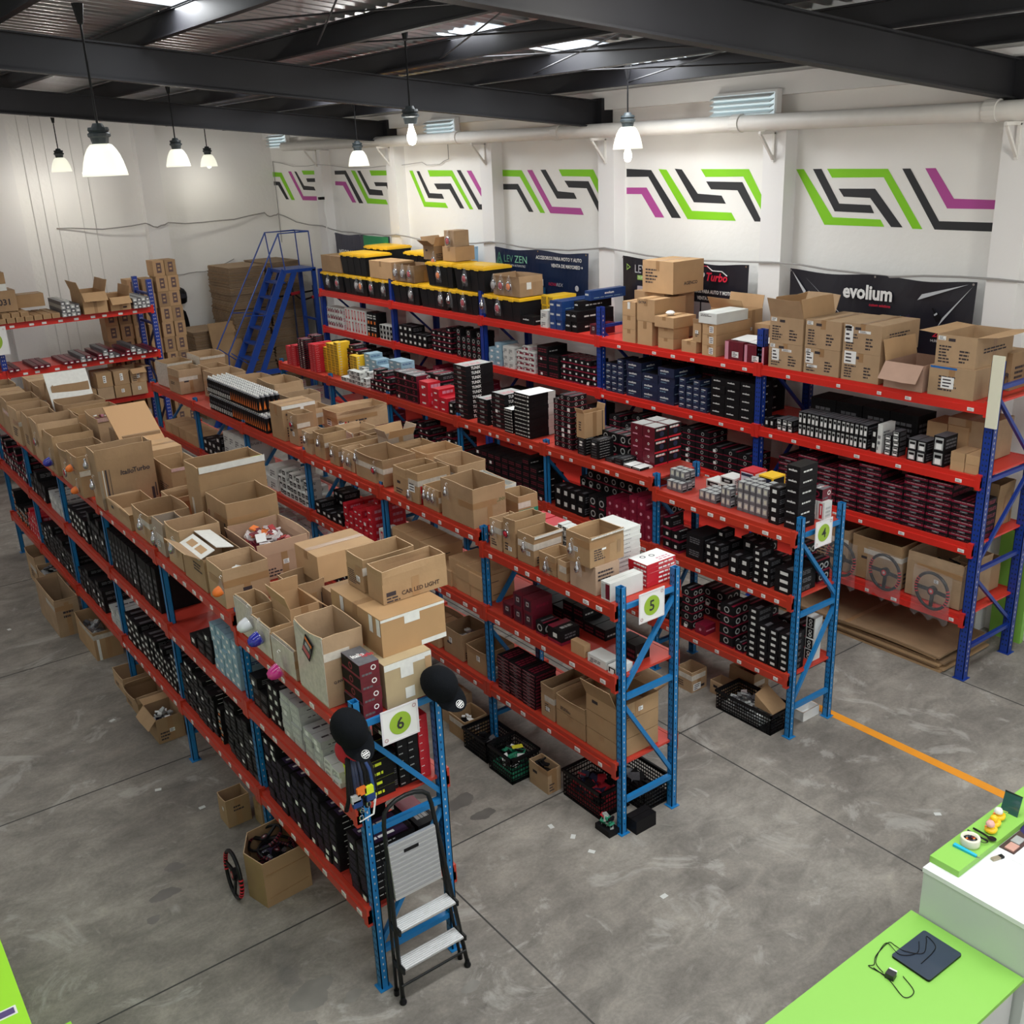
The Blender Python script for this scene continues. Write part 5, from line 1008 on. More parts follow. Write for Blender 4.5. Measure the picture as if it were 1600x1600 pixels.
# ---- rack five top
KP=dict
c5=[((4.245,4.735,TZ0),.31,.093,.133,'long white box at the near end of the rack signed five',0,dict(m=offw,tapes=0,prints=(('r','L',.05,.1,.5,.9,lgrey),('r','L',.5,.1,.95,.95,dred)))),
((4.24,4.88,TZ0),.22,.28,.21,'pinkish carton under the black lettered one, rack five',0,dict(m=M('kraft_pinkish',(.42,.29,.2),.7),prints=(('lines','N',.1,.5,.9,.9,3),))),
((4.20,4.89,TZ0+.216),.32,.25,.225,'open carton with black lettered white tape around its rim',1,dict(hb=.78,rimtape=M('letter_tape',(.62,.6,.55),.4,noise=.5,nscale=60),prints=(('lines','N',.12,.25,.5,.75,5),('r','N',.35,.62,.47,.7,white),('r','N',.8,.3,.9,.85,kraft3)))),
((4.24,5.2,TZ0),.2,.1,.15,'low kraft carton right beside the pinkish one',1,{}),
((4.24,5.32,TZ0),.2,.2,.155,'low kraft carton with chrome sample bag',1,dict(lab=(('L',.3,.55,.05,.04),))),
((4.245,5.585,TZ0),.285,.2,.24,'open carton with white taped rim, fourth from the near end of rack five',1,dict(rimtape=wtape)),
((4.245,5.82,TZ0),.31,.15,.30,'narrow open carton, higher than its neighbours, rack five',1,{}),
((4.245,6.0,TZ0),.2,.15,.25,'narrow open carton with silver bags at the second post of rack five',1,{}),
((4.24,6.365,TOPZ),.33,.46,.34,'largest open carton on rack five, with faint green lettering',1,dict(hb=.62,lean=[0,-.02,0,.02],prints=(('t','N','TCL.INV',.55,.84,.03,M('ink_green',(.12,.13,.05),.7)),))),
((4.25,6.9,TOPZ),.22,.25,.195,'low carton hung with three bulb bags, rack five',1,{}),
((4.235,7.2,TOPZ),.35,.19,.28,'open carton with red striped corner and large white label',1,dict(lab=(('L',.2,.5,.1,.09),),prints=(('r','N',.07,0,.12,1,red),('r','N',.17,0,.2,1,ink)))),
((4.26,7.43,TOPZ),.35,.25,.25,'open carton left of the red striped one',1,dict(prints=(('icons','L',.3,.6),('lines','L',.2,.1,.7,.4,2)))),
((4.258,7.84,TOPZ),.36,.52,.26,'wide open carton with sample bags and a divider, rack five',1,dict(lean=[-.03,.05,0,0],prints=(('t','L','FRAGIL',.4,.7,.03,ink),))),
((4.27,8.42,TOPZ),.2,.25,.205,'low carton covered with silver sample bags',1,{}),
((4.262,8.73,TOPZ),.55,.2,.21,'long low open carton with inner panel, rack five',1,{}),
((4.264,9.03,TOPZ),.25,.24,.27,'open carton with chrome bags, left of the long low one',1,{}),
((4.25,9.32,TOPZ),.2,.2,.23,'narrow open carton with chrome bag, rack five middle',1,{}),
((4.30,9.72,TOPZ),.2,.22,.345,'tall narrow carton beside the boldly lettered carton',1,dict(lab=(('L',.4,.4,.05,.05),))),
((4.275,10.02,TOPZ),.40,.31,.385,'boldly lettered carton taped with white strips',0,dict(prints=(('t','N','TUNIX',.12,.5,.045,ink),('lines','N',.1,.12,.9,.42,4),('r','N',.55,.2,.65,1,wtape),('r','N',.0,.9,1,1,wtape),('t','N','ItalioT',.1,.72,.03,ink))))]
for loc,w0,d0,h0,l0,op,kw in c5: carton(loc,w0,d0,h0,l0,op=op,rz=R.uniform(-.02,.02),**kw)
c5b=[(4.66,5.0,.22,.27,.2),]
stack('redtop',4.60,4.742,TZ0,.285,.19,.034,5,'red edged flat box with white top at the near end of rack five','red and white flat boxes near sign 5',jit=.003)
stack('white',4.58,5.05,TZ0,.25,.3,.033,10,'pale grey flat box in the tall pile behind the lettered tape carton, rack five','pale flat boxes on rack five',jit=.008)
row(4.56,TZ0,5.45,5.8,'whiteblk',.1,.05,.04,(5,7),'small white and maroon box in the loose pile behind the open cartons, rack five',jit=.01)
row(4.6,TZ0,5.86,6.2,'redbox',.22,.16,.05,(2,3),'crimson wrapped packet behind the narrow cartons, rack five',jit=.01)
second=[((4.63,6.28,TOPZ),.2,.25,.2,'small open carton with a green stripe, rack five second row',1,dict(prints=(('r','N',0,.35,1,.6,M('green_stripe',(.02,.2,.12),.6)),))),
((4.60,6.62,TOPZ),.26,.5,.2,'white open box full of small boxed parts, rack five second row',1,dict(m=offw)),
((4.62,7.15,TOPZ),.3,.4,.28,'open carton behind the red striped one',1,{}),
((4.68,7.75,TOPZ),.4,.3,.245,'plain kraft carton with a small grey print, rack five second row',1,dict(m=kraft2,prints=(('r','N',.55,.4,.75,.55,grey),))),
((4.66,8.15,TOPZ),.38,.3,.2,'open carton with flaps leaning inwards, rack five second row',1,dict(lean=[-.3,-.2,.2,.1])),
((4.7,8.5,TOPZ),.3,.2,.24,'grey inside carton with wide open flaps, rack five second row',2,dict(flap=[.5,.4,.3,.5],m=M('kraft_grey',(.32,.25,.19),.8))),
((4.68,8.8,TOPZ),.36,.26,.22,'shallow open carton behind the long low one',1,{}),
((4.64,9.12,TOPZ),.3,.4,.2,'tilted open carton wrapped in clear film, rack five second row',1,dict(wrap=True,lean=[.3,.3,.3,.3])),
((4.86,9.9,TOPZ),.64,.34,.235,'very wide carton with white labels and red striped corner, rack five second row',1,dict(lab=(('L',.25,.35,.11,.09),('N',.02,.5,.07,.06)),prints=(('r','N',.14,0,.17,1,red),('r','N',.2,0,.22,1,ink),('lines','N',.35,.4,.6,.8,2)))),
((4.74,10.40,TOPZ),.3,.3,.2,'low open carton behind the boldly lettered carton',1,{}),
((4.72,10.80,TOPZ),.4,.3,.28,'open kraft carton beside the film bag carton',1,{}),
((4.72,11.2,TOPZ),.38,.55,.37,'large open carton with a hanging plastic bag, second row',1,{}),
((4.64,11.85,TOPZ),.38,.5,.32,'open carton behind the black cans, nearer one',1,{}),
((4.5,12.45,TOPZ),.38,.5,.34,'open carton behind the black cans, farther one',1,{}),
((4.27,13.25,TOPZ),.32,.4,.325,'tall carton with handling prints at the far end of the cans',1,dict(prints=(('icons','N',.2,.7),('lines','L',.2,.5,.8,.7,2)))),
((4.3,13.75,TOPZ),.36,.45,.34,'open carton wrapped in shiny film, far end of rack five, front',1,dict(wrap=True,rimtape=ctape)),
((4.62,13.0,TOPZ),.3,.45,.33,'open carton with flaring edge, far end of rack five, second row',1,{}),
((4.7,13.6,TOPZ),.36,.5,.40,'film wrapped open carton at the far end of rack five, back',1,dict(wrap=True,rimtape=ctape))]
for loc,w0,d0,h0,l0,op,kw in second: carton(loc,w0,d0,h0,l0,op=op,rz=R.uniform(-.05,.05),**kw)
heap((4.62,6.64,TOPZ+.008),.22,.46,.22,[white,black,offw,kraft2],'small boxed parts in the white open box, rack five',n=50,s=.07,seed=21)
b=MB(); b.cyl((0,0,0),(0,0,.17),.027,black,12); b.cyl((0,0,.17),(0,0,.183),.027,grey,12,r2=.018); b.cyl((0,0,.183),(0,0,.2055),.0115,white,10)
b.quad((-.0275,.014,.02),(0,-1,0),(0,0,1),0,0,.028,.05,offw); b.quad((-.0275,.012,.09),(0,-1,0),(0,0,1),0,0,.022,.03,grey); c1m=b.mesh('spray_can')
b=MB(); b.cyl((0,0,0),(0,0,.17),.027,black,12); b.cyl((0,0,.17),(0,0,.183),.027,grey,12,r2=.018); b.cyl((0,0,.183),(0,0,.2055),.0115,white,10)
b.poly([(-.028,.016,.03),(-.028,-.016,.03),(-.028,.0,.13)],orange); b.poly([(-.013,-.0268,.03),(.018,-.0245,.03),(.003,-.0285,.13)],orange); c2m=b.mesh('spray_can')
for i in range(30):
    for j in range(5):
        yy=10.50+i*.0575+.0
        if yy>12.35: continue
        hi=1 if (i%9<7 and j<4) or i>20 else 1
        for k in range(2):
            if k==1 and (i<3): continue
            om=i<17
            link('spray_can',c2m if om else c1m,None,(4.29+j*.0575+R.uniform(-.001,.001),yy,TOPZ+k*.2055),0,('black spray can with orange triangle, nearer half of the can rows on rack five' if om else 'black spray can with white print, farther half of the can rows on rack five'),'spray can','black spray cans with orange triangles' if om else 'black spray cans with white print')
for i,(x0,y0,z0,k,l0) in enumerate([(4.235,5.42,1.98,'bulb','chrome bulb bag on the low carton of rack five'),(4.235,5.68,2.06,'bulb','chrome and red sample on the white rimmed carton of rack five'),(4.235,5.9,2.12,'disc','maroon sample bag on the narrow high carton'),(4.235,6.08,2.08,'bulb','silver sample bag at the second post of rack five'),(4.19,5.07,2.24,'bulb','chrome part hanging on the lettered tape carton'),(4.19,5.0,2.12,'bulb','second chrome part under it on the pinkish carton'),(4.225,6.72,2.25,'bulb','bulb bag on the largest open carton of rack five'),(4.24,6.95,2.13,'bulb','nearest of three bulb bags on the low carton, rack five'),(4.24,7.02,2.13,'bulb','middle of three bulb bags on the low carton, rack five'),(4.24,7.09,2.13,'bulb','farthest of three bulb bags on the low carton, rack five'),(4.225,7.33,2.08,'bulb','bulb bag on the large label carton'),(4.245,7.98,2.16,'disc','red and chrome bag on the wide divider carton'),(4.245,8.32,2.2,'bulb','silver bag at the far corner of the wide divider carton'),(4.255,8.5,2.12,'bulb','first silver bag on the low covered carton'),(4.255,8.6,2.12,'bulb','second silver bag on the low covered carton'),(4.25,8.83,2.13,'bulb','dark chrome bag on the long low carton'),(4.25,9.12,2.18,'bulb','chrome bag on the carton left of the long low one'),(4.24,9.4,2.16,'bulb','chrome bag on the narrow middle carton'),(4.29,9.82,2.25,'disc','dark bag at the edge of the tall narrow carton')]):
    sample(k,(x0-.003,y0,z0),l0,s=.95)
carton((6.25,7.33,Z3b+.172),.27,.12,.25,'tall kraft carton with raised flap standing on black packs, top of rack four',op=2,flap=[None,.5,None,.2],m=kraft2)
# ---- rack 3 top cartons
big=M('kraft_export',(.40,.265,.15),.8,noise=.1)
exp=(('icons','L',.3,.8),('lines','L',.08,.1,.4,.7,6),('lines','L',.6,.15,.85,.6,4))
A0=2.638
def ec(x0,y0,z0,w0,d0,h0,l0,op=0,pr=exp,lab=(('L',.04,.82,.07,.035),),**kw): carton((x0,y0,z0),w0,d0,h0,l0,op=op,m=kw.pop('m',big),prints=pr,lab=lab,**kw)
ec(8.21,6.29,A0,.5,.41,.25,'lower export carton beside the second post of the tall wall rack',lab=(('L',.04,.82,.06,.035),('L',.1,.3,.09,.12),('L',.4,.7,.12,.025)))
ec(8.21,6.29,A0+.256,.5,.41,.26,'upper export carton with torn flaps standing open, by the second post',op=2,flap=[-.2,.35,-.3,.4])
ec(8.21,5.85,A0,.5,.41,.25,'lower export carton in the middle column of three, wall rack',lab=(('L',.04,.8,.06,.04),('L',.05,.4,.09,.11),('L',.1,.25,.12,.025)))
ec(8.21,5.85,A0+.256,.6,.41,.27,'upper export carton in the middle column of three, wall rack')
ec(8.21,5.41,A0,.5,.41,.26,'lower export carton with big white label, right column of three',lab=(('L',.06,.6,.13,.12),))
ec(8.21,5.41,A0+.266,.6,.41,.27,'upper export carton with hand written label, right column of three',lab=(('L',.04,.82,.07,.035),('L',.04,.35,.09,.15),('L',.4,.7,.13,.025)),pr=exp+(('lines','N',.2,.55,.9,.75,2),))
ec(8.19,4.95,A0,.5,.39,.24,'reddish carton with its front flap hanging open, on the wall rack',op=2,flap=[None,2.5,.2,1.9],m=M('kraft_red',(.40,.25,.18),.7,noise=.1),lab=(('L',.22,.35,.09,.13),),pr=(('lines','L',.2,.75,.5,.9,2),))
ec(8.20,4.47,A0,.42,.43,.26,'lower carton lettered LED on its side, at the near end of the wall rack',lab=(('L',.28,.28,.12,.1),),pr=(('lines','L',.22,.2,.65,.75,5),('r','L',.02,.93,.6,1,M('blue_tape',(.01,.12,.4),.5)),('t','N','LED',.62,.12,.14,ink)))
ec(8.22,4.5,A0+.266,.6,.37,.27,'upper export carton with partly open top, at the near end of the wall rack',op=2,flap=[1.45,None,1.5,None],pr=exp+(('lines','N',.2,.45,.85,.65,2),))
carton((8.22,7.05,A0),.35,.25,.19,'maroon and white book box pile, left one, beside the white long box',op=0,m=dred,tapes=0,lab=(('L',.4,.15,.09,.06),),prints=(('r','L',0,0,.2,1,pink),))
carton((8.22,6.77,A0),.35,.26,.18,'maroon and white book box pile, right one, next to the rack post',op=0,m=dred,tapes=0,lab=(('L',.4,.1,.09,.06),),prints=(('r','L',0,0,.14,1,pink),('r','L',.9,0,1,1,pink)))
for k in range(3): b=MB(); b.box((0,0,0),(.34,.24,.003),white); b.build('paper_sheet',None,(8.24+.03*k,6.85+.08*k,A0+.196+.004*k),rz=.2*k-.2,label=['lowest','middle','topmost'][k]+' white plastic sheet lying over the maroon book boxes',cat='sheet')
KK=dict(op=0,m=kraft2)
carton((8.21,8.68,A0),.3,.22,.15,'bottom small kraft carton in the far column beside the rack post, second bay',**KK); carton((8.21,8.68,A0+.156),.3,.22,.15,'middle small kraft carton in the far column beside the rack post, second bay',**KK); carton((8.21,8.68,A0+.312),.3,.22,.16,'top small kraft carton in the far column, white tape on it',op=0,m=kraft2,prints=(('r','L',.4,.5,.6,1,wtape),))
carton((8.21,8.4,A0),.32,.24,.27,'square kraft carton under the lettered carton, second bay',**KK); carton((8.21,8.36,A0+.276),.5,.29,.25,'kraft carton with loose top flaps carrying lettering, second bay',op=0,m=kraft2,prints=(('t','L','EXTRA',.1,.8,.03,ink),))
carton((8.50,8.5,A0+.0),.5,.5,.56,'tall support carton behind the small kraft column',op=0,m=kraft); carton((8.46,8.32,A0+.566),.5,.5,.36,'highest lettered kraft carton before the wall, second bay',op=0,m=kraft2,prints=(('t','N','AGENCO',.35,.25,.04,ink),('lines','L',.1,.3,.5,.8,5)))
carton((8.21,8.06,A0),.25,.24,.115,'bottom flat kraft carton under the one with a paper ball, second bay',**KK); carton((8.21,8.06,A0+.121),.25,.24,.115,'middle flat kraft carton under the one with a paper ball, second bay',**KK); carton((8.18,8.03,A0+.242),.36,.3,.115,'wide flat kraft carton with a white paper ball on top, second bay',**KK)
b=MB(); b.lathe((0,0,.03),[(0,-.025),(.04,-.02),(.055,0),(.035,.02),(0,.028)],white,9); b.build('crumpled_paper',None,(8.3,8.2,A0+.363),label='crumpled white paper ball on the wide flat kraft carton',cat='paper')
carton((8.22,7.72,A0),.3,.22,.12,'low kraft carton left of the long striped ones',**KK); carton((8.23,7.66,A0+.126),.2,.12,.2,'small carton with its lid flap up, beside the long flat cartons',op=2,flap=[None,.3,None,None],m=kraft2)
for k in range(3): carton((8.21,7.42,A0+k*.116),.55,.2,.11,['lowest','middle','topmost'][k]+' long flat kraft carton under the white battered box',op=0,m=kraft2,lab=(('L',.5,.2,.06,.07),))
carton((8.2,7.41,A0+.35),.5,.26,.11,'battered white long box on top of the flat kraft cartons',op=0,m=offw,tapes=0,prints=(('lines','L',.1,.7,.9,.95,2),))
carton((8.75,7.5,A0),.3,.5,.42,'kraft carton with a big raised flap in the back row, second bay',op=2,flap=[None,.5,None,.2],m=kraft2); carton((8.75,6.9,A0),.3,.45,.3,'kraft carton in the back row behind the maroon book boxes',**KK)
# behind the near end of the wall rack
carton((8.75,4.45,A0),.3,.35,.33,'kraft carton at the rear near corner of the top shelf, with text lines',op=0,prints=(('lines','N',.2,.3,.8,.7,3),))
carton((8.60,4.5,1.99),.42,.4,.36,'kraft carton on the upper shelf seen through the end frame',op=0); carton((8.75,4.42,1.345),.28,.4,.42,'open kraft carton on the lower shelf seen through the end frame',op=1); carton((8.62,4.45,.66),.4,.28,.32,'crumpled brown carton on the lowest shelf seen through the end frame',op=1)
for nm,(x0,y0,w0,d0) in {'half hidden steering wheel carton behind the post of rack four':(8.25,5.62,.5,.55),'middle carton with a steering wheel tied to it':(8.25,5.02,.5,.55),'nearest carton holding a steering wheel in a clear bag':(8.25,4.40,.5,.56)}.items(): carton((x0,y0,.662),w0,d0,.44,nm,op=1,hb=.8)
heap((8.29,4.43,.68),.42,.5,.36,[black,purple,blackp],'dark bagged parts inside the nearest steering wheel carton',n=40,s=.12,seed=31)
# totes
def tote(loc,w,d,h,label):
    t=thing('storage_tote',label,'tote',loc)
    b=MB(); s=.035
    b.hexa([Vector((s,s,0)),Vector((w-s,s,0)),Vector((w-s,d-s,0)),Vector((s,d-s,0))],[Vector((.012,.012,h-.05)),Vector((w-.012,.012,h-.05)),Vector((w-.012,d-.012,h-.05)),Vector((.012,d-.012,h-.05))],toteb)
    for k in range(3):
        y=d*(.25+.25*k); b.hexa([Vector((s-.006,y-.02,.02)),Vector((s+.01,y-.02,.02)),Vector((s+.01,y+.02,.02)),Vector((s-.006,y+.02,.02))],[Vector((.008,y-.02,h-.07)),Vector((.02,y-.02,h-.07)),Vector((.02,y+.02,h-.07)),Vector((.008,y+.02,h-.07))],toteb)
    b.build('bin',t)
    b=MB(); b.box((0,0,h-.055),(w,d,h-.025),totey); b.box((.02,.02,h-.025),(w-.02,d-.02,h-.01),totey); b.box((.07,.07,h-.01),(w-.07,d-.07,h-.003),totey); 
    for k in range(3): y=d*(.22+.28*k); b.box((-.008,y-.05,h-.065),(.001,y+.05,h-.03),totey)
    b.build('lid',t); return t
ys=[(16.0,.82),(15.17,.80),(14.42,.73),(13.52,.80),(12.71,.79),(11.92,.77),(10.93,.87)]
onm=['first','second','third','fourth','fifth','sixth','seventh']
for k,(y,d) in enumerate(ys): tote((8.215,y,A0),.53,d,.34,'black tote with yellow lid, lower row, %s from the far end'%onm[k])
tote((8.2,15.1,A0+.342),.52,.9,.36,'black tote with big yellow lid in the upper tier, farthest'); tote((8.22,12.55,A0+.342),.5,.72,.36,'black tote with yellow lid in the upper tier under the small carton'); tote((8.2,11.72,A0+.342),.5,.76,.36,'black tote with yellow lid in the upper tier, beside a kraft lamp carton')
tote((8.76,14.0,A0+.372),.5,.8,.36,'black tote with yellow lid in the rear row, upper tier'); tote((8.74,15.3,A0+.372),.5,.8,.40,'black tote with yellow lid in the rear row near the MEJORANDO banner'); tote((8.76,13.5,A0),.33,.8,.34,'black tote in the rear row, lower tier'); tote((8.76,15.3,A0),.33,.8,.34,'black tote in the rear row, lower tier, beneath the farthest yellow lid')
carton((8.22,16.02,A0+.342),.4,.72,.27,'kraft carton at the far end of the upper tote tier',op=0,m=kraft); carton((8.22,14.28,A0+.342),.42,.72,.27,'kraft carton with a bulging top between the upper totes',op=0,m=kraft2)
carton((8.23,13.62,A0+.342),.4,.6,.26,'kraft carton hung with three round lamps in the upper tote tier',op=1,m=kraft3); carton((8.24,10.95,A0+.342),.4,.6,.27,'carton with round lamps along its left side on the nearest tote',op=1,m=kraft,prints=(('r','N',.3,.5,.5,1,wtape),))
carton((8.35,12.62,A0+.71),.34,.34,.2,'small kraft carton on the upper totes, lower one of two',op=0,m=kraft2); carton((8.38,12.68,A0+.916),.26,.26,.22,'small kraft carton with a red round lamp, at the very top of the totes',op=0,m=kraft); carton((8.3,13.12,A0+.71),.34,.3,.2,'grey carton with flared open flaps on the upper totes',op=2,flap=[.4,.9,.5,.5],m=kraft3)
for i,(x0,y0,z0,k,l0) in enumerate([(8.2,16.5,A0+.29,'sdisc','pale crescent sample hanging on the first tote'),(8.2,16.15,A0+.29,'disc','pink round lamp hanging on the first tote'),(8.2,15.3,A0+.3,'odisc','orange round lamp hanging on the second tote'),(8.2,15.45,A0+.3,'sdisc','silver bag left of the orange round lamp'),(8.2,14.95,A0+.3,'disc','red round lamp hanging between the second and third tote'),(8.2,14.55,A0+.3,'sdisc','silver round lamp hanging on the third tote'),(8.2,13.7,A0+.29,'sdisc','silver sample hanging on the fourth tote'),(8.2,12.85,A0+.29,'sdisc','silver round lamp hanging on the fifth tote'),(8.2,12.6,A0+.29,'bulb','small silver bag between the fifth and sixth tote'),(8.2,12.25,A0+.29,'disc','dark red lamp hanging on the sixth tote'),(8.2,11.75,A0+.29,'bulb','silver bag at the third rack post'),(8.2,11.4,A0+.29,'disc','red round lamp hanging on the nearest tote'),(8.2,14.12,A0+.6,'sdisc','left silver lamp on the kraft carton in the upper tier'),(8.2,13.9,A0+.6,'sdisc','middle silver lamp on the kraft carton in the upper tier'),(8.2,13.7,A0+.6,'disc','right dark red lamp on the kraft carton in the upper tier'),(8.19,12.85,A0+.64,'odisc','dull orange lamp hanging on the upper tote'),(8.18,12.15,A0+.64,'disc','dark red lamp on the nearest upper tote'),(8.36,12.80,A0+1.12,'disc','red round lamp taped on the topmost small carton'),(8.28,13.1,A0+.82,'odisc','orange round lamp dangling from the flared grey carton'),(8.22,11.5,A0+.6,'sdisc','left lamp on the carton above the nearest tote'),(8.22,11.33,A0+.6,'disc','middle lamp on the carton above the nearest tote'),(8.22,11.15,A0+.6,'odisc','right lamp on the carton above the nearest tote')]):
    sample(k,(x0-.006,y0,z0),l0,s=1.75)
# ---- lower shelf and floor cartons of rack five, rack four, rack 6
nm=['bottom','middle','top']
for k in range(3): carton((4.262,4.70,.592+k*.152),.42,.33,.143 if k<2 else .13,nm[k]+' carton in the right pile on the lowest shelf of rack five',op=0 if k<2 else 2,flap=[None,.4,-1.2,1.4],m=kraft2 if False else kraft)
for k in range(2): carton((4.262,5.05,.592+k*.142),.4,.34,.133,nm[k*2]+' carton in the middle pile on the lowest shelf of rack five',op=0 if k==0 else 1)
carton((4.262,5.42,.592),.34,.16,.29,'narrow carton at the left of the piles on the lowest shelf of rack five',op=1)
for k in range(3): carton((4.70,5.2,.592+k*.1),.1,.4,.098,nm[k]+' flat carton behind the blister pile, rack five',op=0)
carton((4.5,4.8,.592+.46),.1,.1,.01,'x',op=0) if False else None
carton((4.28,6.35,.592),.3,.3,.22,'open carton with white sticker left of the second post, lowest shelf of rack five',op=1,lab=(('L',.5,.7,.05,.05),)); carton((4.28,6.72,.592),.3,.3,.26,'open carton with clear parts, lowest shelf of rack five, second bay',op=1,lab=(('L',.3,.7,.05,.05),)); carton((4.28,7.1,.592),.3,.35,.2,'low open carton farthest left on the lowest shelf of rack five',op=1)
heap((4.3,6.74,.6),.26,.26,.2,[plast,offw,lgrey,white],'clear bagged parts in the open carton, lowest shelf of rack five',n=30,s=.08,seed=41); heap((4.3,6.28,.592),.2,.06,.1,[lgrey,white,grey],'loose chrome parts by the second post of rack five',n=14,s=.05,seed=42)
row(4.28,Z2,6.32+.0,6.9,'kraftb',.3,.26,.13,2,'kraft carton with black emblem sticker, middle shelf of rack five beside the second post')
def crate(loc,w,d,h,label,rz=0):
    t=thing('plastic_crate',label,'crate',loc,rz); b=MB(); k=.008
    b.box((0,0,0),(w,d,.006),blackp)
    for z in [h*i/6 for i in range(7)]:
        zz=min(z,h-k)
        b.box((0,0,zz),(w,k,zz+k),blackp); b.box((0,d-k,zz),(w,d,zz+k),blackp); b.box((0,0,zz),(k,d,zz+k),blackp); b.box((w-k,0,zz),(w,d,zz+k),blackp)
    n1=int(w/.026);n2=int(d/.026)
    for i in range(n1+1):
        x=i*(w-.004)/n1; b.box((x,0,0),(x+.004,.005,h),blackp); b.box((x,d-.005,0),(x+.004,d,h),blackp)
    for i in range(n2+1):
        y=i*(d-.004)/n2; b.box((0,y,0),(.005,y+.004,h),blackp); b.box((w-.005,y,0),(w,y+.004,h),blackp)
    b.build('lattice_basket',t)
    b=MB(); b.box((-.01,-.01,h-.022),(w+.01,.004,h),blackp); b.box((-.01,d-.004,h-.022),(w+.01,d+.01,h),blackp); b.box((-.01,-.01,h-.022),(.004,d+.01,h),blackp); b.box((w-.004,-.01,h-.022),(w+.01,d+.01,h),blackp); b.build('rim',t); return t
crate((4.24,4.86,0),.30,.44,.24,'black lattice crate with red bags, nearest at the foot of rack five'); heap((4.26,4.9,.01),.26,.38,.2,[M('bag_red2',(.35,.02,.03),.35),M('bag_red2',(.35,.02,.03),.35),black,navy],'red bags in the nearest black crate',n=40,s=.09,seed=51)
crate((4.56,4.72,0),.3,.5,.2,'black lattice crate at the rear near corner under rack five'); heap((4.58,4.76,.01),.26,.4,.14,[black,grey,blackp],'dark parts in the rear crate under rack five',n=24,s=.09,seed=52)
crate((4.0,5.66,0),.28,.32,.235,'black lattice crate with green bags and a yellow tag'); heap((4.02,5.69,.01),.24,.27,.18,[M('bag_green',(.03,.25,.14),.3),M('bag_green',(.03,.25,.14),.3),white,black,blackp],'green and black bags in the middle crate',n=40,s=.08,seed=53)
b=MB(); b.box((0,0,0),(.09,.05,.003),M('yellow_tag',(.6,.55,.03),.5)); b.build('yellow_tag',None,(4.12,5.8,.22),rz=-.4,label='yellow tag lying in the crate with green bags',cat='tag')
crate((4.02,6.04,0),.28,.34,.2,'black lattice crate with dark parts, farthest of the three on the aisle'); heap((4.05,6.08,.01),.22,.27,.12,[black,blackp,grey],'dark parts in the farthest aisle crate',n=20,s=.08,seed=54)
carton((4.14,5.37,0),.13,.24,.215,'small carton full of black straps between the crates',op=1,hb=.95); heap((4.15,5.39,.01),.1,.2,.23,[black,blackp],'black straps in the small carton between the crates',n=30,s=.06,seed=55)
carton((4.06,6.42,0),.24,.25,.2,'open carton of white capped bottles on the aisle floor',op=1,hb=.95); carton((4.12,6.75,0),.25,.3,.24,'closed carton behind the bottle carton on the floor',op=0); heap((4.08,6.45,.05),.18,.18,.12,[black,white,white],'white capped black bottles in the floor carton',n=24,s=.05,seed=56)
carton((4.33,4.56,0),.2,.12,.11,'black speaker box at the foot of the near post of rack five',op=0,m=black,tapes=0)
heap((4.15,4.66,0),.1,.16,.14,[black,M('bag_clear',(.4,.42,.4),.2),red,M('bag_green',(.03,.25,.14),.3),black],'clear bag of red and green handled tools by the near crate',n=26,s=.06,seed=57,spiky=2)
# rack four floor
crate((6.13,4.80,0),.3,.62,.19,'black lattice crate with clear bags at the foot of rack four'); heap((6.15,4.95,.01),.26,.42,.18,[M('bag_clear2',(.45,.46,.46),.2),lgrey,white,grey],'clear bags in the crate at the foot of rack four',n=60,s=.07,seed=61)
b=MB(); b.hexa([Vector((0,0,0)),Vector((.18,-.02,.02)),Vector((.18,.2,.02)),Vector((0,.2,0))],[Vector((0,0,.004)),Vector((.18,-.02,.024)),Vector((.16,.2,.16)),Vector((0,.2,.12))],kraft); b.build('cardboard_piece',None,(6.2,4.84,.16),label='torn piece of cardboard sticking out of the crate at rack four',cat='cardboard')
carton((6.15,5.74,0),.2,.2,.21,'closed floor carton with small tags on top, under rack four',op=1,hb=.9,lab=(('N',.1,.08,.1,.07),)); carton((6.3,5.45,0),.15,.2,.13,'low floor carton with scattered tags under rack four',op=1,hb=.9); carton((6.5,5.3,0),.2,.3,.24,'dark floor carton in shadow under rack four',op=1)
carton((6.52,4.76,0),.22,.12,.09,'white shallow open box on the floor beside the orange line',op=1,m=white,hb=.98,tapes=0)
# rack six floor
carton((1.99,6.62,0),.19,.17,.24,'small empty open carton on the floor left of rack six',op=1,hb=.97,lab=(('L',.5,.55,.03,.03),)); carton((2.2,6.45,0),.15,.15,.2,'flat pale carton leaning behind the small floor carton',op=0)
carton((1.97,8.17,0),.24,.35,.24,'floor carton with flaps spread and bagged parts inside, left aisle',op=2,flap=[None,2.4,1.5,None],lab=None); heap((1.99,8.2,.01),.2,.3,.22,[lgrey,grey,purple,white],'bagged silver parts in the spread flap carton',n=50,s=.06,seed=71)
carton((1.98,8.75,0),.3,.4,.2,'crushed open carton next to the spread flap one',op=1,lean=[-.5,.3,-.4,.3]); carton((2.0,9.25,0),.3,.35,.18,'low open carton under rack six, third on the floor',op=1); carton((2.0,10.2,0),.27,.7,.32,'long curved floor carton with pale tape stripe',op=1,hb=.9,lean=[0,.1,0,0],prints=(('r','N',.1,0,.2,1,wtape),)); carton((1.84,11.05,0),.25,.85,.44,'large deep floor carton in shadow, left aisle',op=1,hb=.9); carton((1.98,12.05,0),.27,.4,.4,'open floor carton with hanging bag, second farthest',op=1); carton((2.0,12.66,0),.27,.5,.42,'farthest open floor carton left of rack six',op=1)
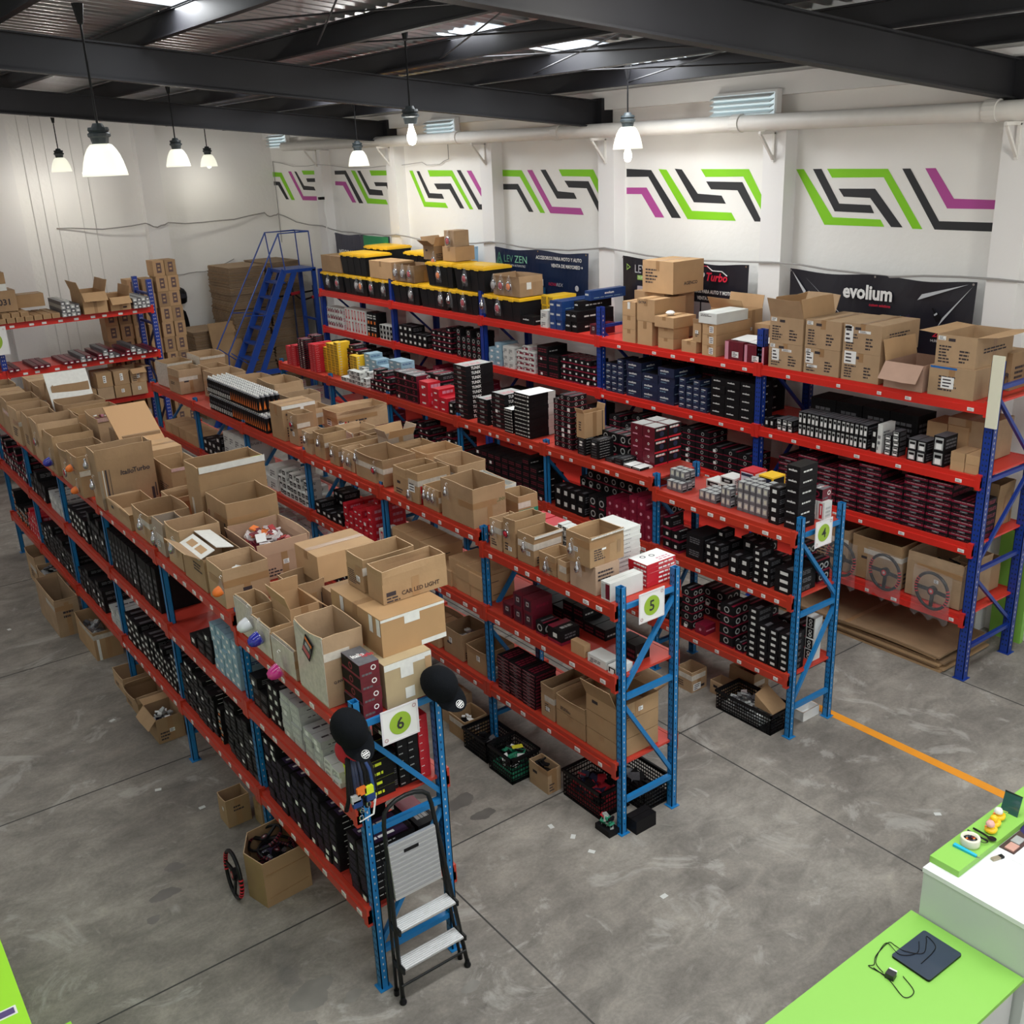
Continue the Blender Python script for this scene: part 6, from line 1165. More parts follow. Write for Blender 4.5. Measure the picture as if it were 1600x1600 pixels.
heap((2.0,12.1,.3),.2,.3,.1,[lgrey,black,grey],'bagged parts in the second farthest floor carton',n=16,s=.07,seed=72); heap((2.02,10.4,.1),.2,.5,.15,[plast,grey,lgrey],'clear bags in the long curved floor carton',n=24,s=.09,seed=73)
# hexagonal bulging carton with steering wheels
t=thing('cardboard_carton','large bulging floor carton full of bagged steering wheels, beside rack six','carton',(1.86,5.60,0))
P=[(0,0),(.345,.02),(.40,.19),(.33,.42),(.06,.40),(-.05,.2)]; ccx,ccy=.18,.2
b=MB(); H_=.36
for i in range(6):
    p,q=P[i],P[(i+1)%6]; s_=.97; pi=(ccx+(p[0]-ccx)*s_,ccy+(p[1]-ccy)*s_); qi=(ccx+(q[0]-ccx)*s_,ccy+(q[1]-ccy)*s_)
    b.poly([(p[0],p[1],0),(q[0],q[1],0),(q[0],q[1],H_),(p[0],p[1],H_)],kraft); b.poly([(qi[0],qi[1],.01),(pi[0],pi[1],.01),(pi[0],pi[1],H_),(qi[0],qi[1],H_)],kraft); b.poly([(p[0],p[1],H_),(q[0],q[1],H_),(qi[0],qi[1],H_),(pi[0],pi[1],H_)],edge)
b.poly([(x_,y_,.005) for x_,y_ in P],kraft); b.build('carton_body',t)
c=MB(); c.tube([(.015,-.004,.26),(.34,.016,.26)],.003,tape,4); c.tube([(.02,-.004,.07),(.33,.016,.09)],.002,tape,4); c.build('packing_tape',t)
def wheel(loc,rot,r,label,group=None,redm=red):
    t=thing('steering_wheel',label,'steering wheel',loc); t.rotation_euler=rot
    N=28; b=MB(); b.tube([(r*math.cos(2*PI*i/N),r*math.sin(2*PI*i/N),0) for i in range(N)],r*.085,blackp,8,closed=True); b.build('rim',t,smooth=True)
    b=MB()
    for a0 in (-.55,2.6):
        for k in range(6): 
            a=a0+k*.17; c_=Vector((r*math.cos(a),r*math.sin(a),0)); d_=Vector((-math.sin(a),math.cos(a),0)); b.cyl(c_-d_*.005,c_+d_*.005,r*.1,redm,8)
    b.build('red_stitching',t)
    b=MB()
    for a in (0,PI,-PI/2): d_=Vector((math.cos(a),math.sin(a),0)); b.bar(Vector((0,0,-.015)),d_*r*.97+Vector((0,0,0)),r*.2,.012,blackp)
    b.build('spokes',t); b=MB(); b.cyl((0,0,-.025),(0,0,.012),r*.26,black,18); b.build('hub',t); b=MB(); b.disc((0,0,.012),(1,0,0),(0,1,0),r*.16,redm,n=14); b.disc((0,0,.013),(1,0,0),(0,1,0),r*.08,lgrey,n=12); b.build('badge',t)
    return t
wheel((1.745,5.87,.175),(1.50,.0,-1.62),.165,'steering wheel with red grips leaning on the bulging floor carton')
for k,(dx,dy,a) in enumerate(((.2,.24,.1),(.17,.16,.25),(.15,.3,-.2))): wheel((1.86+dx,5.6+dy,.27+.04*k-.02),(a,.15*k,k),.125,'%s bagged steering wheel inside the bulging floor carton'%['lowest','middle','uppermost'][k],redm=dred)
heap((1.93,5.66,.06),.22,.28,.22,[black,purple,dred,plast],'crumpled clear bags around the wheels in the bulging carton',n=50,s=.09,seed=75)
def bagwheel(y,z,label,tilt=0.25):
    t=wheel((8.14,y,z),(PI/2,0,-PI/2-.12),.175,label)
    b=MB(); n=8
    for i in range(n+1):
        for j in range(n+1):
            u,v=i/n*2-1,j/n*2-1; b.v.append((u*.21,v*.21-(.06 if v<0 else 0)*abs(v)*(1+.5*math.sin(i*2)),.03*(1-u*u)*(1-v*v)+.012+R.uniform(-.006,.006)))
    k0=b.mid(plast)
    for i in range(n):
        for j in range(n): b.f.append((i*(n+1)+j,(i+1)*(n+1)+j,(i+1)*(n+1)+j+1,i*(n+1)+j+1)); b.mi.append(k0)
    b.build('plastic_bag',t)
bagwheel(4.62,.82,'bagged steering wheel hanging nearest to the wall rack end'); bagwheel(5.12,.85,'bagged steering wheel in the middle, hanging on the wall rack'); bagwheel(5.62,.84,'bagged steering wheel half hidden by the post of rack four')
# flattened cartons on the floor under rack 3
b0=[(8.2,4.48,.0,.8,2.1,.09),(8.26,7.0,.0,.76,2.2,.12)]
for k,(x_,y_,z_,w_,d_,h_) in enumerate(b0):
    for q in range(7):
        b=MB(); hh=.018; n=10
        lo=[];k0=b.mid(R.choice((kraft,kraft3,kraft)))
        dx,dy=R.uniform(-.03,.03),R.uniform(-.06,.06); sag=.02 if q>4 else 0
        for i in range(n+1):
            yy=y_+dy+d_*i/n; bz=z_+q*.021+sag*math.sin(PI*i/n*2)*(.8 if k==0 else .3)+sag
            b.v+=[(x_+dx,yy,bz),(x_+dx+w_,yy,bz),(x_+dx+w_,yy,bz+hh),(x_+dx,yy,bz+hh)]
        for i in range(n):
            o=4*i
            for e in range(4): b.f.append((o+e,o+(e+1)%4,o+4+(e+1)%4,o+4+e)); b.mi.append(k0)
        b.f.append((3,2,1,0)); b.mi.append(k0); o=4*n; b.f.append((o,o+1,o+2,o+3)); b.mi.append(k0)
        ym=y_+dy+d_*.48; b.quad((x_+dx,ym,z_+q*.021+hh+.02*sag/.02*0),(1,0,0),(0,1,0),0,0,w_,.05,tape,off=.002+sag)
        b.build('flattened_carton',label='flattened brown carton in the pile on the floor under the wall rack, %s pile'%('near' if k==0 else 'far'),cat='flattened carton',group='flattened cartons under the wall rack, %s pile'%('near' if k==0 else 'far'))
# ---------- step ladder leaning on rack six ----------
def ladder():
    t=thing('step_ladder','folded black step ladder with aluminium steps leaning on the rack end signed six','ladder',(2.39,4.30,0))
    lm_=M('ladder_black',(.008,.009,.009),.4,spec=.3)
    xl,xr=-.232,.242
    def P(s,z): # front rail, narrowing upwards
        k=z/1.32; return Vector((( xl+.045*k) if s==0 else (xr-.15*k if False else xr-.12*k),.12*k,z))
    b=MB(); pts=[P(0,z) for z in (.03,.4,.8,1.1,1.2)]; top0,top1=P(0,1.24),P(1,1.24)
    for a in range(1,8): f=a/8; ang=PI*f; pts.append(top0.lerp(top1,(1-math.cos(ang))/2)+Vector((0,.01*math.sin(ang),.09*math.sin(ang))))
    pts+= [P(1,z) for z in (1.2,1.1,.8,.4,.03)]
    b.tube(pts,.0135,lm_,10); b.build('front_frame',t,smooth=True)
    for s in (0,1):
        b=MB(); x0=(xl+.004) if s==0 else (xr-.004); b.tube([(x0,.085,.03),(x0+(.03 if s==0 else -.08),.125,.95)],.011,lm_,8); b.build('rear_leg',t,smooth=True)
        c=MB(); c.cyl((x0,.085,0),(x0,.085,.04),.017,blackp,10); c.build('rubber_foot',t)
        p=P(s,.03); c=MB(); c.lathe((p.x,p.y,0),[(0,0),(.021,0),(.023,.012),(.016,.03),(.015,.05),(0,.05)],blackp,12); c.build('rubber_foot',t)
    b=MB(); b.tube([(xl+.0,.0,.13),(xr-.01,.0,.13)],.008,lm_,8); b.build('cross_bar',t)
    for k,z in enumerate((.27,.53)):
        a,c_=P(0,z),P(1,z); b=MB(); y0,y1=a.y-.055,a.y+.055
        b.box((a.x+.012,y0,z-.012),(c_.x-.012,y1,z),alu)
        for q in range(7): yy=y0+.006+q*.0155; b.box((a.x+.014,yy,z),(c_.x-.014,yy+.006,z+.004),M('alu_bright',(.8,.8,.8),.3,metal=.3))
        b.build('step',t)
        b=MB()
        for s,p in ((0,a),(1,c_)): b.hexa([Vector((p.x-.006,y0-.004,z-.03)),Vector((p.x+.006,y0-.004,z-.03)),Vector((p.x+.006,y1,z-.045)),Vector((p.x-.006,y1,z-.045))],[Vector((p.x-.006,y0-.004,z+.006)),Vector((p.x+.006,y0-.004,z+.006)),Vector((p.x+.006,y1,z+.006)),Vector((p.x-.006,y1,z+.006))],lm_)
        b.box((a.x,y1-.012,z-.05),(c_.x,y1,z-.012),lm_); b.build('step_bracket',t)
    # folded top plate
    T=Matrix.Translation((0,.05,.715))@Matrix.Rotation(-.10,4,'X'); b=MB(); x0,x1=-.195,.125
    b.box((x0,-.012,0),(x1,.012,.36),alu,T)
    gm=M('alu_groove',(.3,.3,.31),.4)
    for q in range(11): zz=.02+q*.031; b.box((x0+.002,-.0135,zz),(x1-.002,-.012,zz+.02),gm,T)
    b.box((-.10,-.0145,.28),(0.0,-.0135,.302),blackp,T); b.build('top_plate',t)
ladder()
# ---------- caps, straps ----------
def cap(loc,rot,label):
    t=thing('baseball_cap',label,'cap',loc); t.rotation_euler=rot
    cl=M('cap_black',(.007,.008,.01),.9,bump=.3,bscale=150,spec=.1)
    b=MB(); n=24; prof=[]
    for i in range(8): a=PI/2*i/7; prof.append((.098*math.cos(a)**.85 if i<7 else .002,.135*math.sin(a)))
    b.lathe((0,0,0),prof,cl,n)
    b.v=[(x*1.2,y*1.0,z*1.12) for x,y,z in b.v]; b.build('crown',t,smooth=True)
    b=MB(); b.lathe((0,0,.133),[(0,.006),(.008,.004),(.009,0)],cl,10); b.build('top_button',t)
    b=MB(); n=10; m_=5; k0=b.mid(cl)
    for lay in (0,-.004):
        for i in range(n+1):
            a=-1.15+2.3*i/n
            for j in range(m_):
                f=j/(m_-1); rx,ry=.108*math.cos(a),.093*math.sin(a); ext=.095*f*math.cos(a*.95)**.6 if abs(a*.95)<PI/2 else 0
                b.v.append((rx+ext,ry*(1+.0*f),.0-.02*f*f*0-.018*(a/1.15)**2*f+.004+lay))
    w_=(n+1)*m_
    for i in range(n):
        for j in range(m_-1): b.f.append((i*m_+j,(i+1)*m_+j,(i+1)*m_+j+1,i*m_+j+1)); b.f.append((w_+i*m_+j+1,w_+(i+1)*m_+j+1,w_+(i+1)*m_+j,w_+i*m_+j)); b.mi+=[k0,k0]
    b.build('brim',t,smooth=True)
    b=MB(); o=Vector((.165,0,.006)); b.disc(o,(0,1,0),(-1,0,0),.024,white,off=.001,n=20); b.disc(o,(0,1,0),(-1,0,0),.021,black,off=.002,n=20); b.quad(o-Vector((0,.018,0)),(0,1,0),(-1,0,0),0,-.003,.036,.004,white,off=.003)
    for k in range(3): b.quad(o,(0,1,0),(-1,0,0),-.014+.01*k,.007,-.007+.01*k,.014,white,off=.003); b.quad(o,(0,1,0),(-1,0,0),-.014+.01*k,-.014,-.007+.01*k,-.007,white,off=.003)
    b.build('round_logo',t); return t
# crown faces the viewer, brim hangs down
cap((2.09,4.36,1.90),(math.radians(68),math.radians(78),math.radians(-12)),'black cap hanging on the left post of the rack end signed six') if False else None
def caprot(t,up,front):
    u=Vector(up).normalized(); f=Vector(front); f=(f-u*f.dot(u)).normalized(); s=u.cross(f); t.rotation_euler=Matrix(((f.x,s.x,u.x),(f.y,s.y,u.y),(f.z,s.z,u.z))).to_euler()
c1=cap((2.035,4.38,1.925),(0,0,0),'black cap with white round logo, hanging on the left post above the bag of straps'); caprot(c1,(-.25,-.75,.62),(.25,-.35,-.9))
c2=cap((2.625,4.40,1.965),(0,0,0),'black cap with white round logo, hanging on the right post beside the sign'); caprot(c2,(-.1,-.75,.62),(.45,-.35,-.85))
t=thing('baseball_cap','red cap mostly hidden under the left black cap','cap',(2.055,4.43,1.76)); b=MB(); b.lathe((0,0,0),[(.085,-.03),(.085,0),(.075,.04),(.045,.07),(0,.08)],M('cap_red',(.4,.01,.02),.85),20); b.build('crown',t,smooth=True); caprot(t,(-.2,-.6,.2),(0,-.2,-.9))
t=thing('strap_bag','clear bag of black and blue straps with metal hooks hanging under the left cap','bag',(2.05,4.39,1.42)); t.scale=(1.5,1.3,1.1)
b=MB(); r_=random.Random(4)
for k in range(16):
    x=-.05+.1*k/15; c_=r_.choice((black,black,navy,teal,blue,black)); zz=.0+r_.uniform(0,.1)
    b.tube([(x*.5,-.0,.33),(x,-.03-r_.random()*.02,.22),(x*1.1+r_.uniform(-.01,.01),-.045,.1),(x+r_.uniform(-.02,.02),-.035,zz)],.009,c_,6)
b.build('straps',t,smooth=True)
b=MB()
for x,z,c_ in ((-.035,.1,lgrey),(.02,.12,lime),(-.03,.07,blue),(.025,.08,blue),(-.01,.13,orange)): b.box((x-.018,-.068,z-.02),(x+.018,-.05,z+.02),c_)
b.build('buckles',t)
b=MB()
for x,z in ((-.015,.02),(.015,.04),(-.02,-.02)): b.tube([(x+.008*math.cos(a*.8),-.062,z+.014*math.sin(a*.8)) for a in range(8)],.0022,chrome,5,closed=True)
b.tube([(-.02,-.06,.03),(0,-.062,0),(.02,-.06,.03)],.0022,chrome,5); b.build('hooks',t)
b=MB(); b.tube([(.045,-.04,.02),(.05,-.05,.06),(.03,-.06,-.03),(-.02,-.04,-.06)],.004,white,5); b.build('piped_edge',t)
# ---------- blue step stairs ----------
t=thing('platform_stairs','tall blue steel platform stairs with handrails in front of the cardboard stacks','stairs',(6.65,18.2,0))
sb=M('stairs_blue',(.01,.05,.27),.4,spec=.5)
H_=2.9; L_=1.5
for s in (0,.6):
    b=MB(); b.bar((0,s,0),(L_,s,H_),.03,.12,sb,up=(0,1,0) if False else (-1,0,.5)); b.build('stringer',t)
    b=MB(); b.bar((.32,s,0),(L_+.2,s,H_-.05),.03,.1,sb,up=(-1,0,.5)); b.build('truss_leg',t)
    b=MB(); b.bar((L_+.62,s,0),(L_+.6,s,H_-.03),.06,.07,sb,up=(1,0,0)); b.build('rear_post',t)
    b=MB(); b.tube([(L_-.05-2.15*.5-.2,s,1.02),(L_-.05-1.24,s,1.5),(L_-.04,s,3.57),(L_+.58,s,3.57)],.014,sb,6); b.tube([(L_-.04,s,3.57),(L_+.02,s,H_)],.012,sb,6); b.tube([(L_+.58,s,3.57),(L_+.6,s,H_)],.012,sb,6); b.tube([(L_-1.24,s,1.5),(L_-.93,s,1.25)],.01,sb,6); b.tube([(L_-.9,s,2.15),(L_-.4,s,2.1)],.01,sb,6); b.build('handrail',t)
    b=MB(); b.bar((0,s,.06),(L_+.62,s,.06),.04,.05,sb); b.build('base_rail',t)
b=MB(); b.bar((.7,0,1.04),(L_+.6,0,1.04),.04,.09,sb); b.build('side_rail',t)
for k in range(10):
    z=H_*(k+.7)/10.6; x=L_*z/H_; b=MB(); b.box((x-.04,.02,z),(x+.13,.58,z+.03),sb); b.build('step',t)
b=MB(); b.box((L_-.02,-.03,H_-.06),(L_+.64,.63,H_),sb); b.build('platform',t)
b=MB(); b.tube([(L_+.58,0,3.57),(L_+.58,.6,3.57)],.014,sb,6); b.build('end_rail',t)
b=MB(); b.bar((L_+.6,0,1.9),(L_+.6,.6,1.9),.03,.04,sb); b.build('tie_bar',t)
t=thing('hand_cart','dark cart with red handle sleeves half hidden behind the platform stairs','cart',(8.95,19.13,0))
for x in (-.25,.2): b=MB(); b.cyl((x,0,0),(x,0,2.45),.02,navy,8); b.build('frame_post',t)
b=MB(); b.bar((-.55,0,2.3),(.3,0,2.35),.03,.03,blackp); b.bar((-.2,-.3,2.22),(.3,-.3,2.3),.03,.03,blackp); b.bar((-.2,-.3,2.22),(-.2,0,2.3),.02,.02,blackp); b.build('top_bar',t)
b=MB(); b.bar((-.3,-.03,2.33),(-.02,-.03,2.36),.05,.05,red); b.bar((0,-.33,2.26),(.25,-.33,2.29),.05,.05,red); b.build('handle_sleeve',t)
# ---------- stacks of flat cardboard ----------
kst=M('kraft_stack',(.25,.17,.105),.85,noise=.3,nscale=3)
def fstack(x,y,w,d,z1,label,step=.14,seed=1):
    r=random.Random(seed); z=0; i=0
    while z<z1-.02:
        b=MB(); hh=min(step,z1-z); dx,dy=r.uniform(-.025,.025),r.uniform(-.03,.03); n=5
        for k in range(n):
            a=z+hh*k/n; ex=r.uniform(-.012,.012); b.box((x+dx+ex,y+dy+r.uniform(-.01,.01),a+.002),(x+w+dx+ex,y+d+dy,a+hh/n-.003),r.choice((kst,kraft3,kst)))
        b.build('cardboard_bundle',label=label,cat='cardboard bundle',group=label); z+=hh+.001; i+=1
fstack(7.52,19.4,.75,1.1,2.92,'bundle of flattened cartons in the tall left stack behind the platform stairs',seed=2)
fstack(8.33,19.45,.72,1.1,2.95,'bundle of flattened cartons in the tall right stack behind the platform stairs',seed=3)
fstack(6.75,19.6,.6,.9,1.75,'bundle of flattened cartons in the low stack left of the platform stairs',seed=5)
b=MB(); b.hexa([Vector((0,0,0)),Vector((.62,0,0)),Vector((.62,.02,0)),Vector((0,.02,0))],[Vector((0,.5,1.9)),Vector((.62,.5,1.9)),Vector((.62,.52,1.9)),Vector((0,.52,1.9))],kraft); b.build('cardboard_sheet',None,(7.0,19.0,0),label='big brown cardboard sheet leaning beside the tall cardboard stack',cat='cardboard')
# ---------- crosswise rack goods ----------
def longbox(x,y,z,w,h,L_,m,label,group=None,rz=0,end=None):
    b=MB(); b.box((0,0,0),(w,L_,h),m)
    if end: b.quad((0,0,0),(1,0,0),(0,0,1),w*.1,h*.1,w*.9,h*.9,end)
    else: b.quad((0,0,0),(1,0,0),(0,0,1),w*.25,h*.2,w*.75,h*.6,white)
    b.build('long_box',None,(x,y,z),rz=rz,label=label,cat='long box',group=group)
ZA,ZB,ZC=2.611,1.851,1.171
for k in range(7): longbox(2.97+k*.135,17.5,ZA,.115,.075,.8,kraft2,'long kraft box lying on the left of the crosswise rack top','long kraft boxes on the crosswise rack',rz=.02,end=kraft)
for k in range(3): longbox(3.05+k*.135,17.5,ZA+.077,.115,.07,.8,kraft2,'long kraft box in the second layer, left of the crosswise rack top','long kraft boxes second layer',end=kraft)
for k in range(4):
    for j in range(4-k//2): longbox(3.93+k*.072,17.48,ZA+j*.062,.066,.058,.82,grey if (k+j)%2 else lgrey,'long silver and black box in the pile at the middle of the crosswise rack top','long silver boxes, middle pile')
for k in range(4):
    for j in range(3): longbox(5.07+k*.07,17.48,ZA+j*.058,.066,.055,.82,grey if (k+j)%2 else lgrey,'long silver and black box in the right end pile of the crosswise rack top','long silver boxes, right end pile')
carton((4.27,17.48,ZA),.38,.7,.34,'open ended kraft carton with raised lid on the crosswise rack top',op=2,flap=[2.4,.3,None,.3],m=kraft2); carton((4.7,17.5,ZA),.33,.65,.22,'kraft carton with a hanging front flap on the crosswise rack top',op=2,flap=[2.3,None,None,.2],m=kraft2)
carton((3.05,17.95,ZA+.16),.75,.35,.2,'wide low kraft box behind the long kraft boxes',op=0); carton((2.55,17.55,ZA+.0),.35,.6,.3,'kraft carton at the left edge of the crosswise rack, lowest of the pile',op=0); carton((3.0,17.7,ZA+.16),.34,.5,.32,'kraft carton with black writing on the crosswise rack, left pile',op=0,prints=(('t','N','031',.2,.3,.1,ink),)); carton((2.93,17.7,ZA+.485),.3,.5,.1,'white flat box between two kraft cartons, left pile',op=0,m=offw,tapes=0,prints=(('t','N','2',.5,.2,.06,ink),)); carton((2.9,17.7,ZA+.59),.33,.5,.17,'kraft carton at the top of the left pile, crosswise rack',op=0,lab=(('N',.5,.3,.06,.09),))
rr=random.Random(5)
for k in range(26):
    x=2.98+k*.092; tall=1+(k in(12,13,15,16,17,20,21,22))+(k in (16,17,21))
    if k in (2,3,7,8): continue
    for j in range(tall): longbox(x,17.5,ZB+j*.052,.08,.048,.8,[crim,dred,lgrey,grey,dred][(k+j)%5],'long slim dark red or silver box on the middle level of the crosswise rack','long slim boxes on the middle level')
for k in range(5):
    carton((3.7+k*.28,17.5,ZC),.26,.5,.2,'kraft carton in the lower tier, third level of the crosswise rack, %s from the left'%['first','second','third','fourth','fifth'][k],op=0,lab=(('N',.4,.4,.05,.06),) if k!=2 else None)
    if k!=1: carton((3.72+k*.28,17.52,ZC+.207),.25,.45,.24,'kraft carton in the upper tier, third level of the crosswise rack, %s from the left'%['first','second','third','fourth','fifth'][k],op=0 if k!=4 else 2,rz=.06*(k-2)*.5,lab=(('N',.4,.3,.05,.12),) if k!=0 else None)
carton((3.03,17.5,ZC),.6,.5,.3,'wide kraft carton at the left of the third level, crosswise rack',op=1)
for k in range(4): carton((3.2+k*.5,17.55,.522),.4,.5,.34,'wrapped carton on the lowest level of the crosswise rack, %s from the left'%['first','second','third','fourth'][k],op=0,m=M('kraft_grey2',(.36,.31,.26),.6,noise=.25,nscale=30))
# export cartons stacked right of the crosswise rack
def ecol(x,y,n,w,d,h,label,off=0,z0=0):
    for k in range(n):
        b=MB(); b.box((0,0,0),(w,d,h-.003),kraft2 if (k+off)%3 else kraft); b.quad((0,0,0),(1,0,0),(0,0,1),w*.3,h*.2,w*.72,h*.85,M('print_e',(.12,.07,.07),.7)); b.quad((0,0,0),(1,0,0),(0,0,1),w*.4,h*.35,w*.62,h*.48,kraft2,off=.002); b.quad((0,0,0),(1,0,0),(0,0,1),w*.4,h*.6,w*.62,h*.7,kraft2,off=.002)
        b.build('stacked_carton',None,(x+rr.uniform(-.012,.012),y,z0+k*h),label=label,cat='carton',group=label)
ecol(5.83,18.55,12,.2,.35,.272,'printed carton in the left of the two tallest columns right of the crosswise rack'); ecol(6.04,18.55,12,.2,.35,.272,'printed carton in the right of the two tallest columns right of the crosswise rack',1)
ecol(5.60,18.62,11,.2,.35,.27,'printed carton in the column right behind the navy rack post',2); ecol(5.38,18.7,11,.2,.35,.27,'printed carton in the column seen left of the navy rack post',1); ecol(4.9,18.75,10,.22,.35,.275,'printed carton in the lowest wide columns behind the crosswise rack'); ecol(5.14,18.75,10,.22,.35,.275,'printed carton in the lowest wide columns behind the crosswise rack',1)
t=thing('helmet','black motorcycle helmet hanging on the far wall beside the printed cartons','helmet',(6.98,20.84,2.36)); b=MB(); b.lathe((0,0,-.02),[(.1,-.16),(.14,-.13),(.155,-.04),(.15,.06),(.11,.13),(.05,.165),(0,.17)],blackp,20); b.build('shell',t,smooth=True); b=MB(); b.hexa([Vector((-.1,-.158,-.06)),Vector((.1,-.158,-.06)),Vector((.1,-.12,-.06)),Vector((-.1,-.12,-.06))],[Vector((-.1,-.15,.03)),Vector((.1,-.15,.03)),Vector((.1,-.12,.03)),Vector((-.1,-.12,.03))],M('visor',(.03,.03,.035),.1)); b.build('visor',t)
t=thing('hanging_coat','black garment hanging on the far wall below the helmet','garment',(7.02,20.9,1.2)); b=MB(); b.lathe((0,0,0),[(.13,0),(.15,.1),(.12,.4),(.1,.65),(.07,.8),(.02,.85)],M('coat',(.008,.008,.009),.9,spec=.1,bump=.5,bscale=10),14); b.v=[(x,y*.4,z) for x,y,z in b.v]; b.build('cloth',t,smooth=True)
# lower floor boxes seen between rack six and rack five far ends
# ---------- counters ----------
t=thing('service_counter','green topped low counter with white front in the bottom right corner','counter',(2.6,1.76,0))
b=MB(); b.box((0,0,.725),(1.775,.64,.75),green); b.build('green_top',t); b=MB(); b.box((.02,.04,0),(1.77,.60,.725),M('counter_grey',(.55,.56,.54),.5)); b.build('body',t)
t=thing('reception_block','tall white counter block beside the low green counter','counter',(4.385,1.70,0)); wc=M('counter_white',(.78,.80,.79),.35)
b=MB(); b.box((0,.05,0),(1.6,.66,1.03),M('counter_side',(.56,.61,.56),.45)); b.build('body',t); b=MB(); b.box((-.004,.03,1.03),(1.6,.665,1.058),wc); b.build('white_top',t)
b=MB(); b.box((.7,.3,1.058),(1.6,.5,1.06),M('inner_dark',(.04,.01,.02),.5)); b.build('open_compartment',t) if False else None
t=thing('counter_shelf','lime green shelf board resting on the far edge of the white counter block','shelf board',(4.45,2.20,1.058)); b=MB(); b.box((0,0,0),(1.3,.17,.04),green); b.build('board',t)
b=MB(); b.box((0,0,0),(.02,.0,.0),green) if False else None
t=thing('tape_roll','roll of clear packing tape standing full of small parts on the green board','tape roll',(4.70,2.285,1.098)); b=MB(); b.lathe((0,0,0),[(.038,0),(.05,0),(.052,.01),(.052,.045),(.05,.05),(.038,.05),(.038,0)],M('tape_core',(.72,.70,.55),.3),24); b.build('roll',t,smooth=True); b=MB(); b.cyl((0,0,0),(0,0,.035),.037,black,16); 
for k in range(8): a=k*.8; b.box((.02*math.cos(a)-.008,.02*math.sin(a)-.004,.036),(.02*math.cos(a)+.008,.02*math.sin(a)+.004,.04),[dred,navy,grey,orange][k%4])
b.build('small_parts',t)
t=thing('utility_knife','cyan utility knife lying across the green board','knife',(4.625,2.335,1.098),rz=-1.55); b=MB(); b.hexa([Vector((0,-.012,0)),Vector((.13,-.008,0)),Vector((.13,.008,0)),Vector((0,.012,0))],[Vector((0,-.012,.014)),Vector((.13,-.008,.012)),Vector((.13,.008,.012)),Vector((0,.012,.014))],M('cyan',(.01,.42,.62),.35)); b.build('handle',t); b=MB(); b.box((.13,-.004,.003),(.15,.004,.004),chrome); b.build('blade',t)
t=thing('sunglasses','black sunglasses lying between the tape roll and the rubber ducks','glasses',(4.80,2.28,1.10)); b=MB(); b.tube([(-.01,.07,.01),(-.02,.02,.015),(-.015,-.05,.01)],.005,blackp,6); b.tube([(.03,.06,.01),(.02,.0,.015),(.015,-.06,.01)],.006,blackp,6)
b.build('temples',t); b=MB(); b.disc((-.03,-.035,.008),(1,0,0),(0,1,0),.024,blackp,off=.004,n=14,r0=.017); b.disc((.02,-.055,.008),(1,0,0),(0,1,0),.024,blackp,off=.004,n=14); b.build('lenses',t)
dy=M('duck_yellow',(.9,.55,.01),.35)
def duck(x,y,hm,label):
    t=thing('rubber_duck',label,'rubber duck',(x,y,1.098),rz=2.6)
    b=MB(); b.lathe((0,0,0),[(0,0),(.022,.002),(.032,.014),(.03,.026),(.015,.034),(0,.036)],dy,16); b.v=[(a*1.1,c,d+(.008 if a<-.02 else 0)) for a,c,d in b.v]; b.build('body',t,smooth=True)
    b=MB(); b.lathe((.008,0,.05),[(0,-.022),(.016,-.016),(.022,0),(.016,.016),(0,.022)],dy,14); b.build('head',t,smooth=True)
    b=MB(); b.cyl((.026,0,.045),(.04,0,.043),.008,orange,8,r2=.003); b.build('beak',t)
    if hm: b=MB(); b.lathe((.008,0,.054),[(.0235,-.006),(.0245,.004),(.018,.018),(0,.026)],hm,14); b.build('hat',t,smooth=True)
duck(4.885,2.268,M('hat_pink',(.72,.4,.35),.5),'yellow rubber duck with a pinkish knit hat, nearest of three on the green board'); duck(4.955,2.285,None,'plain all yellow rubber duck in the middle of three on the green board'); duck(5.03,2.30,M('hat_white',(.75,.75,.7),.5),'yellow rubber duck with a white hat, farthest of three on the green board')
t=thing('sign_holder','small clear stand holding a dark card behind the ducks','card holder',(5.12,2.27,1.098)); b=MB(); b.hexa([Vector((0,.07,0)),Vector((.004,.07,0)),Vector((.004,-.03,0)),Vector((0,-.03,0))][::-1],[Vector((.03,.07,.12)),Vector((.034,.07,.12)),Vector((.034,-.03,.12)),Vector((.03,-.03,.12))][::-1],M('dark_glass',(.03,.09,.09),.1)); b.build('card',t); b=MB(); b.tube([(.03,.07,.12),(.034,-.03,.12)],.004,blackp,6); b.build('top_edge',t)
b=MB(); b.tube([(0,0,0),(.03,-.01,.012),(.01,.03,.02),(-.02,.01,.03)],.002,M('yellow_string',(.7,.8,.1),.5),5); b.build('ribbon',None,(5.08,2.30,1.10),label='yellow green ribbon beside the duck with the white hat',cat='ribbon')
t=thing('lighter','small metal lighter on the white counter block','lighter',(4.715,2.16,1.0585),rz=-.3); b=MB(); b.box((0,-.012,0),(.05,.012,.012),M('brass',(.4,.35,.25),.3,metal=.6)); b.build('body',t); b=MB(); b.box((.05,-.012,0),(.075,.012,.013),blackp); b.build('cap',t)
b=MB(); b.box((0,0,0),(.5,.30,.002),white); b.quad((0,0,.002),(1,0,0),(0,1,0),.14,.05,.145,.13,ink); b.tube([(.1,.12,.004),(.14,.17,.004),(.2,.14,.004)],.002,ink,4); b.tube([(.14,.17,.004),(.13,.08,.004)],.002,ink,4); b.build('printed_sheet',None,(4.80,1.80,1.0585),label='white printed sheet with a small dark drawing on the white counter block',cat='paper')
t=thing('drawer_opening','open compartment with papers and purple cloth under the green board','compartment',(4.85,2.11,1.0585)); b=MB(); b.box((0,0,0),(.7,.085,.004),M('deep_brown',(.06,.03,.025),.7)); b.build('recess',t)
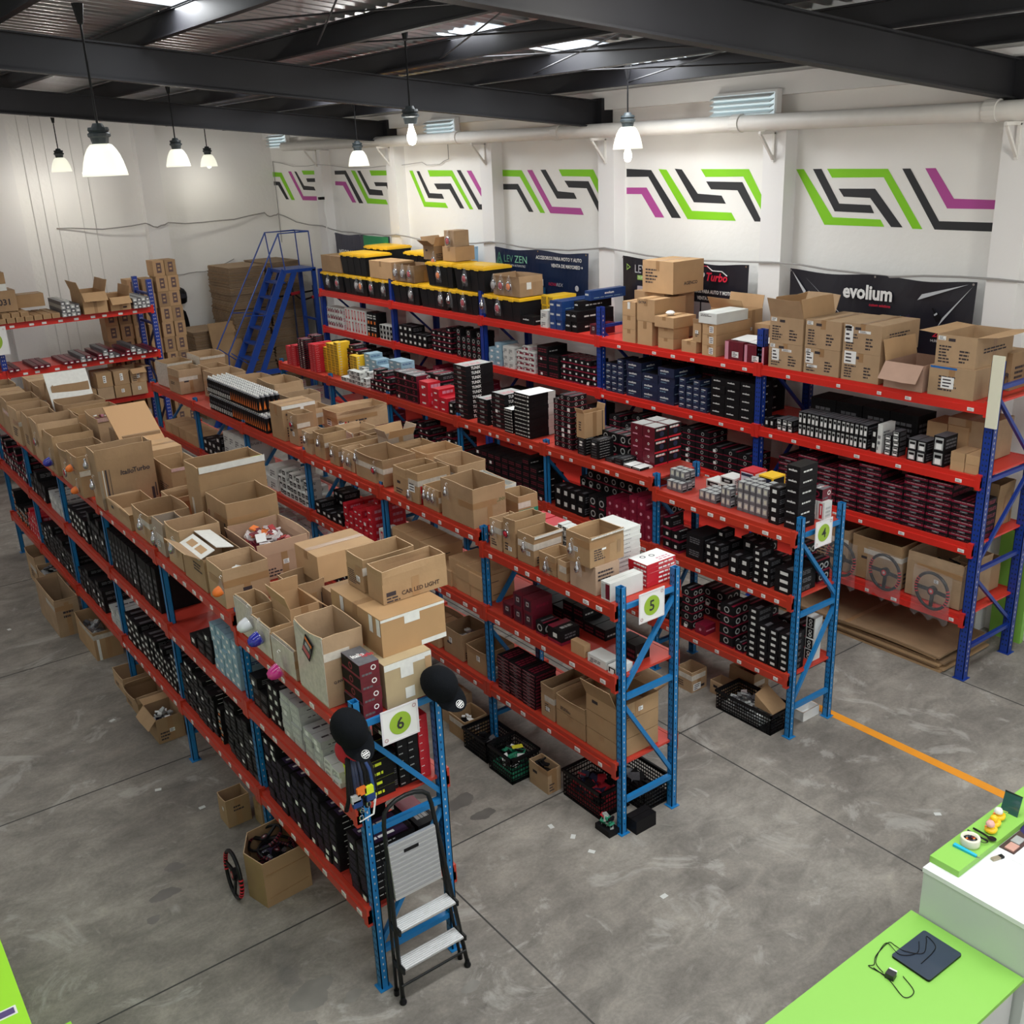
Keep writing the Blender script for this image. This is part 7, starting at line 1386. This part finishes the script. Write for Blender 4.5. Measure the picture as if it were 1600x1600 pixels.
b=MB(); b.box((.01,.01,.004),(.08,.06,.012),M('skin_paper',(.55,.3,.24),.6)); b.box((.09,.02,.004),(.16,.07,.01),lgrey); b.build('papers',t); b=MB(); b.lathe((.27,.03,.004),[(.07,0),(.05,.02),(0,.028)],M('purple_cloth',(.04,.03,.16),.8),12); b.build('cloth',t)
t=thing('graphics_tablet','flat dark blue grey laptop closed on the green counter','laptop',(3.985,2.268,.75),rz=-.02); tm=M('tablet_navy',(.025,.038,.062),.35)
b=MB(); W_,D_2=.295,.222; rc=.014; P=[]
for cx_,cy_,a0 in ((W_-rc,-rc,0),(rc,-rc,PI/2),(rc,-D_2+rc,PI),(W_-rc,-D_2+rc,1.5*PI)):
    for k in range(5): a=a0+PI/2*k/4; P.append((cx_+rc*math.cos(a),cy_+rc*math.sin(a)))
nP=len(P); b.poly([(x,y,.014) for x,y in P],tm); b.poly([(x,y,.001) for x,y in P][::-1],tm)
for i in range(nP): (x0,y0),(x1,y1)=P[i],P[(i+1)%nP]; b.poly([(x0,y0,.001),(x1,y1,.001),(x1,y1,.014),(x0,y0,.014)],blackp)
b.build('lid',t)
t=thing('charger','black and white power plug on the green counter','charger',(3.87,2.19,.75),rz=.2); b=MB(); b.box((-.028,-.022,0),(.014,.022,.032),M('plug_black',(.02,.02,.022),.4)); b.build('body',t); b=MB(); b.box((.014,-.02,.002),(.026,.02,.03),white); b.build('white_end',t)
def spline(P,n=8):
    out=[]; P=[Vector(p) for p in P]
    for i in range(len(P)-1):
        p0,p1,p2,p3=P[max(i-1,0)],P[i],P[i+1],P[min(i+2,len(P)-1)]
        for k in range(n):
            t_2=k/n; out.append(.5*((2*p1)+(-p0+p2)*t_2+(2*p0-5*p1+4*p2-p3)*t_2**2+(-p0+3*p1-3*p2+p3)*t_2**3))
    out.append(P[-1]); return out
z=.754; zt=.767
b=MB(); b.tube(spline([(3.855,2.2,z),(3.84,2.30,z),(3.87,2.29,z),(3.93,2.32,z),(4.06,2.334,z),(4.07,2.30,z),(4.06,2.24,zt),(4.12,2.17,zt),(4.2,2.2,zt),(4.245,2.225,zt),(4.22,2.16,zt),(4.16,2.14,zt),(4.05,2.135,zt)]),.0022,blackp,5)
b.tube(spline([(3.86,2.23,z),(3.9,2.30,z),(4.05,2.34,z),(4.02,2.24,zt),(4.1,2.19,zt),(4.18,2.23,zt)]),.002,blackp,5)
b.tube(spline([(3.85,2.28,z),(3.84,2.18,z),(3.80,2.07,z),(3.87,2.06,z),(3.915,2.15,z)]),.0024,blackp,5); b.build('charging_cable',label='thin black charging cable looping over the green counter and the laptop',cat='cable')
# lime green booth at the left bottom corner
t=thing('green_booth','bright lime green booth top at the bottom left corner','booth',(-1.2,3.3,0)); b=MB(); b.box((0,.75,0),(1.455,2.9,1.1),M('booth_lime',(.33,.74,.01),.45)); b.build('tall_part',t); b=MB(); b.box((0,.0,0),(1.62,1.08,.95),M('green_side',(.25,.60,.03),.5)); b.build('low_part',t)
b=MB(); b.box((0,0,0),(.10,.06,.002),white); b.quad((0,0,.002),(1,0,0),(0,1,0),.008,.008,.09,.05,M('logo_purple',(.08,.05,.18),.5)); b.build('sticker',None,(.12,4.42,1.1001),label='purple and white sticker on the lime booth',cat='sticker')
# litter
for k,(u,v,l) in enumerate(((4.0,3.95,'small white paper tag on the floor right of the step ladder'),(3.95,4.82,'white label on the floor nearest to rack five'),(3.92,5.02,'white label on the floor beside the near crate'),(3.98,4.62,'white label on the floor at the foot of rack five'),(1.76,7.5,'torn paper tag on the floor left of the third post'),(1.78,8.9,'paper scrap beside the crushed carton'),(1.35,12.0,'paper scrap far in the left aisle'),(1.42,11.7,'second paper scrap far in the left aisle'),(6.2,3.3,'white paint scrap near the orange line'),(1.9,7.0,'small paper tag by the post foot'))):
    b=MB(); b.box((0,0,0),(.05,.035,.001),offw); b.build('paper_scrap',None,(u,v,.0015),rz=k*.7,label=l,cat='paper scrap')
b=MB(); b.box((9.3,4.3,0),(9.36,4.62,1.2),green); b.build('green_board',label='lime green board standing behind the near end of the wall rack',cat='board')
b=MB(); b.box((0,0,0),(.02,.10,.62),M('foam_cream',(.72,.70,.55),.7)); b.build('foam_strip',None,(8.165,4.22,2.44),label='cream foam edge protector strapped on the near post of the wall rack',cat='edge protector')
# ---------- keep the small boxes that can be seen; past 300 of a kind the smallest-showing ones become one object ----------
def _count():
    from mathutils.bvhtree import BVHTree
    V=[];F=[];own=[]; prod={o.name for o in PROD}
    bpy.context.view_layer.update()
    for o in bpy.data.objects:
        if o.type!='MESH': continue
        n=o.name.split('.')[0]
        if n in ('ceiling','lettering','print','plastic_bag','price_tag','floor'): continue
        me=o.data; mw=o.matrix_world
        pol=me.polygons[:6] if o.name in prod else me.polygons
        if len(pol)>1200: continue
        k=len(V); vv=me.vertices[:8] if o.name in prod else me.vertices
        V+=[mw@q.co for q in vv]
        for p in pol: F.append([k+i for i in p.vertices]); own.append(o.name)
    tree=BVHTree.FromPolygons(V,F); hits={}; side=set()
    mw=co.matrix_world; rot=mw.to_3x3(); f=1573.72
    for org,st in ((mw.translation,2),(mw.translation+rot@Vector((.6,0,0)),4),(mw.translation-rot@Vector((.6,0,0)),4)):
        for py in range(250,1560,st):
            for px in range(0,1600,st):
                d=rot@Vector(((px+.5-800)/f,(800-py-.5)/f,-1)); _l,_n,i,_d=tree.ray_cast(org,d)
                if i is not None:
                    if st==2: hits[own[i]]=hits.get(own[i],0)+1
                    else: side.add(own[i])
    return hits,side
hits,side=_count()
bykind={}
top={}
for o in PROD:
    if o.name in hits or o.name in side: s_,k=SID[o.name]; top[s_]=max(top.get(s_,-1),k)
for o in list(PROD):
    if SID[o.name][1]>top.get(SID[o.name][0],-1): bpy.data.objects.remove(o)
    else: bykind.setdefault(o.name.split('.')[0],[]).append(o)
for k,v in bykind.items():
    if len(v)>295:
        v.sort(key=lambda o:-hits.get(o.name,0)); rest=v[295:]; b=MB()
        for o in rest:
            me=o.data; mw=o.matrix_world.copy(); mw=Matrix.Translation(o.location)@Matrix.Rotation(o.rotation_euler.z,4,'Z'); n=len(b.v)
            b.v+=[tuple(mw@q.co) for q in me.vertices]
            for p in me.polygons: b.f.append(tuple(n+i for i in p.vertices)); b.mi.append(b.mid(me.materials[p.material_index]))
            bpy.data.objects.remove(o)
        o=b.build(k+'_remainder'); o['label']='remaining %s items showing smallest deep on the rack shelves'%k.replace('_',' '); o['category']='box'; o['kind']='stuff'
